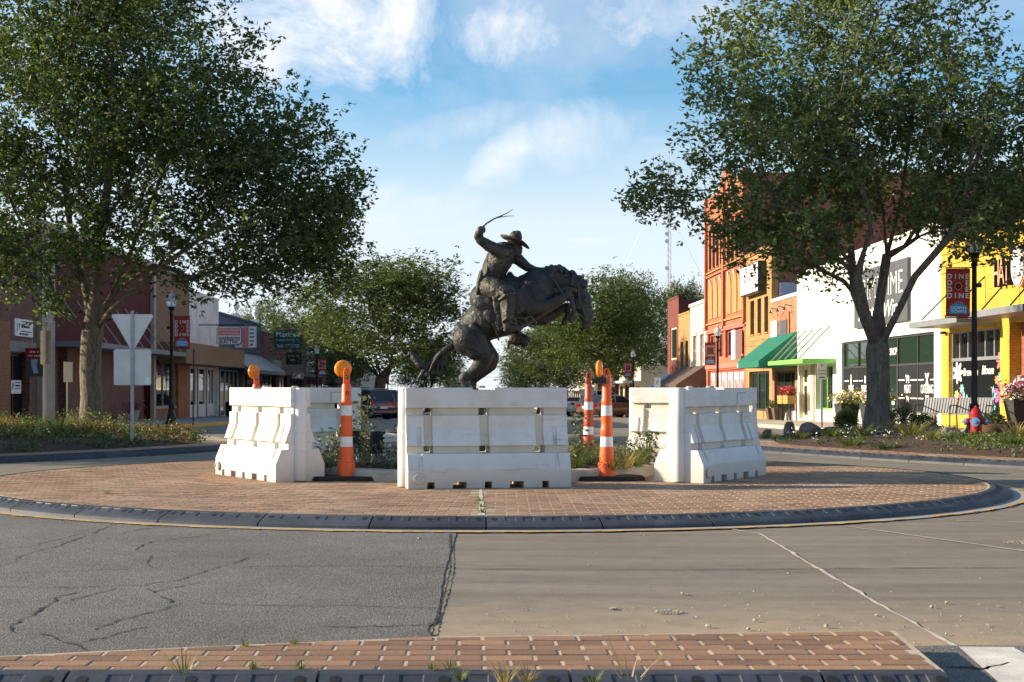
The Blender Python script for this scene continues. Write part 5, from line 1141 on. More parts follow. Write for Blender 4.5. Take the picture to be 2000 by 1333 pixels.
# white brick shop
b = Bld(1, 41.8, 54.0, 'white painted brick wine and meat shop with black lettered window panels'); e = b.z0; TOP = 6.3
b.wall(X['white_brick'], TOP, [(42.45, 53.2, .32, 2.96), (46.5, 49.4, e, .33)]); b.mass(X['white_brick'], TOP); b.cap(X['white_brick'], TOP)
ybs = [44.3, 46.4, 49.4, 51.2]; g = b.window(42.45, 53.2, .32, 2.96, 1, (1.95,), X['dark_frame'], X['glass_g'], .12, .075, ybs)
for (y0, y1, wd, ic) in ((42.55, 44.25, 'CATERING', 'x'), (44.37, 46.33, 'MEAT', 'cow'), (49.46, 51.14, 'MARKET', 'jar'), (51.26, 53.1, 'WINE', 'bottle')):
    m = MB(); b.bx(m, .100, .138, y0 + .0, y1, .40, 1.90); v = b.put(m, 'black_panel', X['tint'], g); yc_ = (y0 + y1) / 2
    for z in (.80, 1.42):
        m = MB()
        for a0, a1 in ((y0, yc_ - .3), (yc_ + .3, y1)): b.bx(m, .095, .0995, a0, a1, z - .018, z + .018)
        b.put(m, 'white_rule', X['white_ink'], v)
    k = {'CATERING': .40, 'MEAT': .40, 'MARKET': .40, 'WINE': .40}[wd]; b.txt(wd, k, X['white_ink'], yc_, 1.10, .096, v, .62 if wd in ('CATERING', 'MARKET') else .68, bold=.012)
    for z, sc in ((1.45, .62), (.76, .5)):
        if ic == 'x':
            for sg in (-1, 1): flat(b, [(yc_ + sg * .24 * sc + dy, z + .30 * sc * q) for dy, q in ((-.07, 1), (.07, 1))] + [(yc_ - sg * .10 + .04, z - .3 * sc), (yc_ - sg * .10 - .04, z - .3 * sc)], -.0965 - .002 * (sg > 0), 'knife_icon', X['white_ink'], v, .002)
        elif ic == 'cow': flat(b, [(yc_ - .26 * sc, z - .22 * sc), (yc_ - .16 * sc, z - .22 * sc), (yc_ - .14 * sc, z - .05), (yc_ + .1 * sc, z - .05), (yc_ + .12 * sc, z - .22 * sc), (yc_ + .2 * sc, z - .22 * sc), (yc_ + .24 * sc, z + .06), (yc_ + .36 * sc, z + .10), (yc_ + .36 * sc, z + .22 * sc), (yc_ + .2 * sc, z + .24 * sc), (yc_ - .28 * sc, z + .17 * sc)], -.0965, 'cow_icon', X['white_ink'], v, .002)
        elif ic == 'jar': flat(b, [(yc_ - .12 * sc, z - .2 * sc), (yc_ + .12 * sc, z - .2 * sc), (yc_ + .14 * sc, z), (yc_ + .09 * sc, z + .08), (yc_ + .12 * sc, z + .18 * sc), (yc_, z + .28 * sc), (yc_ - .12 * sc, z + .18 * sc), (yc_ - .09 * sc, z + .08), (yc_ - .14 * sc, z)], -.0965, 'jar_icon', X['white_ink'], v, .002)
        else: flat(b, [(yc_ - .09 * sc, z - .3 * sc), (yc_ + .09 * sc, z - .3 * sc), (yc_ + .09 * sc, z + .08 * sc), (yc_ + .035, z + .18 * sc), (yc_ + .035, z + .36 * sc), (yc_ - .035, z + .36 * sc), (yc_ - .035, z + .18 * sc), (yc_ - .09 * sc, z + .08 * sc)], -.0965, 'bottle_icon', X['white_ink'], v, .002)
m = MB(); b.bx(m, .18, .20, 46.6, 49.3, e, 1.93); dr = b.put(m, 'entrance_door', X['glass']); m = MB()
for a0, a1 in ((46.5, 46.62), (47.9, 48.02), (49.28, 49.4)): b.bx(m, .12, .178, a0, a1, e, 1.95)
b.put(m, 'frame', X['dark_frame'], dr); b.txt('SHOP', .36, X['white_ink'], 46.9, 2.42, .10, g, .9, bold=.01); b.txt('~~~~~', .2, X['white_ink'], 46.9, .62, .115, dr, .8); b.txt('~~~~', .2, X['white_ink'], 46.9, .36, .115, dr, .8)
m = MB(); b.bx(m, -.12, -.002, 44.7, 51.0, 3.42, 5.55); sg_ = b.put(m, 'sign_panel', X['sign_dark'])
b.txt('PRIMETIME', 1.16, X['white_ink'], 47.85, 4.75, -.13, sg_, .98, bold=-.012); b.txt('PRIMETIME', 1.02, X['sign_dark'], 47.85, 4.75, -.136, sg_, 1.08, bold=-.03); b.txt('Meat & Wine', .86, X['white_ink'], 47.85, 3.92, -.13, sg_, 1.1, shear=.25)
m = MB(); b.bx(m, -.16, -.002, 42.1, 42.42, .35, .62); b.bx(m, -.1, -.002, 42.2, 42.3, e, .35); b.put(m, 'meter_box', X['beige'])
# white panelled shop with lime canopy
b = Bld(1, 54.0, 60.5, 'white panelled shop with lime green canopy and wooden flower boxes'); e = b.z0; TOP = 6.35
b.wall(X['white_panel'], TOP, [(54.5, 57.3, e + .5, 2.1), (58.5, 60.1, e + .05, 2.1)]); b.mass(X['white_panel'], TOP)
for k in range(17): m = MB(); b.bx(m, -.014, -.001, 54.1 + k * .4, 54.13 + k * .4, 2.3, TOP); b.put(m, 'panel_rib', X['white_panel'])
b.canopy(54.02, 60.4, 2.16, 2.34, 1.36, X['lime']); b.rods((55.0, 56.3, 57.6, 58.9, 60.1), 3.7, 2.36, 1.36, X['concrete2'], .028)
b.window(54.5, 57.3, e + .5, 2.1, 3, (), X['lime'], X['glass'], .3, .07); g = b.window(58.5, 60.1, e + .05, 2.1, 2, (e + 1.6,), X['cream'], X['glass_g'], .2, .16)
m = MB(); b.bx(m, -.05, -.002, 57.4, 57.9, e, 2.15); b.put(m, 'pilaster', X['beige'])
for yy in (58.75, 59.8):
    t = thing('flower_box', 'raised pine flower box full of red blooms, ' + ('nearer the parking sign' if yy < 59 else 'nearer the green awning'), 'flower box', (XR - .75, yy, G(yy) + .12), 0, 'pine flower boxes on legs')
    m = MB(); m.box(-.22, .22, -.42, .42, .75, .79); m.build('box_floor', X['wood'], t)
    for zz in (.80, .96):
        for xs_ in (-.22, .19): m = MB(); m.box(xs_, xs_ + .03, -.45, .45, zz, zz + .15); m.build('plank', X['wood'], t)
        for ys_ in (-.45, .42): m = MB(); m.box(-.19, .19, ys_, ys_ + .03, zz, zz + .15); m.build('plank', X['wood'], t)
    for lx in (-.19, .19):
        for ly in (-.4, .4): m = MB(); m.box(lx - .02, lx + .02, ly - .02, ly + .02, 0, .75); m.build('leg', X['black_metal'], t)
    rs = np.random.default_rng(int(yy * 10)); cc = np.stack([rs.uniform(-.2, .2, 900), rs.uniform(-.45, .45, 900), rs.uniform(1.05, 1.4, 900)], 1); link_mesh('foliage', leaf_mesh(cc, .07, rs, X['cover'], -.5), t)
    cc = np.stack([rs.uniform(-.22, .2, 420), rs.uniform(-.45, .45, 420), rs.uniform(1.15, 1.5, 420)], 1); link_mesh('red_blooms', leaf_mesh(cc, .075, rs, X['petal_r'], 0, .9), t)
# brown brick shop and golden brick shop share the green awning
b = Bld(1, 60.5, 65.8, 'low brown brick shop under the big green awning'); e = b.z0; TOP = 5.35
b.wall(X['brown_brick'], TOP, [(61.0, 65.2, e + .45, 1.95)]); b.mass(X['brown_brick'], TOP); b.cap(X['white'], TOP, .16, .04)
b.window(61.0, 65.2, e + .45, 1.95, 3, (), X['dark_frame'], X['glass_g'], .2, .09)
m = MB(); b.bx(m, -.05, -.001, 60.52, 65.78, e, e + .44); b.put(m, 'bulkhead', X['plaster'])
m = MB(); b.bx(m, -.06, -.001, 61.9, 63.8, 3.3, 4.7); sp_ = b.put(m, 'plaque_surround', X['orange_brick']); m = MB(); b.bx(m, -.1, -.061, 62.2, 63.6, 3.55, 4.35); b.put(m, 'slate_plaque', X['sign_dark'], sp_)
m = MB(); b.bx(m, -.12, -.001, 64.2, 65.5, 3.0, 4.4); b.put(m, 'blank_sign', X['plaster'])
for yy in (61.6, 63.0, 64.5): m = MB(); m.tube([(b.x(0), yy, 4.95), (b.x(-.3), yy, 5.0), (b.x(-.34), yy, 4.85)], .02, 6); m.lathe([(.02, 0), (.09, -.1)], 10, (b.x(-.34), yy, 4.86)); b.put(m, 'gooseneck_lamp', X['black_metal'])
b.awning(60.55, 65.75, 3.72, 2.38, 1.75, X['green_aw'], .28)
m = MB(); a = (b.x(-1.752)); m.box(a - .002, a + .001, 65.3, 65.55, 2.15, 2.33); b.put(m, 'awning_print', X['white_ink'])
b = Bld(1, 65.8, 72.0, 'two-storey golden brick building with three tall upper windows and a box sign'); e = b.z0; TOP = 8.1
ops = [(66.55, 67.45, 3.95, 5.75), (68.2, 69.1, 3.95, 5.75), (69.9, 70.9, 3.95, 5.75), (66.3, 71.2, e + .4, 2.0)]
b.wall(X['tan_brick'], TOP, ops); b.cap(X['tan_brick'], TOP, .2, .08)
for o in ops[:3]: b.window(*o, 1, (4.85,), X['door_wood'], X['glass'], .24, .07, [], X['tan_brick'])
b.window(*ops[3], 3, (), X['dark_frame'], X['glass_g'], .2, .1)
m = MB(); b.bx(m, .321, 16, 65.82, 71.98, e - .6, TOP - .25); b.put(m, 'side_wall', X['side_brick'])
m = MB(); b.bx(m, .4, 3.4, 65.74, 65.815, 5.0, 6.35); b.put(m, 'painted_patch', X['bluegrey_paint'])
for (w0, z0_) in ((2.3, 5.9), (2.45, 5.65)): m = MB(); b.bx(m, w0, w0 + .8, 65.72, 65.739, z0_, z0_ + .12); b.put(m, 'bare_brick_patch', X['side_brick'])
m = MB(); b.bx(m, -.42, -.03, 66.9, 71.4, 6.0, 7.55); sg_ = b.put(m, 'box_sign', X['black_metal']); m = MB(); b.bx(m, -.44, -.421, 66.98, 71.32, 6.06, 7.49); b.put(m, 'sign_face', X['plaster'], sg_); b.txt('~~~~~~~~', .42, X['pink'], 69.6, 6.75, -.445, sg_, 1.0)
for z in (3.35, 3.6): m = MB(); b.bx(m, -.04, -.001, 66.2, 71.6, z, z + .06); b.put(m, 'string_course', X['tan_brick'])
for yy in (66.4, 67.7): 
    t = thing('tapered_planter', 'dark tapered planter under the green awning, ' + ('by the white pier' if yy < 67 else 'by the shop window'), 'planter', (XR - .55, yy - 4.6, G(yy) + .12), 0, 'tapered planters under the awning'); m = MB(); m.hexa([(-.2, -.2, 0), (.2, -.2, 0), (.2, .2, 0), (-.2, .2, 0), (-.3, -.3, .62), (.3, -.3, .62), (.3, .3, .62), (-.3, .3, .62)]); m.build('pot', X['brown_aw'], t)
    rs = np.random.default_rng(int(yy * 7)); cc = rs.normal(size=(260, 3)) * [.16, .16, .1] + [0, 0, .75]; link_mesh('foliage', leaf_mesh(cc, .1, rs, X['cover'], -.4), t)
# tall orange block
b = Bld(1, 72.0, 84.4, 'tall orange brick block with arched panels and a pointed parapet'); e = b.z0; TOP = 13.0; ym = 78.2
ops = [(72.9 + k * 1.25 + (1.0 if k > 3 else 0), 73.75 + k * 1.25 + (1.0 if k > 3 else 0), 8.5, 10.9) for k in range(8)]
low = [(72.8, 75.2, 2.9, 4.5), (75.8, 78.0, 2.9, 4.5), (78.7, 80.9, 2.9, 4.5), (81.5, 83.8, 2.9, 4.5), (72.6, 83.9, e + .3, 2.2)]
b.wall(X['orange_brick'], TOP, ops + low); m = MB(); b.bx(m, .321, 34, 72.02, 84.38, e - .6, TOP - .2); b.put(m, 'side_wall', X['side_brick'])
for o in ops: b.window(*o, 1, (9.7,), X['door_wood'], X['glass'], .22, .07, [], X['orange_brick'])
for o in low[:4]: b.window(*o, 2, (), X['coral'], X['glass'], .18, .12)
g = b.window(*low[4], 1, (), X['red_paint'], X['plaster'], .16, .14, [72.6 + 11.3 * k / 6 for k in range(1, 6)])
for k in range(6):
    yy = 72.6 + 11.3 * (k + .5) / 6
    for j in range(3): flat(b, [(yy - .35 + j * .3, e + .7), (yy - .22 + j * .3, e + .7), (yy - .1 + j * .3, 1.6 - .3 * (j == 1)), (yy - .28 + j * .3, 1.7)], -.135, 'painted_motif', X['petal_r'], g, .003)
for y0, y1 in ((72.0, 72.45), (77.95, 78.45), (83.95, 84.4)): m = MB(); b.bx(m, -.16, -.001, y0, y1, 4.75, TOP + .1); b.put(m, 'pilaster', X['orange_brick'])
for z, th, mt in ((4.62, .12, X['coral']), (5.05, .1, X['tan_brick']), (8.0, .14, X['orange_brick']), (8.25, .08, X['tan_brick']), (11.4, .14, X['orange_brick']), (12.2, .2, X['orange_brick'])): m = MB(); b.bx(m, -.12, -.001, 72.45, 77.95, z, z + th); b.bx(m, -.12, -.001, 78.45, 83.95, z, z + th); b.put(m, 'string_course', mt)
m = MB(); b.bx(m, -.1, -.002, 72.05, 84.35, 4.5, 4.6); b.bx(m, -.1, -.002, 72.05, 84.35, 2.3, 2.6); b.put(m, 'shopfront_cornice', X['coral'])
for bay in (72.7, 78.7):
    for k in range(3):
        y0 = bay + k * 1.72; pts = [(y0, 5.4), (y0 + 1.35, 5.4)] + [(y0 + .675 + .675 * math.cos(t), 6.85 + .9 * math.sin(t)) for t in np.linspace(0, math.pi, 9)]
        m = MB(); m.prism(pts, lambda p, q, t: (b.x(-t), p, q), .0015, .05); b.put(m, 'arched_panel', X['tan_brick'])
        m = MB(); b.bx(m, -.10, -.051, y0 + .58, y0 + .78, 7.55, 7.85); b.put(m, 'keystone', X['cream'])
m = MB(); m.prism([(76.0, TOP), (80.4, TOP), (79.0, 13.8), (78.2, 14.1), (77.4, 13.8)], lambda p, q, t: (b.x(t), p, q), 0.0, .3); b.put(m, 'pointed_parapet', X['orange_brick'])
m = MB(); b.bx(m, -.5, -.17, 72.5, 73.6, 2.7, 4.3); b.put(m, 'hanging_sign', X['plaster'])
# narrow fronts beyond
b = Bld(1, 84.4, 90.8, 'narrow flaking white brick front with two arched windows'); e = b.z0; TOP = 6.6
b.wall(X['pale_brick'], TOP, [(85.4, 86.8, 2.6, 4.6), (88.2, 89.6, 2.6, 4.6), (85.0, 90.2, e + .2, 1.6)]); b.mass(X['pale_brick'], TOP); b.cap(X['white'], TOP, .2, .1)
for o in ((85.4, 86.8, 2.6, 4.6), (88.2, 89.6, 2.6, 4.6)): b.window(*o, 1, (3.6,), X['white'], X['glass'], .2, .1, [])
for y0 in (85.4, 88.2): m = MB(); m.prism([(y0 - .15, 4.6), (y0 + 1.55, 4.6)] + [(y0 + .7 + .85 * math.cos(t), 4.6 + .55 * math.sin(t)) for t in np.linspace(0.2, math.pi - .2, 7)], lambda p, q, t: (b.x(-t), p, q), .0015, .06); b.put(m, 'window_arch', X['pale_brick'])
b.window(85.0, 90.2, e + .2, 1.6, 3, (), X['cream'], X['glass'], .2, .1); b.awning(84.5, 94.0, 2.6, 1.35, 1.9, X['brown_aw'], .15)
b = Bld(1, 90.8, 96.0, 'narrow golden brick front beside the dark red building'); e = b.z0; TOP = 6.3
b.wall(X['tan_brick'], TOP, [(91.7, 92.9, 2.5, 4.4), (93.8, 95.0, 2.5, 4.4)]); b.mass(X['tan_brick'], TOP); b.cap(X['tan_brick'], TOP)
for o in ((91.7, 92.9, 2.5, 4.4), (93.8, 95.0, 2.5, 4.4)): b.window(*o, 1, (3.4,), X['door_wood'], X['glass'], .2, .08, [], X['cream'])
m = MB(); b.bx(m, -.05, -.001, 90.85, 95.95, 1.6, 2.3); b.put(m, 'fascia', X['cream'])
b = Bld(1, 96.0, 101.5, 'dark red brick front with one big framed window'); e = b.z0; TOP = 7.7
b.wall(X['red_brick'], TOP, [(97.0, 100.0, 3.2, 5.6)]); b.mass(X['red_brick'], TOP); b.cap(X['red_brick'], TOP); b.window(97.0, 100.0, 3.2, 5.6, 1, (), X['cream'], X['glass_g'], .1, .14); b.awning(94.1, 101.4, 2.2, .9, 1.7, X['blue_aw'], .2)
for (ya, yb, tp, mt, lb) in ((118, 136, 4.6, 'cream', 'low cream shop far down the sunny side behind the pickup'), (140, 165, 5.2, 'red_brick', 'far red brick shop on the sunny side'), (168, 200, 6.0, 'beige', 'farthest beige shop on the sunny side')):
    b = Bld(1, ya, yb, lb); e = b.z0; n = int((yb - ya) / 4); ops = [(ya + .6 + k * (yb - ya) / n, ya + (k + 1) * (yb - ya) / n - .6, e + .4, e + 2.5) for k in range(n)]
    b.wall(X[mt], e + tp, ops); b.mass(X[mt], e + tp); b.cap(X['white'], e + tp); b.canopy(ya, yb, e + 2.8, e + 3.0, 1.6, X['white'])
    for o in ops: b.window(*o, 2)
# ---- left side, in shade
b = Bld(-1, 38.2, 48.2, 'dark brick office front with white signs and a concrete lintel, next to the beige pier'); e = b.z0; TOP = 6.4
b.wall(X['dark_brick'], TOP, [(45.5, 47.4, e, 2.35), (39.5, 43.8, e + .5, 2.35)]); b.mass(X['dark_brick'], TOP); b.cap(X['concrete2'], TOP)
m = MB(); b.bx(m, -.12, -.001, 43.9, 45.05, e - .3, 3.4); b.put(m, 'orange_pier', X['orange_tile'])
m = MB(); b.bx(m, -.03, -.001, 45.1, 48.15, 2.40, 2.78); b.put(m, 'lintel', X['concrete2'])
g = b.window(45.5, 47.4, e, 2.35, 2, (), X['black_metal'], X['glass'], .3, .09, name='glass_door'); b.window(39.5, 43.8, e + .5, 2.35, 2)
for (y0, y1, z0, z1, l1, l2) in ((45.75, 47.6, 2.95, 3.55, 'JP', 'RISK MANAGEMENT'), (46.1, 47.1, .95, 1.42, 'JP', 'MANAGEMENT')):
    m = MB(); b.bx(m, -.05 if z0 > 2 else .2, -.002 if z0 > 2 else .26, y0, y1, z0, z1); sg_ = b.put(m, 'sign_board', X['plaster']); wq = -.055 if z0 > 2 else .195
    b.txt('J', (z1 - z0) * .5, X['black_ink'], y0 + .12 * (y1 - y0), (z0 + z1) / 2 + .03, wq, sg_, .9, 'letter'); b.txt('P', (z1 - z0) * .5, X['black_ink'], y0 + .24 * (y1 - y0), (z0 + z1) / 2 + .03, wq, sg_, .9, 'letter'); b.txt(l2, (z1 - z0) * .19, X['black_ink'], (y0 + y1) / 2 + .14, (z0 + z1) / 2 + .04, wq, sg_, .8)
    m = MB()
    for zz in (z0 + .16, z1 - .1): b.bx(m, wq - .001, wq + .004, y0 + .35 * (y1 - y0), y1 - .1, zz, zz + .03)
    b.put(m, 'sign_rule', X['black_ink'], sg_)
    if z0 > 2: b.txt('~~~~~~~~~~~~~~~~~~', .1, X['black_ink'], (y0 + y1) / 2, z0 + .08, wq, sg_, 1.0)
for z0, z1 in ((1.45, 1.75), (1.02, 1.32)): m = MB(); b.bx(m, .22, .262, 45.6, 46.0, z0, z1); b.put(m, 'paper_notice', X['plaster'])
m = MB(); m.box(XL - .02, XL + .02, 47.6, 47.64, 2.3, 2.9); b.put(m, 'bracket', X['silver'])
t = thing('hanging_notice', 'red and grey notice board hanging beside the dark brick office door', 'notice board', (XL + .45, 46.6, 1.55), 0); m = MB(); m.box(-.32, .32, -.05, .05, 0, 1.0); m.build('board', X['sign_dark'], t)
m = MB(); m.box(-.31, .31, -.056, -.051, .62, .99); rp = m.build('red_header', X['red'], t); text('~~~~~~', .10, X['white_ink'], rp, (0, -.058, .86), (R(90), 0, 0)); text('~~~~~~~~~~', .085, X['white_ink'], rp, (0, -.058, .72), (R(90), 0, 0))
m = MB(); m.add([(-.12, -.056, .6), (.12, -.056, .6), (.08, -.056, .36), (.14, -.056, .12), (-.02, -.056, .1), (-.1, -.056, .36)], [(0, 5, 4, 3, 2, 1)]); m.build('pale_figure', X['pale_blue'], t); m = MB(); m.box(-.45, -.3, -.02, .02, .3, .36); m.box(-.45, -.3, -.02, .02, .8, .86); m.build('wall_bracket', X['black_metal'], t)
b = Bld(-1, 48.2, 65.4, 'maroon-fronted shop with hanging metal canopy and brick piers'); e = b.z0; TOP = 7.0
b.wall(X['maroon'], TOP, [(49.75, 65.0, e - .1, 2.75)]); b.mass(X['dark_brick'], TOP); b.cap(X['beige'], TOP, .3, .1)
for y0, y1 in ((48.2, 49.7), (64.95, 65.4)): m = MB(); b.bx(m, -.18, -.001, y0, y1, e - .3, TOP - .1); b.put(m, 'beige_pier', X['beige'])
for y0, y1 in ((51.7, 53.0), (56.0, 57.9)): m = MB(); b.bx(m, -.02, .4, y0, y1, e - .2, 2.7); b.put(m, 'brick_pier', X['dark_brick'])
for y0, y1, n in ((49.8, 51.6, 1), (53.05, 55.95, 2), (57.95, 61.5, 2), (61.6, 64.9, 2)): b.window(y0, y1, e + .02, 2.7, n, (), X['dark_frame'], X['glass'], .9 if n == 2 else .5, .08)
m = MB(); b.bx(m, .4, 1.2, 49.75, 64.95, 2.68, 2.74); b.put(m, 'soffit', X['dark_frame'])
b.canopy(49.8, 66.5, 2.70, 2.90, 1.4, X['grey_metal']); b.rods([50.8 + 1.9 * k for k in range(9)], 4.7, 2.92, 1.4, X['silver'], .025)
for k in range(3): m = MB(); m.tube([(b.x(-.05), 52 + k * 4.6, 3.9), (b.x(-.5), 52 + k * 4.6, 4.15), (b.x(-.6), 52 + k * 4.6, 4.0)], .025, 6); b.put(m, 'gooseneck_lamp', X['black_metal'])
b = Bld(-1, 65.4, 73.8, 'brown stucco shop with orange brick below its mirror window'); e = b.z0; TOP = 7.1
b.wall(X['stucco'], TOP, [(65.9, 70.1, e + .55, 2.6), (70.3, 73.6, e - .1, 2.6)], z0=e + .55); b.mass(X['stucco'], TOP); b.cap(X['beige'], TOP)
m = MB(); b.bx(m, -.02, .3, 65.42, 70.2, e - .4, e + .545); b.put(m, 'bulkhead', X['orange_tile']); m = MB(); b.bx(m, -.1, .1, 65.42, 70.2, e + .547, e + .62); b.put(m, 'sill', X['beige'])
m = MB(); b.bx(m, -.04, 1.4, 70.9, 73.75, e - .4, 2.6); b.put(m, 'brick_pier', X['orange_tile'])
b.window(65.9, 70.1, e + .62, 2.6, 2, (), X['silver'], X['glass'], .12, .06)
b = Bld(-1, 73.8, 82.2, 'white painted brick shop with a long tan fascia over its glass doors'); e = b.z0; TOP = 6.5
b.wall(X['white_brick'], TOP, [(74.1, 82.0, e - .1, 2.4)]); b.mass(X['white_brick'], TOP); b.cap(X['white'], TOP)
m = MB(); b.bx(m, -1.4, -.02, 66.6, 83.3, 2.38, 3.45); b.put(m, 'tan_fascia', X['tan_fascia'])
for y0, y1, n in ((74.2, 76.6, 1), (77.3, 79.2, 1), (79.9, 81.9, 2)):
    g = b.window(y0, y1, e + .02, 2.36, n, (), X['white'], X['glass'], .25, .12); m = MB(); b.bx(m, .18, .23, y0 + .12, y1 - .12, e + .04, e + .75); b.put(m, 'kick_panel', X['white'], g)
m = MB(); m.tube([(XL, 76.4, 4.75), (XL + 2.6, 76.4, 4.75)], .035, 6); b.put(m, 'sign_bracket', X['black_metal'])
def hang_sign(name, label, x0, x1, y, z0, z1, th=.22):
    t = thing(name, label, 'sign', ((x0 + x1) / 2, y, z0), 0); return t, (x1 - x0), (z1 - z0)
t, W_, H_ = hang_sign('hanging_sign', 'white and faded red electric shop sign hanging from a wall bar', -14.85, -13.42, 76.3, 3.62, 4.66)
c = .12; m = MB(); oc = [(-W_/2 + c, 0), (W_/2 - c, 0), (W_/2, c), (W_/2, H_ - c), (W_/2 - c, H_), (-W_/2 + c, H_), (-W_/2, H_ - c), (-W_/2, c)]; m.prism(oc, lambda p, q, r: (p, r, q), -.12, .12); m.build('cabinet', X['dark_frame'], t)
m = MB(); m.prism([(p * .96, .02 + q * .96) for p, q in oc], lambda p, q, r: (p, r, q), -.13, -.121); fc = m.build('sign_face', X['plaster'], t); m = MB(); m.box(-W_/2 + .08, W_/2 - .08, -.136, -.131, H_ * .5, H_ * .93); pk_ = m.build('pink_field', X['pink'], fc)
text('ELECTRIC REPAIRS', .15, X['white_ink'], pk_, (0, -.14, H_ * .80), (R(90), 0, 0), sx=.95); text('LIGHT FIXTURES', .15, X['white_ink'], pk_, (0, -.14, H_ * .61), (R(90), 0, 0), sx=1.0)
text('HARRISON', .25, X['black_ink'], fc, (0, -.135, H_ * .335), (R(90), 0, 0), sx=1.0, bold=.025); text('ELECTRIC', .25, X['black_ink'], fc, (0, -.135, H_ * .14), (R(90), 0, 0), sx=1.05, bold=.025)
for dx in (-.45, .45): m = MB(); m.tube([(dx, 0, H_), (dx, 0, H_ + .12)], .02, 6); m.build('hanger', X['black_metal'], t)
b = Bld(-1, 82.2, 98.4, 'blue-grey front with urn finials and a ribbed metal awning'); e = b.z0; TOP = 5.7
b.wall(X['blue_wall'], TOP, [(82.6, 90.5, e, 2.3), (91.5, 97.8, e + .4, 2.2)]); b.mass(X['blue_wall'], TOP); b.cap(X['blue_wall'], TOP, .15, .1)
for yy in (88.6, 96.6):
    m = MB(); m.box(XL - .3, XL + .1, yy - .22, yy + .22, TOP + .15, TOP + .4); m.lathe([(.12, .4), (.08, .5), (.22, .72), (.27, .9), (.2, 1.05), (.22, 1.1), (.13, 1.22), (.05, 1.36)], 14, (XL - .1, yy, TOP)); b.put(m, 'urn_finial', X['plaster'], None, True)
for z in (3.6, 5.0): m = MB(); b.bx(m, -.06, -.001, 82.3, 98.3, z, z + .08); b.put(m, 'string_course', X['blue_wall'])
b.window(82.6, 90.5, e + .02, 2.3, 5, (), X['white'], X['glass'], .3, .09); b.window(91.5, 97.8, e + .4, 2.2, 3, (), X['dark_frame'], X['glass'], .2, .08)
m = MB(); a0, a1 = b.x(-.002), b.x(-1.85); m.prism([(a0, 3.45), (a1, 2.28), (a1, 2.05), (a1 - .1, 2.05), (a0, 3.2)], lambda p, q, t: (p, t, q), 83.5, 98.0); aw = b.put(m, 'metal_awning', X['blue_metal'])
for k in range(13): y = 83.6 + k * 1.18; m = MB(); m.tube([(a0, y, 3.47), (a1, y, 2.30)], .03, 5); b.put(m, 'rib', X['plaster'], aw)
t, W_, H_ = hang_sign('marquee_board', 'white marquee board with rows of dark letters on the blue front', -15.75, -14.35, 86.8, 3.75, 5.15); m = MB(); m.hexa([(-.7, .0, 0), (.7, .0, 0), (.7, .25, 0), (-.7, .25, 0), (-.7, .0, 1.4), (.7, .0, 1.4), (.7, .25, 1.4), (-.7, .25, 1.4)]); m.build('cabinet', X['silver'], t); m = MB(); m.box(-.67, .67, -.006, -.001, .03, 1.37); fc = m.build('sign_face', X['plaster'], t)
m = MB(); m.box(-.2, .22, -.012, -.007, .05, 1.35); m.build('red_column', X['pink'], fc)
for r_, (a_, c_) in enumerate((('~~~', '~~~'), ('~~~', '~~~'), ('~~~~', '~~~'), ('~~~', '~~~'), ('~~', '~~'))): text(a_, .21, X['black_ink'], fc, (-.44, -.012, 1.2 - r_ * .25), (R(90), 0, 0), bold=.02); text(c_, .21, X['black_ink'], fc, (.45, -.012, 1.2 - r_ * .25), (R(90), 0, 0), bold=.02)
b = Bld(-1, 98.4, 112.6, 'dark red brick frame shop beyond the blue front'); e = b.z0; TOP = 5.25
b.wall(X['red_brick'], TOP, [(99.0, 105.5, e + .4, 2.1), (107.6, 112.0, e + .2, 2.1)]); b.mass(X['red_brick'], TOP); b.cap(X['dark_brick'], TOP)
b.window(99.0, 105.5, e + .4, 2.1, 3); b.window(107.6, 112.0, e + .2, 2.1, 2); m = MB(); b.bx(m, -.3, -.002, 98.5, 106.5, 2.3, 3.3); b.put(m, 'dark_fascia', X['teal']); m = MB(); b.bx(m, -.05, -.002, 106.6, 112.5, 2.3, 3.6); b.put(m, 'rust_fascia', X['rustic']); b.canopy(98.4, 124, 2.1, 2.28, 1.6, X['brown_aw'])
m = MB(); b.bx(m, -1.66, -1.601, 103.0, 110.0, 1.85, 2.35); ls = b.put(m, 'lettered_edge', X['sign_dark']); b.txt('~~~~~~~~~~~', .45, X['plaster'], 106.5, 2.08, -1.665, ls, 1.2)
t, W_, H_ = hang_sign('hanging_sign', 'dark green notched frame shop sign with white script lettering', -15.15, -13.05, 99.8, 4.05, 5.5); c = .18; m = MB(); oc = [(-W_/2 + c, 0), (W_/2 - c, 0), (W_/2, c), (W_/2, H_ - c), (W_/2 - c, H_), (-W_/2 + c, H_), (-W_/2, H_ - c), (-W_/2, c)]
m.prism(oc, lambda p, q, r: (p, r, q), -.1, .14); m.build('cabinet', X['teal'], t); m = MB(); m.prism([(p + .1, q + .12) for p, q in oc], lambda p, q, r: (p, r, q), .15, .3); m.build('rear_cabinet', X['red_paint'], t)
text("Maxine's", .52, X['white_ink'], t, (0, -.106, H_ * .74), (R(90), 0, 0), sx=1.0, bold=.015); text('Custom Frames, Inc.', .21, X['white_ink'], t, (0, -.106, H_ * .46), (R(90), 0, 0), sx=1.0); m = MB(); m.box(-.85, .85, -.106, -.1005, .1, .36); pb = m.build('pale_strip', X['pale_blue'], t); text('CUSTOM PICTURE FRAMING', .13, X['teal'], pb, (0, -.11, .23), (R(90), 0, 0))
m = MB(); m.tube([(-.8, .3, H_ * .5), (-W_ / 2 - .4, .3, H_ * .5)], .05, 6); m.build('bracket', X['black_metal'], t)
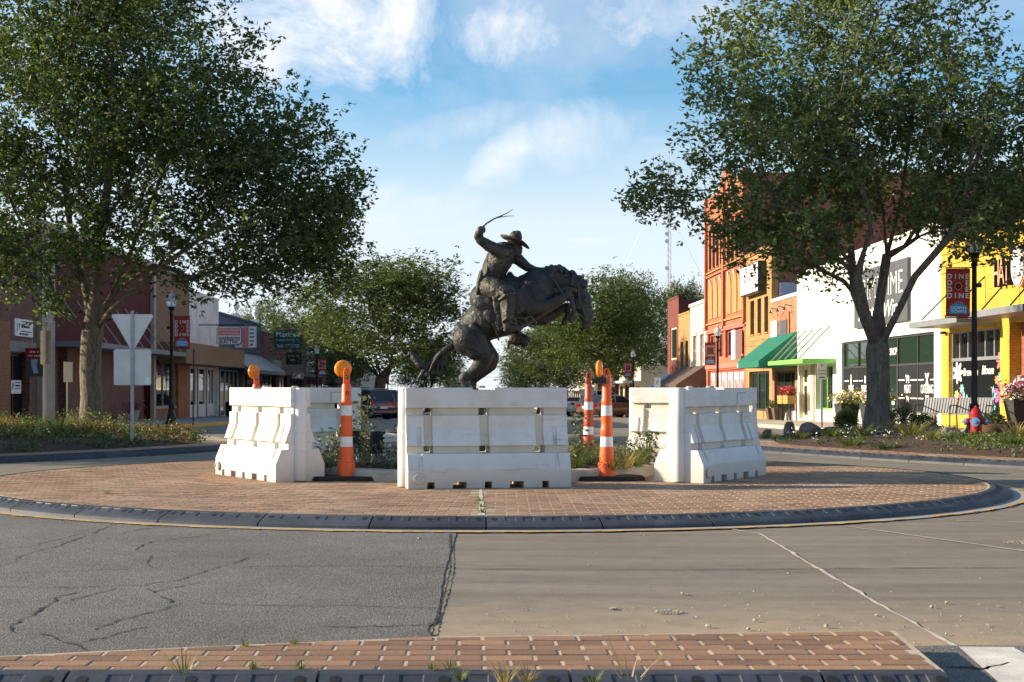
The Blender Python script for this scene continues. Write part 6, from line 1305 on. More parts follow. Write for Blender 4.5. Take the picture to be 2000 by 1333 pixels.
t, W_, H_ = hang_sign('hanging_sign', 'small black projecting sign with white lettering under the green frame shop sign', -14.9, -13.55, 104, 2.95, 3.9); m = MB(); m.box(-.62, .62, -.08, .08, 0, .95); m.build('panel', X['black_metal'], t); text('~~~~~~~', .24, X['white_ink'], t, (0, -.086, .68), (R(90), 0, 0)); text('~~~~~', .2, X['white_ink'], t, (0, -.086, .36), (R(90), 0, 0)); m = MB(); m.tube([(-.6, 0, .8), (-1.2, 0, .8)], .03, 6); m.build('bracket', X['black_metal'], t)
b = Bld(-1, 112.6, 124.5, 'brown stone-clad front beside the grey glass shop'); e = b.z0; TOP = 5.6; b.wall(X['stonewall'], TOP, [(113.4, 122, e + .3, 2.0)]); b.mass(X['stonewall'], TOP); b.window(113.4, 122, e + .3, 2.0, 4)
b = Bld(-1, 124.5, 150.0, 'grey glass-fronted shop with red stripes on its canopy'); e = b.z0; TOP = 5.2; b.wall(X['grey_metal'], TOP, [(125.5, 148, e + .3, 2.0), (126, 134, 2.6, 4.8)]); b.mass(X['grey_metal'], TOP); b.window(125.5, 148, e + .3, 2.0, 7); b.window(126, 134, 2.6, 4.8, 1, (), X['silver'], M('pale_pane', (.30, .36, .38), .2, .05, 1, 0))
b.canopy(124.6, 146, 1.5, 2.4, 1.5, X['sign_dark'])
m = MB(); 
for z in (1.75, 2.1): b.bx(m, -1.54, -1.501, 124.7, 145.9, z, z + .12)
b.put(m, 'red_stripe', X['red']); m = MB()
for z in (1.75, 2.1): b.bx(m, -1.5, -.1, 124.55, 124.598, z, z + .12)
b.put(m, 'red_stripe', X['red'])
for (ya, yb, tp, mt, lb) in ((152, 178, 5.4, 'dark_brick', 'far dark brick shop on the shaded side'), (182, 215, 6.2, 'beige', 'farthest beige building on the shaded side')):
    b = Bld(-1, ya, yb, lb); e = b.z0; n = int((yb - ya) / 4); ops = [(ya + .6 + k * (yb - ya) / n, ya + (k + 1) * (yb - ya) / n - .6, e + .4, e + 2.5) for k in range(n)]
    b.wall(X[mt], e + tp, ops); b.mass(X[mt], e + tp); b.cap(X['white'], e + tp); b.canopy(ya, yb, e + 2.8, e + 3.0, 1.6, X['roof'])
    for o in ops: b.window(*o, 2)
# ------------------------------------------------------------------ street lamps with banners
def street_lamp(x, y, word, face, label, dome='DOWN\nTOWN', small=False):
    z0 = G(y) + .12; t = thing('street_lamp', label, 'street lamp', (x, y, z0), 0, 'black street lamps with red banners')
    m = MB(); m.lathe([(.24, 0), (.24, .06), (.20, .10), (.17, .20), (.19, .24), (.13, .34), (.10, .62), (.12, .66), (.085, .72)], 16); m.build('base', X['black_metal'], t, True)
    m = MB(); m.lathe([(.072, .7), (.055, 3.9), (.085, 3.95), (.06, 4.0), (.06, 4.08), (.12, 4.16), (.14, 4.22)], 14); m.build('pole', X['black_metal'], t, True)
    m = MB(); m.lathe([(.13, 4.222), (.19, 4.34), (.20, 4.42), (.17, 4.54), (.10, 4.63), (.07, 4.66)], 18); m.build('globe', X['globe'], t, True)
    m = MB(); m.lathe([(.04, 4.23), (.045, 4.45), (.02, 4.5)], 8); m.build('bulb_tube', X['white'], t, True)
    m = MB(); m.lathe([(.075, 4.655), (.05, 4.69), (.022, 4.72), (.03, 4.76), (.008, 4.84)], 10); m.build('finial', X['silver'], t, True)
    s = face; x0, x1 = sorted((s * .10, s * .66)); xc = (x0 + x1) / 2; zb, zt = 2.74, 3.86
    m = MB(); m.tube([(0, 0, zt + .02), (s * .68, 0, zt + .02)], .014, 6); m.build('banner_arm', X['black_metal'], t); m = MB(); m.tube([(0, 0, zb - .02), (s * .68, 0, zb - .02)], .014, 6); m.build('banner_arm', X['black_metal'], t)
    m = MB(); nz = 8; vs = []
    for q in (-.006, .006):
        for i in range(nz + 1):
            z = zb + (zt - zb) * i / nz; bl = .012 * math.sin(i * 1.3)
            vs += [(x0, q + bl, z), (x1, q + bl * .4, z)]
    k = 2 * (nz + 1); fs = [(2*i, 2*i+1, 2*i+3, 2*i+2) for i in range(nz)] + [(k+2*i+2, k+2*i+3, k+2*i+1, k+2*i) for i in range(nz)] + [(2*i, 2*i+2, k+2*i+2, k+2*i) for i in range(nz)] + [(2*i+3, 2*i+1, k+2*i+1, k+2*i+3) for i in range(nz)]
    m.add(vs, fs); bn = m.build('banner', X['red_banner'], t)
    yq = -.024; rows = [(word, 3.67), (word[0] + '   ' + word[-1], 3.52), (word[0] + '   ' + word[-1], 3.37), (word, 3.22)]
    for wd, z in rows:
        for i, chx in enumerate(word if wd == word else word[0] + '  ' + word[-1]):
            if chx != ' ': text(chx, .165, X['white_ink'], bn, (xc + (i - 1.5) * .135, yq, z), (R(90), 0, 0), 'letter', .002, 1.0, bold=.02)
    m = MB(); m.lathe([(.085, -.002), (.085, .002), (.068, .002), (.068, -.002)], 20, (xc, yq, 3.445), 0, Matrix.Rotation(R(90), 3, 'X')); m.build('round_emblem', X['orange_trim'], bn)
    m = MB(); m.lathe([(.035, -.003), (.035, .003)], 12, (xc, yq, 3.445), 0, Matrix.Rotation(R(90), 3, 'X')); m.build('emblem_centre', X['blue_dome'] if word == 'LIVE' else X['red_banner'], bn)
    pts = [(xc + .22 * math.cos(a), 2.80 + .25 * math.sin(a)) for a in np.linspace(0, math.pi, 13)]; m = MB(); m.prism(pts, lambda p, q, r: (p, r, q), yq - .003, yq + .003); dm = m.build('blue_dome', X['blue_dome'], bn)
    text('DOWN', .10, X['white_ink'], dm, (xc, yq - .005, 2.94), (R(90), 0, 0), 'lettering', .002, 1.1, bold=.015); text('TOWN', .10, X['white_ink'], dm, (xc, yq - .005, 2.855), (R(90), 0, 0), 'lettering', .002, 1.1, bold=.015)
    for a in np.linspace(.15, math.pi - .15, 15): m = MB(); m.box(-.006, .006, -.002, .002, -.012, .012); o = m.build('dome_mark', X['white_ink'], dm, loc=(xc + .245 * math.cos(a), yq, 2.80 + .275 * math.sin(a))); o.rotation_euler = (0, math.pi / 2 - a, 0)
    m = MB(); m.box(s * -.16, s * -.05, -.04, .04, 3.42, 3.52); m.build('camera_bracket', X['black_metal'], t)
    return t
street_lamp(-10.96, 47.9, 'DINE', 1, 'black street lamp with DINE banner beside the shaded shopfronts')
street_lamp(-10.9, 91.0, 'LIVE', 1, 'black street lamp with LIVE banner near the parked cars')
street_lamp(12.3, 67.8, 'SHOP', -1, 'black street lamp with SHOP banner in front of the orange brick block')
street_lamp(11.6, 31.0, 'DINE', -1, 'black street lamp with DINE banner in front of the yellow restaurant')
street_lamp(11.5, 97.5, 'PLAY', -1, 'black street lamp with PLAY banner beside the dense tree')
# ------------------------------------------------------------------ road signs
def post(t, h_, r=.028, mat=None): m = MB(); m.box(-r, r, -r * .6, r * .6, -.2, h_); m.box(-r * .35, r * .35, -r * .6 - .004, -r * .6 - .0005, .1, h_ - .05); m.build('post', mat or X['steel'], t)
t = thing('yield_sign', 'back of an inverted triangle sign above a blank square plate on a steel post', 'sign', (-6.2, 24.0, .13), R(4)); post(t, 2.42)
def rounded(poly, r, n=4):
    out = []
    for i in range(len(poly)):
        a, b_, c_ = Vector(poly[i - 1]), Vector(poly[i]), Vector(poly[(i + 1) % len(poly)]); u = (a - b_).normalized(); v = (c_ - b_).normalized()
        for k in range(n + 1):
            s = k / n; p = b_ + u * r * (1 - s) ** 2 + v * r * s ** 2; out.append((p.x, p.y))
    return out
m = MB(); m.prism(rounded([(-.39, 2.36), (0, 1.67), (.39, 2.36)], .07), lambda p, q, r: (p, r, q), .022, .027); m.build('triangle_plate', X['alu'], t)
m = MB(); m.prism(rounded([(-.335, 1.08), (.33, 1.08), (.33, 1.725), (-.335, 1.725)], .04), lambda p, q, r: (p, r, q), .030, .035); m.build('square_plate', X['alu'], t)
m = MB(); m.box(.22, .30, .0295, .0297, 1.11, 1.22); m.build('sticker', X['plaster'], t)
t = thing('stacked_sign', 'backs of three small plates stacked on a post before the beige pier', 'sign', (PX(88, 36), 36, G(36) + .1), R(-8)); post(t, 2.85, .045, X['beige'])
for k in range(3): m = MB(); m.prism(rounded([(-.155, 1.80 + k * .31), (.155, 1.80 + k * .31), (.155, 2.10 + k * .31), (-.155, 2.10 + k * .31)], .03), lambda p, q, r: (p, r, q), .03, .035); m.build('plate', X['beige'], t)
t = thing('edge_on_sign', 'thin pale sign seen edge-on left of the sunlit trunk', 'sign', (PX(131, 33), 33, G(33) + .12), R(82)); post(t, 1.75, .02, X['cream']); m = MB(); m.box(-.24, .24, -.035, -.02, 1.25, 1.75); m.build('plate', X['cream'], t)
t = thing('bare_post', 'thin dark post at the yellow kerb by the shaded pavement', 'post', (PX(377, 46.5), 46.5, G(46.5) + .1), 0); m = MB(); m.tube([(0, 0, 0), (.02, 0, 1.5), (.03, 0, 2.6)], .028, 6); m.build('pole', X['black_metal'], t); m = MB(); m.lathe([(.04, 2.59), (.03, 2.64)], 8, (.03, 0, 0)); m.build('cap', X['black_metal'], t)
t = thing('parking_sign', 'narrow white accessible parking sign on a steel post by the boulders', 'sign', (10.75, 41.4, G(41.4) + .1), R(0)); post(t, 2.0, .03, X['silver']); m = MB(); m.prism(rounded([(-.14, 1.50), (.14, 1.50), (.14, 2.02), (-.14, 2.02)], .03), lambda p, q, r: (p, r, q), -.028, -.022); pl = m.build('plate', X['plaster'], t)
GR = M('sign_green', (0.02, 0.22, 0.10), .5); text('P', .13, GR, pl, (0, -.031, 1.92), (R(90), 0, 0)); text('Accessible', .055, GR, pl, (0, -.031, 1.78), (R(90), 0, 0)); text('Parking', .07, GR, pl, (0, -.031, 1.68), (R(90), 0, 0)); m = MB(); m.box(-.09, .09, -.031, -.0285, 1.54, 1.58); m.build('rule', GR, pl)
t = thing('small_sign', 'small white plate on a short post beyond the pale rear barrier', 'sign', (PX(1284, 60), 60, G(60)), 0); post(t, 2.05, .02); m = MB(); m.box(-.14, .14, -.03, -.02, 1.62, 2.06); pl = m.build('plate', X['plaster'], t); text('P', .2, X['black_ink'], pl, (0, -.032, 1.84), (R(90), 0, 0))
for px, d, side, lb in ((1150, 118, 1, 'black traffic signal on a pole behind the faded channelizer'), (757, 165, -1, 'traffic signal with a red light at the far end of the shaded side'), (905, 195, -1, 'small far traffic signal beneath the horse\'s tail')):
    t = thing('traffic_signal', lb, 'traffic light', (PX(px, d), d, G(d)), 0, 'far traffic signals'); hgt = PZ(733 if px > 1000 else 735, d) - G(d)
    m = MB(); m.tube([(0, .1, 0), (0, .1, hgt)], .07, 8); m.build('pole', X['black_metal'], t); m = MB(); m.box(-.19, .19, -.18, .0, hgt - .95, hgt + .15); hs_ = m.build('housing', X['black_metal'], t)
    for k, mt in enumerate((X['red'], X['amber'], X['glass_g'])): m = MB(); m.lathe([(.13, 0), (.13, .03), (.05, .05)], 14, (0, -.19, hgt - .03 - k * .34), 0, Matrix.Rotation(R(90), 3, 'X')); m.build('signal_lens', mt, hs_, True)
# ------------------------------------------------------------------ radio mast on the skyline
t = thing('radio_mast', 'tall guyed lattice radio mast on the skyline beyond the orange block', 'mast', (PX(1307, 620), 620, G(620))); Hm = PZ(296, 620) - G(620); m = MB(); lg = [(.8 * math.cos(a), .8 * math.sin(a)) for a in (0.2, 2.3, 4.4)]
for a in range(3): m.tube([(lg[a][0], lg[a][1], 0), (lg[a][0], lg[a][1], Hm - 6)], .12, 5)
m.tube([(0, 0, Hm - 6), (0, 0, Hm)], .1, 5); m.build('mast_legs', X['silver'], t); m = MB(); z = 0
while z < Hm - 9:
    for a in range(3): m.tube([(lg[a][0], lg[a][1], z), (lg[(a + 1) % 3][0], lg[(a + 1) % 3][1], z + 3)], .06, 4)
    z += 3
m.build('lattice_bracing', X['silver'], t)
for z in (Hm * .52, Hm * .63, Hm * .66, Hm * .8): m = MB(); m.lathe([(.2, 0), (1.0, .35), (1.0, .5)], 12, (-1.2, -.6, z), 0, Matrix.Rotation(R(80), 3, 'X')); m.build('dish', X['white'], t)
for sg in (-1, 1):
    for zz in (.5, .75, .95): m = MB(); m.tube([(0, 0, Hm * zz), (sg * 46, 8, 0)], .045, 4); m.build('guy_wire', X['steel'], t)
# power lines crossing the far end
t = thing('power_line', 'power poles carrying wires across the far end of the street', 'power line', (0, 260, G(260))); 
for sx_ in (-34, 34): m = MB(); m.tube([(sx_, 0, 0), (sx_, 0, 9.5)], .16, 8); m.box(sx_ - 1, sx_ + 1, -.08, .08, 8.6, 8.8); m.build('pole', X['bark_r'], t)
for z in (6.2, 7.0, 8.0, 8.9): m = MB(); m.tube([(-34 + 68 * k / 14, 0, z - .5 + .5 * ((k - 7) / 7) ** 2) for k in range(15)], .03, 4); m.build('wire', X['steel'], t)
# ------------------------------------------------------------------ cars
def carpaint(name, col, metal=.3):
    m, t, b = newmat(name); b.inputs['Base Color'].default_value = (*col, 1); b.inputs['Metallic'].default_value = metal; b.inputs['Roughness'].default_value = .28; b.inputs['Coat Weight'].default_value = .8; b.inputs['Coat Roughness'].default_value = .05; return m
TAIL = M('tail_lamp', (.40, .01, .012), .2, .1, 3, 0); HEADL = M('head_lamp', (.7, .72, .74), .12, .05, 3, 0); PLATE = M('number_plate', (.62, .62, .58), .5, .05, 3, 0)
def car(kind, paint, label, x, y, rz):
    z0 = G(y); t = thing({'sedan': 'parked_car', 'suv': 'parked_car', 'pickup': 'pickup_truck'}[kind], label, {'sedan': 'car', 'suv': 'car', 'pickup': 'pickup'}[kind], (x, y, z0 + .005), rz, 'vehicles parked along the street')
    if kind == 'sedan': L_, wd, st, cab = 4.85, .92, [(-2.42, .36, .86, .80), (-2.30, .24, .98, .88), (-1.7, .20, 1.02, .92), (-.3, .18, .98, .925), (1.0, .18, .96, .92), (1.9, .20, .86, .90), (2.35, .24, .72, .84), (2.44, .34, .62, .74)], (-1.95, 1.25, -1.05, .30, 1.46, .66)
    elif kind == 'suv': L_, wd, st, cab = 4.65, .93, [(-2.32, .42, .95, .82), (-2.25, .32, 1.05, .90), (-1.5, .26, 1.06, .93), (0, .24, 1.04, .935), (1.1, .24, 1.03, .93), (1.9, .26, .98, .90), (2.25, .30, .86, .84), (2.33, .40, .74, .74)], (-2.22, 1.25, -1.95, .45, 1.70, .72)
    else: L_, wd, st, cab = 5.8, 1.0, [(-2.9, .62, 1.05, .95), (-2.85, .50, 1.12, .98), (-1.0, .42, 1.12, 1.0), (.0, .40, 1.12, 1.0), (1.4, .40, 1.14, 1.0), (2.5, .42, 1.08, .98), (2.85, .48, .95, .92), (2.9, .56, .85, .86)], (-.75, 1.75, -.6, .95, 1.90, .78)
    m = MB(); vs = []
    for xx, zb, zt, w_ in st: h_ = zt - zb; vs += [(xx, -w_ * .9, zb), (xx, -w_, zb + .28 * h_), (xx, -w_ * 1.005, zb + .66 * h_), (xx, -w_ * .93, zt), (xx, w_ * .93, zt), (xx, w_ * 1.005, zb + .66 * h_), (xx, w_, zb + .28 * h_), (xx, w_ * .9, zb)]
    n = len(st); m.add(vs, [(i * 8 + k, i * 8 + (k + 1) % 8, (i + 1) * 8 + (k + 1) % 8, (i + 1) * 8 + k) for i in range(n - 1) for k in range(8)] + [tuple(range(7, -1, -1)), tuple((n - 1) * 8 + k for k in range(8))]); bd = m.build('body', paint, t, True)
    xb0, xb1, xr0, xr1, zr, wr = cab; zb = 1.0 if kind == 'sedan' else 1.04 if kind == 'suv' else 1.11; wb = st[3][3] * .92
    base = [(xb0, -wb, zb), (xb1, -wb, zb - .03), (xb1, wb, zb - .03), (xb0, wb, zb)]; top = [(xr0, -wr, zr), (xr1, -wr, zr), (xr1, wr, zr), (xr0, wr, zr)]
    m = MB(); m.hexa(base + top); m.build('windows', X['car_glass'], t)
    m = MB(); m.hexa([(xr0 - .06, -wr - .02, zr - .03), (xr1 + .05, -wr - .02, zr - .03), (xr1 + .05, wr + .02, zr - .03), (xr0 - .06, wr + .02, zr - .03), (xr0 + .1, -wr + .1, zr + .045), (xr1 - .15, -wr + .1, zr + .045), (xr1 - .15, wr - .1, zr + .045), (xr0 + .1, wr - .1, zr + .045)]); m.build('roof', paint, t, True)
    for sg in (-1, 1):
        for (bx_, tx_) in ((xb0 + .02, xr0), (xb1 - .02, xr1), ((xb0 + xb1) / 2 - .1, (xr0 + xr1) / 2)) + (((xb0 + .75, xr0 + .35),) if kind == 'suv' else ()): m = MB(); m.tube([(bx_, sg * (wb + .002), zb - .02), (tx_, sg * (wr + .006), zr - .01)], .04, 6); m.build('pillar', paint, t)
    if kind == 'pickup': m = MB(); m.box(-2.82, -.85, -.86, .86, 1.122, 1.128); m.build('bed_floor', X['black'], t)
    ax = .62 * L_ / 2
    for wx in (-ax, ax * 1.02):
        for sg in (-1, 1):
            rw = .34 if kind == 'sedan' else .37 if kind == 'suv' else .40; rt = Matrix.Rotation(R(90), 3, 'X'); y_ = sg * (st[3][3] - .10)
            m = MB(); m.lathe([(rw * 1.18, -.115), (rw * 1.18, .115)], 22, (wx, sg * (st[3][3] - .105), rw + .02), 0, rt); m.build('wheel_arch', X['black'], t)
            m = MB(); m.lathe([(rw * .62, -.12), (rw * .95, -.12), (rw, -.08), (rw, .08), (rw * .95, .12), (rw * .62, .12)], 24, (wx, y_, rw), 0, rt); wh = m.build('wheel', X['black'], t, True)
            m = MB(); yo = y_ + sg * .115; m.lathe([(rw * .66, -.01), (rw * .66, .01), (rw * .58, .012), (rw * .58, -.01)], 24, (wx, yo, rw), 0, rt)
            for k in range(7): a = k * 2 * math.pi / 7; m.tube([(wx, yo, rw), (wx + rw * .6 * math.cos(a), yo, rw + rw * .6 * math.sin(a))], [.05, .03], 5)
            m.build('rim', X['silver'], wh)
    for sg in (-1, 1):
        zt_ = st[1][2]; m = MB()
        if kind == 'suv': m.box(st[0][0] - .015, st[0][0] + .2, sg * .62, sg * .86, .80, 1.06) if sg > 0 else m.box(st[0][0] - .015, st[0][0] + .2, -.86, -.62, .80, 1.06)
        else: a, b_ = sorted((sg * .52, sg * .90)); m.box(st[0][0] - .02, st[0][0] + .22, a, b_, zt_ - .28, zt_ - .09)
        m.build('tail_light', TAIL, t); a, b_ = sorted((sg * .42, sg * .84)); m = MB(); m.box(st[-1][0] - .25, st[-1][0] + .0, a, b_, st[-1][2] - .08, st[-1][2] + .06); m.build('headlight', HEADL, t)
        m = MB(); a, b_ = sorted((sg * (wb + .02), sg * (wb + .2))); m.box(xb1 - .35, xb1 - .2, a, b_, zb - .02, zb + .13); m.build('mirror', paint, t)
    m = MB(); m.box(st[0][0] - .03, st[0][0] - .005, -.26, .26, .62, .76); m.build('number_plate', PLATE, t); m = MB(); m.box(st[0][0] - .05, st[0][0] + .1, -.84, .84, .38, .52); m.build('bumper', X['silver'] if kind == 'pickup' else paint, t)
    if kind == 'suv':
        for sg in (-1, 1): m = MB(); m.tube([(xr0 + .1, sg * (wr - .06), zr + .07), (xr1 - .1, sg * (wr - .06), zr + .08)], .022, 6); m.build('roof_rail', X['silver'], t)
    return t
NAVY = carpaint('navy_paint', (.012, .022, .065)); BLK = carpaint('black_paint', (.012, .012, .014)); DKB = carpaint('midnight_paint', (.012, .015, .032)); BRZ = carpaint('bronze_paint', (.20, .125, .085), .6); WHT = carpaint('white_car_paint', (.66, .66, .64), 0); SIL = carpaint('silver_paint', (.40, .41, .42), .7)
car('suv', NAVY, 'navy blue hatchback car parked nose to the kerb, beside the shaded rear barrier', -6.75, 78.5, R(128))
car('suv', BLK, 'black crossover car parked between the navy and the midnight blue cars', -6.7, 84.5, R(128))
car('suv', DKB, 'midnight blue car with silver roof rails parked past the black one', -6.5, 91.5, R(128))
car('suv', SIL, 'silver car parked beyond the dark cars on the shaded side', -7.3, 103, R(128))
car('sedan', BRZ, 'bronze-brown saloon car parked on the sunny side behind the channelizer', 9.1, 89.5, R(38))
car('pickup', WHT, 'white pickup truck parked beyond the bronze-brown car', 8.9, 99.5, R(38))
car('sedan', BLK, 'dark car parked on the sunny side beyond the white pickup', 8.2, 113, R(40))
# ------------------------------------------------------------------ street furniture
t = thing('fire_hydrant', 'red fire hydrant with pale blue caps in the planted corner', 'hydrant', (9.5, 25.3, .16), R(-25)); m = MB(); m.lathe([(.15, 0), (.15, .035), (.105, .04), (.10, .42), (.125, .43), (.125, .47), (.115, .48), (.10, .55), (.06, .61), (.03, .625), (.03, .66)], 20); m.build('barrel', X['red'], t, True)
for a, r_, h_ in ((180, .065, .06), (0, .065, .06), (-90, .085, .07)):
    rt = Matrix.Rotation(R(a), 3, 'Z') @ Matrix.Rotation(R(90), 3, 'Y'); m = MB(); m.lathe([(r_ * .8, .08), (r_ * .8, .14), (r_, .142), (r_, .142 + h_ * .4)], 14, (0, 0, .36), 0, rt); nz_ = m.build('nozzle', X['red'], t, True); m = MB(); m.lathe([(r_ * 1.02, .145 + h_ * .4), (r_ * 1.0, .15 + h_), (r_ * .4, .155 + h_), (r_ * .35, .19 + h_)], 14, (0, 0, .36), 0, rt); m.build('cap', X['blue_cap'], nz_, True)
m = MB(); m.lathe([(.11, .485), (.085, .545), (.05, .58)], 16); m.build('blue_bonnet', X['blue_cap'], t, True); m = MB()
for k in range(8): a = k * math.pi / 4; m.lathe([(.014, .03), (.014, .055)], 6, (.13 * math.cos(a), .13 * math.sin(a), 0))
m.build('flange_bolts', X['red'], t)
t = thing('valve_box', 'small grey metal box on a stub beside the fire hydrant', 'utility box', (9.08, 25.6, .14), R(10)); m = MB(); m.box(-.11, .11, -.09, .09, .08, .26); m.build('case', X['steel'], t); m = MB(); m.tube([(0, 0, 0), (0, 0, .08)], .05, 8); m.build('stub', X['steel'], t); m = MB(); m.tube([(.1, 0, .17), (.22, -.02, .17)], .045, 8); m.build('pipe', X['steel'], t)
t = thing('round_planter', 'low round rusty planter with a green mound beside the hydrant', 'planter', (10.05, 25.9, .14)); m = MB(); m.lathe([(.28, 0), (.32, .05), (.33, .30), (.30, .33), (.27, .30)], 24); m.build('bowl', X['rustic'], t, True); rs = np.random.default_rng(5); cc = rs.normal(size=(1500, 3)); cc = cc / np.linalg.norm(cc, axis=1)[:, None] * rs.uniform(.6, 1, (1500, 1)) * [.27, .27, .2] + [0, 0, .34]; link_mesh('foliage', leaf_mesh(cc[cc[:, 2] > .28], .06, rs, X['cover'], -.3), t)
def flower_planter(x, y, label, hgt=.75, w0=.28, w1=.36, mix=('petal_y', 'petal_w'), trail=True, spread=.28):
    t = thing('flower_planter', label, 'planter', (x, y, G(y) + .12), R(6), 'tall dark flower planters'); m = MB(); m.hexa([(-w0, -w0, 0), (w0, -w0, 0), (w0, w0, 0), (-w0, w0, 0), (-w1, -w1, hgt), (w1, -w1, hgt), (w1, w1, hgt), (-w1, w1, hgt)]); m.build('pot', X['flowerpot'], t); rs = np.random.default_rng(int(abs(x * 31 + y * 7)))
    cc = rs.normal(size=(900, 3)) * [spread, spread, .12] + [0, 0, hgt + .16]; link_mesh('foliage', leaf_mesh(cc, .08, rs, X['cover'], -.5), t)
    for q in mix: cc = rs.normal(size=(260, 3)) * [spread, spread, .12] + [0, 0, hgt + .24]; tag(link_mesh('blooms', leaf_mesh(cc, .075, rs, X[q], 0, .9), t), kind='stuff')
    if trail:
        for sx_ in (-.1, .22): cc = np.stack([rs.normal(size=260) * .05 + sx_, np.full(260, -w1 - .02) + rs.normal(size=260) * .03, rs.uniform(.15, hgt, 260)], 1); link_mesh('trailing_vine', leaf_mesh(cc, .06, rs, X['grass'], .5), t)
flower_planter(13.6, 45.6, 'dark planter with yellow and white flowers between the meat window and the door'); flower_planter(13.7, 49.2, 'dark planter with yellow flowers and trailing lime vine by the market window'); flower_planter(14.15, 34.75, 'tapered black planter with wild blooms at the yellow restaurant entrance', .85, .16, .28, ('petal_w', 'petal_p'), False, .2)
t = thing('street_bench', 'grey metal slatted bench before the yellow restaurant', 'bench', (12.62, 35.2, G(35.2) + .12), R(-40), None)
for k in range(2):
    x0 = -.92 + k * .93; m = MB(); m.hexa([(x0, .22, .46), (x0 + .9, .22, .46), (x0 + .9, .25, .46), (x0, .25, .46), (x0 + .02, .40, .88), (x0 + .88, .40, .88), (x0 + .88, .43, .88), (x0 + .02, .43, .88)]); bk = m.build('backrest', X['grey_metal'], t)
    for j in range(12): u = (j + .5) / 12; m = MB(); m.hexa([(x0 + .9 * u - .022, .205, .47), (x0 + .9 * u + .022, .205, .47), (x0 + .9 * u + .022, .219, .47), (x0 + .9 * u - .022, .219, .47), (x0 + .9 * u - .022, .385, .87), (x0 + .9 * u + .022, .385, .87), (x0 + .9 * u + .022, .399, .87), (x0 + .9 * u - .022, .399, .87)]); m.build('slat', X['silver'], bk)
for j in range(7): m = MB(); y0 = -.26 + j * .07; m.box(-.92, .92, y0, y0 + .05, .43, .445); m.build('seat_slat', X['grey_metal'], t)
for sx_ in (-.94, 0, .94):
    m = MB(); m.tube([(sx_, -.26, 0), (sx_, -.26, .64), (sx_, -.2, .68), (sx_, .3, .66)], .018, 6); m.build('arm', X['black_metal'], t); m = MB(); m.tube([(sx_, .28, 0), (sx_, .22, .45), (sx_, .40, .88)], .018, 6); m.build('leg', X['black_metal'], t)
for px_, d_, lb in ((428, 81, 'black litter bin at the shaded shop doors, nearer the tan fascia\'s end'), (441, 83.2, 'black litter bin at the shaded shop doors, nearer the blue front')):
    t = thing('litter_bin', lb, 'bin', (-15.0, d_, G(d_) + .12), 0, 'litter bins at the shaded doors'); m = MB(); m.lathe([(.24, 0), (.28, .75), (.3, .78)], 16); m.build('drum', X['black'], t, True); m = MB(); m.lathe([(.30, .782), (.22, .9), (.1, .92)], 16); m.build('lid', X['black_metal'], t, True)
t = thing('flower_pot', 'pale pot with pink flowers in the maroon shop doorway', 'flower pot', (-15.3, 59.5, G(59.5) + .12)); m = MB(); m.lathe([(.16, 0), (.26, .42), (.27, .46), (.22, .44)], 16); m.build('pot', X['beige'], t, True); rs = np.random.default_rng(8); cc = rs.normal(size=(500, 3)) * [.2, .2, .13] + [0, 0, .6]; link_mesh('foliage', leaf_mesh(cc, .08, rs, X['cover'], -.4), t); cc = rs.normal(size=(180, 3)) * [.2, .2, .13] + [0, 0, .68]; tag(link_mesh('blooms', leaf_mesh(cc, .07, rs, X['petal_p'], 0, .9), t), kind='stuff')
# ------------------------------------------------------------------ boulders in the right-hand bed
def boulder(x, y, s, seed, label):
    rs = random.Random(seed); m = MB(); m.ball((0, 0, 0), 1.0, 18); dirs = [Vector((rs.gauss(0, 1), rs.gauss(0, 1), rs.gauss(0, 1))).normalized() for _ in range(13)]; offs = {id(d_): rs.uniform(.42, .78) for d_ in dirs}; vs = []
    for v in m.v:
        p = Vector(v)
        for d_ in dirs:
            k = p.dot(d_) - offs[id(d_)]
            if k > 0: p -= d_ * k
        p *= rs.uniform(.97, 1.03); vs.append((p.x * s[0], p.y * s[1], p.z * s[2]))
    m.v = vs; o = m.build('boulder', X['stone'], None, False, (x, y, G(y) + .12 + s[2] * .45), rs.uniform(0, 3)); return tag(o, label, 'boulder', 'boulders in the planted corner')
boulder(PX(1541, 29.5), 29.5, (.24, .22, .26), 1, 'upright dark boulder at the end of the row nearest the barrier'); boulder(PX(1585, 29.3), 29.3, (.34, .25, .22), 2, 'broad dark boulder in the middle of the row'); boulder(PX(1625, 29.0), 29.0, (.28, .24, .18), 3, 'low dark boulder in the row beside the parking sign'); boulder(PX(1497, 29.8), 29.8, (.15, .15, .14), 4, 'smallest boulder in the row, half hidden in grass'); boulder(PX(1650, 28.6), 28.6, (.26, .2, .12), 5, 'flat boulder nearest the forked tree'); boulder(PX(1830, 28.3), 28.3, (.30, .25, .22), 6, 'brown boulder beneath the bench end'); boulder(PX(365, 27.5), 27.2, (.55, .3, .12), 7, 'low dark mound of rock at the end of the left bed')
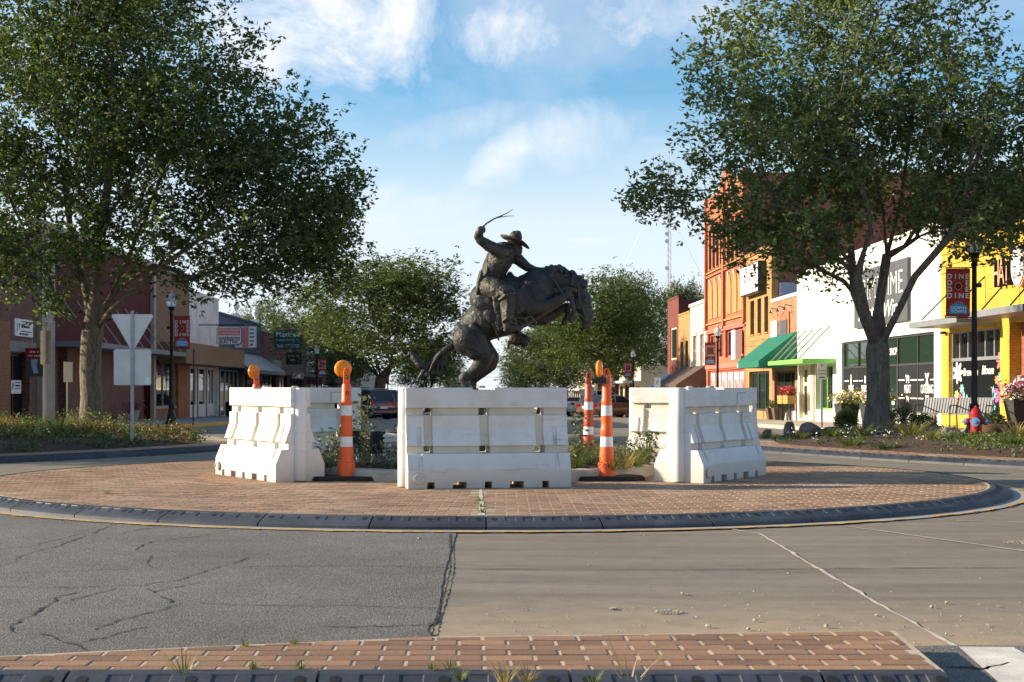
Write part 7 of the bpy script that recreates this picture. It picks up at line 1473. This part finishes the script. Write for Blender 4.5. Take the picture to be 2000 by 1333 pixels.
# ------------------------------------------------------------------ plants
def blades(n, h_, spread, lean, wd, rs, curve=.5):
    V = []; F = []
    for i in range(n):
        a = rs.uniform(0, 2 * math.pi); r = spread * rs.random() ** .7; p = np.array([r * math.cos(a), r * math.sin(a), 0.0]); l = h_ * rs.uniform(.55, 1.1); d = np.array([math.cos(a) * lean * rs.uniform(.3, 1.3), math.sin(a) * lean * rs.uniform(.3, 1.3), 1.0]); d /= np.linalg.norm(d); s = np.array([-math.sin(a), math.cos(a), 0]) * wd
        b_ = len(V)
        for k in range(4):
            t = k / 3; q = p + d * l * t + np.array([math.cos(a), math.sin(a), -.8]) * curve * l * t * t * .5; w_ = s * (1 - t * .92); V += [q - w_, q + w_]
        F += [(b_ + 2 * k, b_ + 2 * k + 1, b_ + 2 * k + 3, b_ + 2 * k + 2) for k in range(3)]
    return np.array(V), np.array(F)
def tuft(x, y, z, n, h_, spread, lean, wd, mat, name, label, cat='plant', gr=None, seed=None, curve=.5):
    rs = np.random.default_rng(seed if seed is not None else int(abs(x * 977 + y * 131)) + n); V, F = blades(n, h_, spread, lean, wd, rs, curve); me = np_mesh(name, V, F, X[mat]); o = link_mesh(name, me, None, (x, y, z)); return tag(o, label, cat, gr)
def scatter(poly, n, rs, keep=None):
    xs = [p[0] for p in poly]; ys = [p[1] for p in poly]; out = []
    while len(out) < n:
        p = (rs.uniform(min(xs), max(xs)), rs.uniform(min(ys), max(ys)))
        if inside(p, poly) and (keep is None or keep(p)): out.append(p)
    return out
rs = np.random.default_rng(77)
def cover(poly, c, hump, clumps, per, rad, hgt, ln, mat, name, label, keep=None, droop=-.6):
    pts = scatter(poly, clumps, rs, keep); cen = []
    for p in pts:
        z = bedz(p, poly, c, hump); h_ = hgt * rs.uniform(.5, 1.25); q = rs.normal(size=(per, 3)) * [rad, rad, 1]; q[:, 2] = rs.uniform(0, 1, per) * h_; q += [p[0], p[1], z - .01]; cen.append(q)
    me = leaf_mesh(np.concatenate(cen), ln, rs, X[mat], droop); o = link_mesh(name, me); tag(o, label, 'ground cover', kind='stuff'); return o
bl = [p for p in bedL]
cover(bedL, cL, .16, 640, 60, .13, .15, .065, 'cover', 'ground_cover', 'low green ground cover filling the left-hand bed')
cover(bedL, cL, .16, 120, 60, .14, .26, .07, 'rust', 'rusty_ground_cover', 'rust and gold seed heads across the left-hand bed', lambda p: p[1] > 22.5 + .2 * abs(p[0] + 8))
cover(bedL, cL, .16, 120, 40, .06, .38, .055, 'grass', 'upright_stems', 'upright leafy stems along the back of the left-hand bed', lambda p: p[1] > 25)
cover(bedR, cR, .14, 90, 30, .12, .10, .06, 'cover', 'ground_cover', 'sparse green ground cover in the right-hand bed', lambda p: p[0] < 8.4 or p[1] < 21.5)
cover(bedR, cR, .14, 240, 60, .12, .09, .06, 'grass', 'lawn_strip', 'strip of mown green ground cover before the hydrant', lambda p: p[0] > 8.0 and 20.6 < p[1] < 24.6)
cover(bedR, cR, .14, 16, 10, .05, .18, .045, 'petal_w', 'white_flowers', 'scattered small white flowers in the right-hand bed', lambda p: p[0] < 8.5)
cover(bedL, cL, .16, 12, 8, .05, .16, .045, 'petal_w', 'white_flowers', 'scattered small white flowers at the front of the left-hand bed', lambda p: p[1] < 24.5)
for i, (px_, py_, h_, n_) in enumerate(((115, 862, .62, 70), (60, 868, .4, 50))):
    d = 25.0 - i * 1.2; x = PX(px_, d); tuft(x, d, bedz((x, d), bedL, cL, .16), n_, h_, .12, .95, .013, 'yucca', 'yucca', ('large pale spiky yucca with drooping dead leaves in the left bed', 'smaller straw-coloured spiky yucca in the left bed')[i], 'plant', None, 5 + i, .25)
for i, (px_, d, h_, mt, lb) in enumerate(((1690, 25.4, .42, 'dusk', 'clump of dark strappy lily leaves in front of the forked tree'), (1780, 25.0, .5, 'yucca', 'pale spiky yucca clump in front of the tall forked tree\'s roots'), (1750, 26.2, .34, 'dusk', 'smaller strappy clump beside the tree roots'), (1625, 26.8, .30, 'grass', 'striped grass clump beside the flat boulder'), (1820, 23.6, .34, 'yucca', 'thin straw-coloured clump before the grey valve box'), (1850, 25.8, .32, 'grass', 'grass clump before the bench'), (1980, 21.6, .38, 'grass', 'bright grassy clump at the edge of the lawn strip'), (1730, 22.6, .22, 'dusk', 'low leafy clump near the brick border'), (1660, 23.6, .25, 'grass', 'small leafy clump near the brick border'), (1985, 24.3, .55, 'straw', 'dry stalky clump beside the round rusty planter'), (1560, 27.0, .22, 'grass', 'small grass clump before the boulders'), (1500, 27.6, .24, 'dusk', 'small dark clump at the end of the boulder row'))):
    x = PX(px_, d); tuft(x, d, bedz((x, d), bedR, cR, .14), 95, h_ * 1.15, .18, .8, .013, mt, 'strappy_clump', lb, 'plant', 'clumps in the right-hand bed', 40 + i, .9)
def shrub(x, y, r, n, mat, label, seed, ln=.06):
    t = thing('shrub', label, 'shrub', (x, y, G(y) + .1), 0, 'clipped shrubs'); q = np.random.default_rng(seed); cc = q.normal(size=(n, 3)); cc = cc / np.linalg.norm(cc, axis=1)[:, None] * q.uniform(.55, 1, (n, 1)) * r + [0, 0, r[2] * .9]; link_mesh('foliage', leaf_mesh(cc, ln, q, X[mat], -.2), t); m = MB(); m.tube([(0, 0, -.05), (0, 0, r[2] * .9)], .03, 6); m.build('stem', X['bark_r'], t)
for i, (px_, d, rr, lb) in enumerate(((1652, 33, (.3, .3, .32), 'clipped shrub left of the forked trunk'), (1762, 33, (.45, .4, .34), 'broad clipped shrub right of the forked trunk'), (1805, 33.6, (.34, .3, .26), 'smaller clipped shrub next to the bench'))): shrub(PX(px_, d), d, np.array(rr), 2600, 'leaf_m' if i == 0 else 'leaf_l', lb, 60 + i)
# planter in the roundabout: grey-leaved bush, grasses, tall weeds
def in_planter(p): return math.hypot(p[0] - PC[0], p[1] - PC[1]) < PR - .3 and math.hypot(p[0] - PC[0] + .35, p[1] - PC[1]) > .75
rng2 = random.Random(4); cen = []; 
for k in range(150):
    p = (rng2.uniform(-2.2, -.6), rng2.uniform(15.2, 18.6))
    if in_planter(p): q = rs.normal(size=(55, 3)) * [.10, .10, 1]; q[:, 2] = rs.uniform(0, 1, 55) * rng2.uniform(.15, .45); cen.append(q + [p[0], p[1], .22])
tag(link_mesh('sage_bushes', leaf_mesh(np.concatenate(cen), .05, rs, X['sage'], -.6)), 'grey-green small-leaved bushes around the canister floodlights', 'ground cover', kind='stuff')
cen = []
for k in range(150):
    p = (rng2.uniform(.4, 2.2), rng2.uniform(15.1, 18.8))
    if in_planter(p): q = rs.normal(size=(26, 3)) * [.08, .08, 1]; q[:, 2] = rs.uniform(0, 1, 26) * rng2.uniform(.08, .3); cen.append(q + [p[0], p[1], .21])
tag(link_mesh('weedy_cover', leaf_mesh(np.concatenate(cen), .055, rs, X['cover'], -.6)), 'low weedy cover in the planter on the side of the faded channelizer', 'ground cover', kind='stuff')
GT = [(.95, 15.7, .45, 'straw'), (1.15, 15.5, .35, 'grass'), (1.75, 15.65, .42, 'straw'), (2.0, 16.3, .45, 'grass'), (1.35, 16.3, .5, 'dusk'), (1.9, 15.9, .38, 'grass'), (.8, 16.2, .5, 'straw'), (2.15, 16.8, .6, 'dusk'), (1.55, 15.35, .28, 'grass'), (-1.75, 15.7, .3, 'sage'), (-.95, 15.5, .22, 'sage')]
GTL = ['dry straw tuft close to the end of the square-set barrier', 'green tuft between the square-set barrier and the bright channelizer', 'dry straw tuft between the bright channelizer and the stained barrier', 'tall green tuft against the pale rear barrier', 'dark-bladed tuft behind the bright channelizer', 'green tuft close to the end of the stained barrier', 'tall dry tuft in front of the faded channelizer', 'tallest dark-bladed tuft before the pale rear barrier', 'short green tuft at the foot of the bright channelizer', 'greyish tuft behind the lettered channelizer', 'short greyish tuft by the corrugated pipe']
for i, (x, y, h_, mt) in enumerate(GT): tuft(x, y, .22, 80, h_, .10, .6, .006, mt, 'grass_tuft', GTL[i], 'plant', 'grass tufts in the planter', 90 + i, .7)
for i, (x, y, h_) in enumerate(((-1.42, 16.95, .85), (-1.5, 17.1, .7), (1.30, 16.9, .62), (2.1, 16.2, .42))):
    t = thing('tall_weed', ('leafy tall weed growing up beside the canister floodlights', 'second leafy tall weed among the canister floodlights', 'dark leafy weed between the two channelizers', 'leafy weed in front of the pale rear barrier')[i], 'plant', (x, y, .22)); m = MB(); m.tube([(0, 0, 0), (.02, 0, h_ * .5), (.05, 0, h_)], [.01, .008, .003], 5); m.build('stem', X['bark_r'], t); q = np.random.default_rng(i); cc = np.stack([q.normal(size=220) * .06, q.normal(size=220) * .06, q.uniform(.1, h_, 220)], 1)[:110]; link_mesh('foliage', leaf_mesh(cc, .075, q, X['dusk'] if i > 1 else X['sage'], .0), t)
# weeds rooted in the joints of the brick island and the road
WD = [(360, 1312, .16, 14, 'grass', 'leafy stalk of weed at the edge of the brick island'), (498, 1306, .05, 26, 'grass', 'flat grass tuft on the brick island, beside the plain stalk'), (588, 1308, .05, 18, 'grass', 'small grass tuft on the front edge of the brick island'), (845, 1309, .04, 26, 'grass', 'creeping tuft beside the worn notch in the island kerb'), (880, 1306, .07, 14, 'grass', 'upright tuft behind the worn notch in the island kerb'), (900, 1326, .06, 36, 'grass', 'bright tuft sprouting from the island kerb'), (985, 1330, .09, 40, 'straw', 'dry brown seed heads at the island kerb'), (1030, 1330, .08, 30, 'straw', 'second clump of dry brown seed heads at the island kerb'), (1049, 1243, .07, 30, 'grass', 'green tuft where the island meets the road'), (1160, 1243, .035, 24, 'grass', 'tiny tuft where the island meets the road'), (1228, 1322, .17, 8, 'straw', 'thin dry stalk in front of the bricks'), (1160, 1330, .07, 18, 'grass', 'small tuft on the island kerb beyond the dry stalk'), (478, 1262, .05, 14, 'grass', 'small tuft in the gap between asphalt and bricks'), (577, 1258, .05, 14, 'grass', 'grassy sprout in the gap between asphalt and bricks')]
for i, (px_, py_, h_, n_, mt, lb) in enumerate(WD): d = FPX * 1.07 / (py_ - HZ); tuft(PX(px_, d), d, .095 if py_ > 1250 else .01, n_, h_, h_ * .35, .6, .0035, mt, 'weed', lb, 'weed', 'weeds in the island joints', 200 + i, .4)
for i, (x, y) in enumerate(((.05, 11.9), (.06, 11.35), (.04, 12.5), (-3.7, 13.4))): tuft(x, y, .10, 22, .07, .04, .7, .004, 'grass', 'weed', ('grass sprout midway along the pale joint of the brick apron', 'grass sprout where the pale apron joint meets the rubber kerb', 'grass sprout in the pale joint nearest the barrier', 'lone weed on the open apron bricks')[i], 'weed', 'weeds in the apron joint', 230 + i, .4)
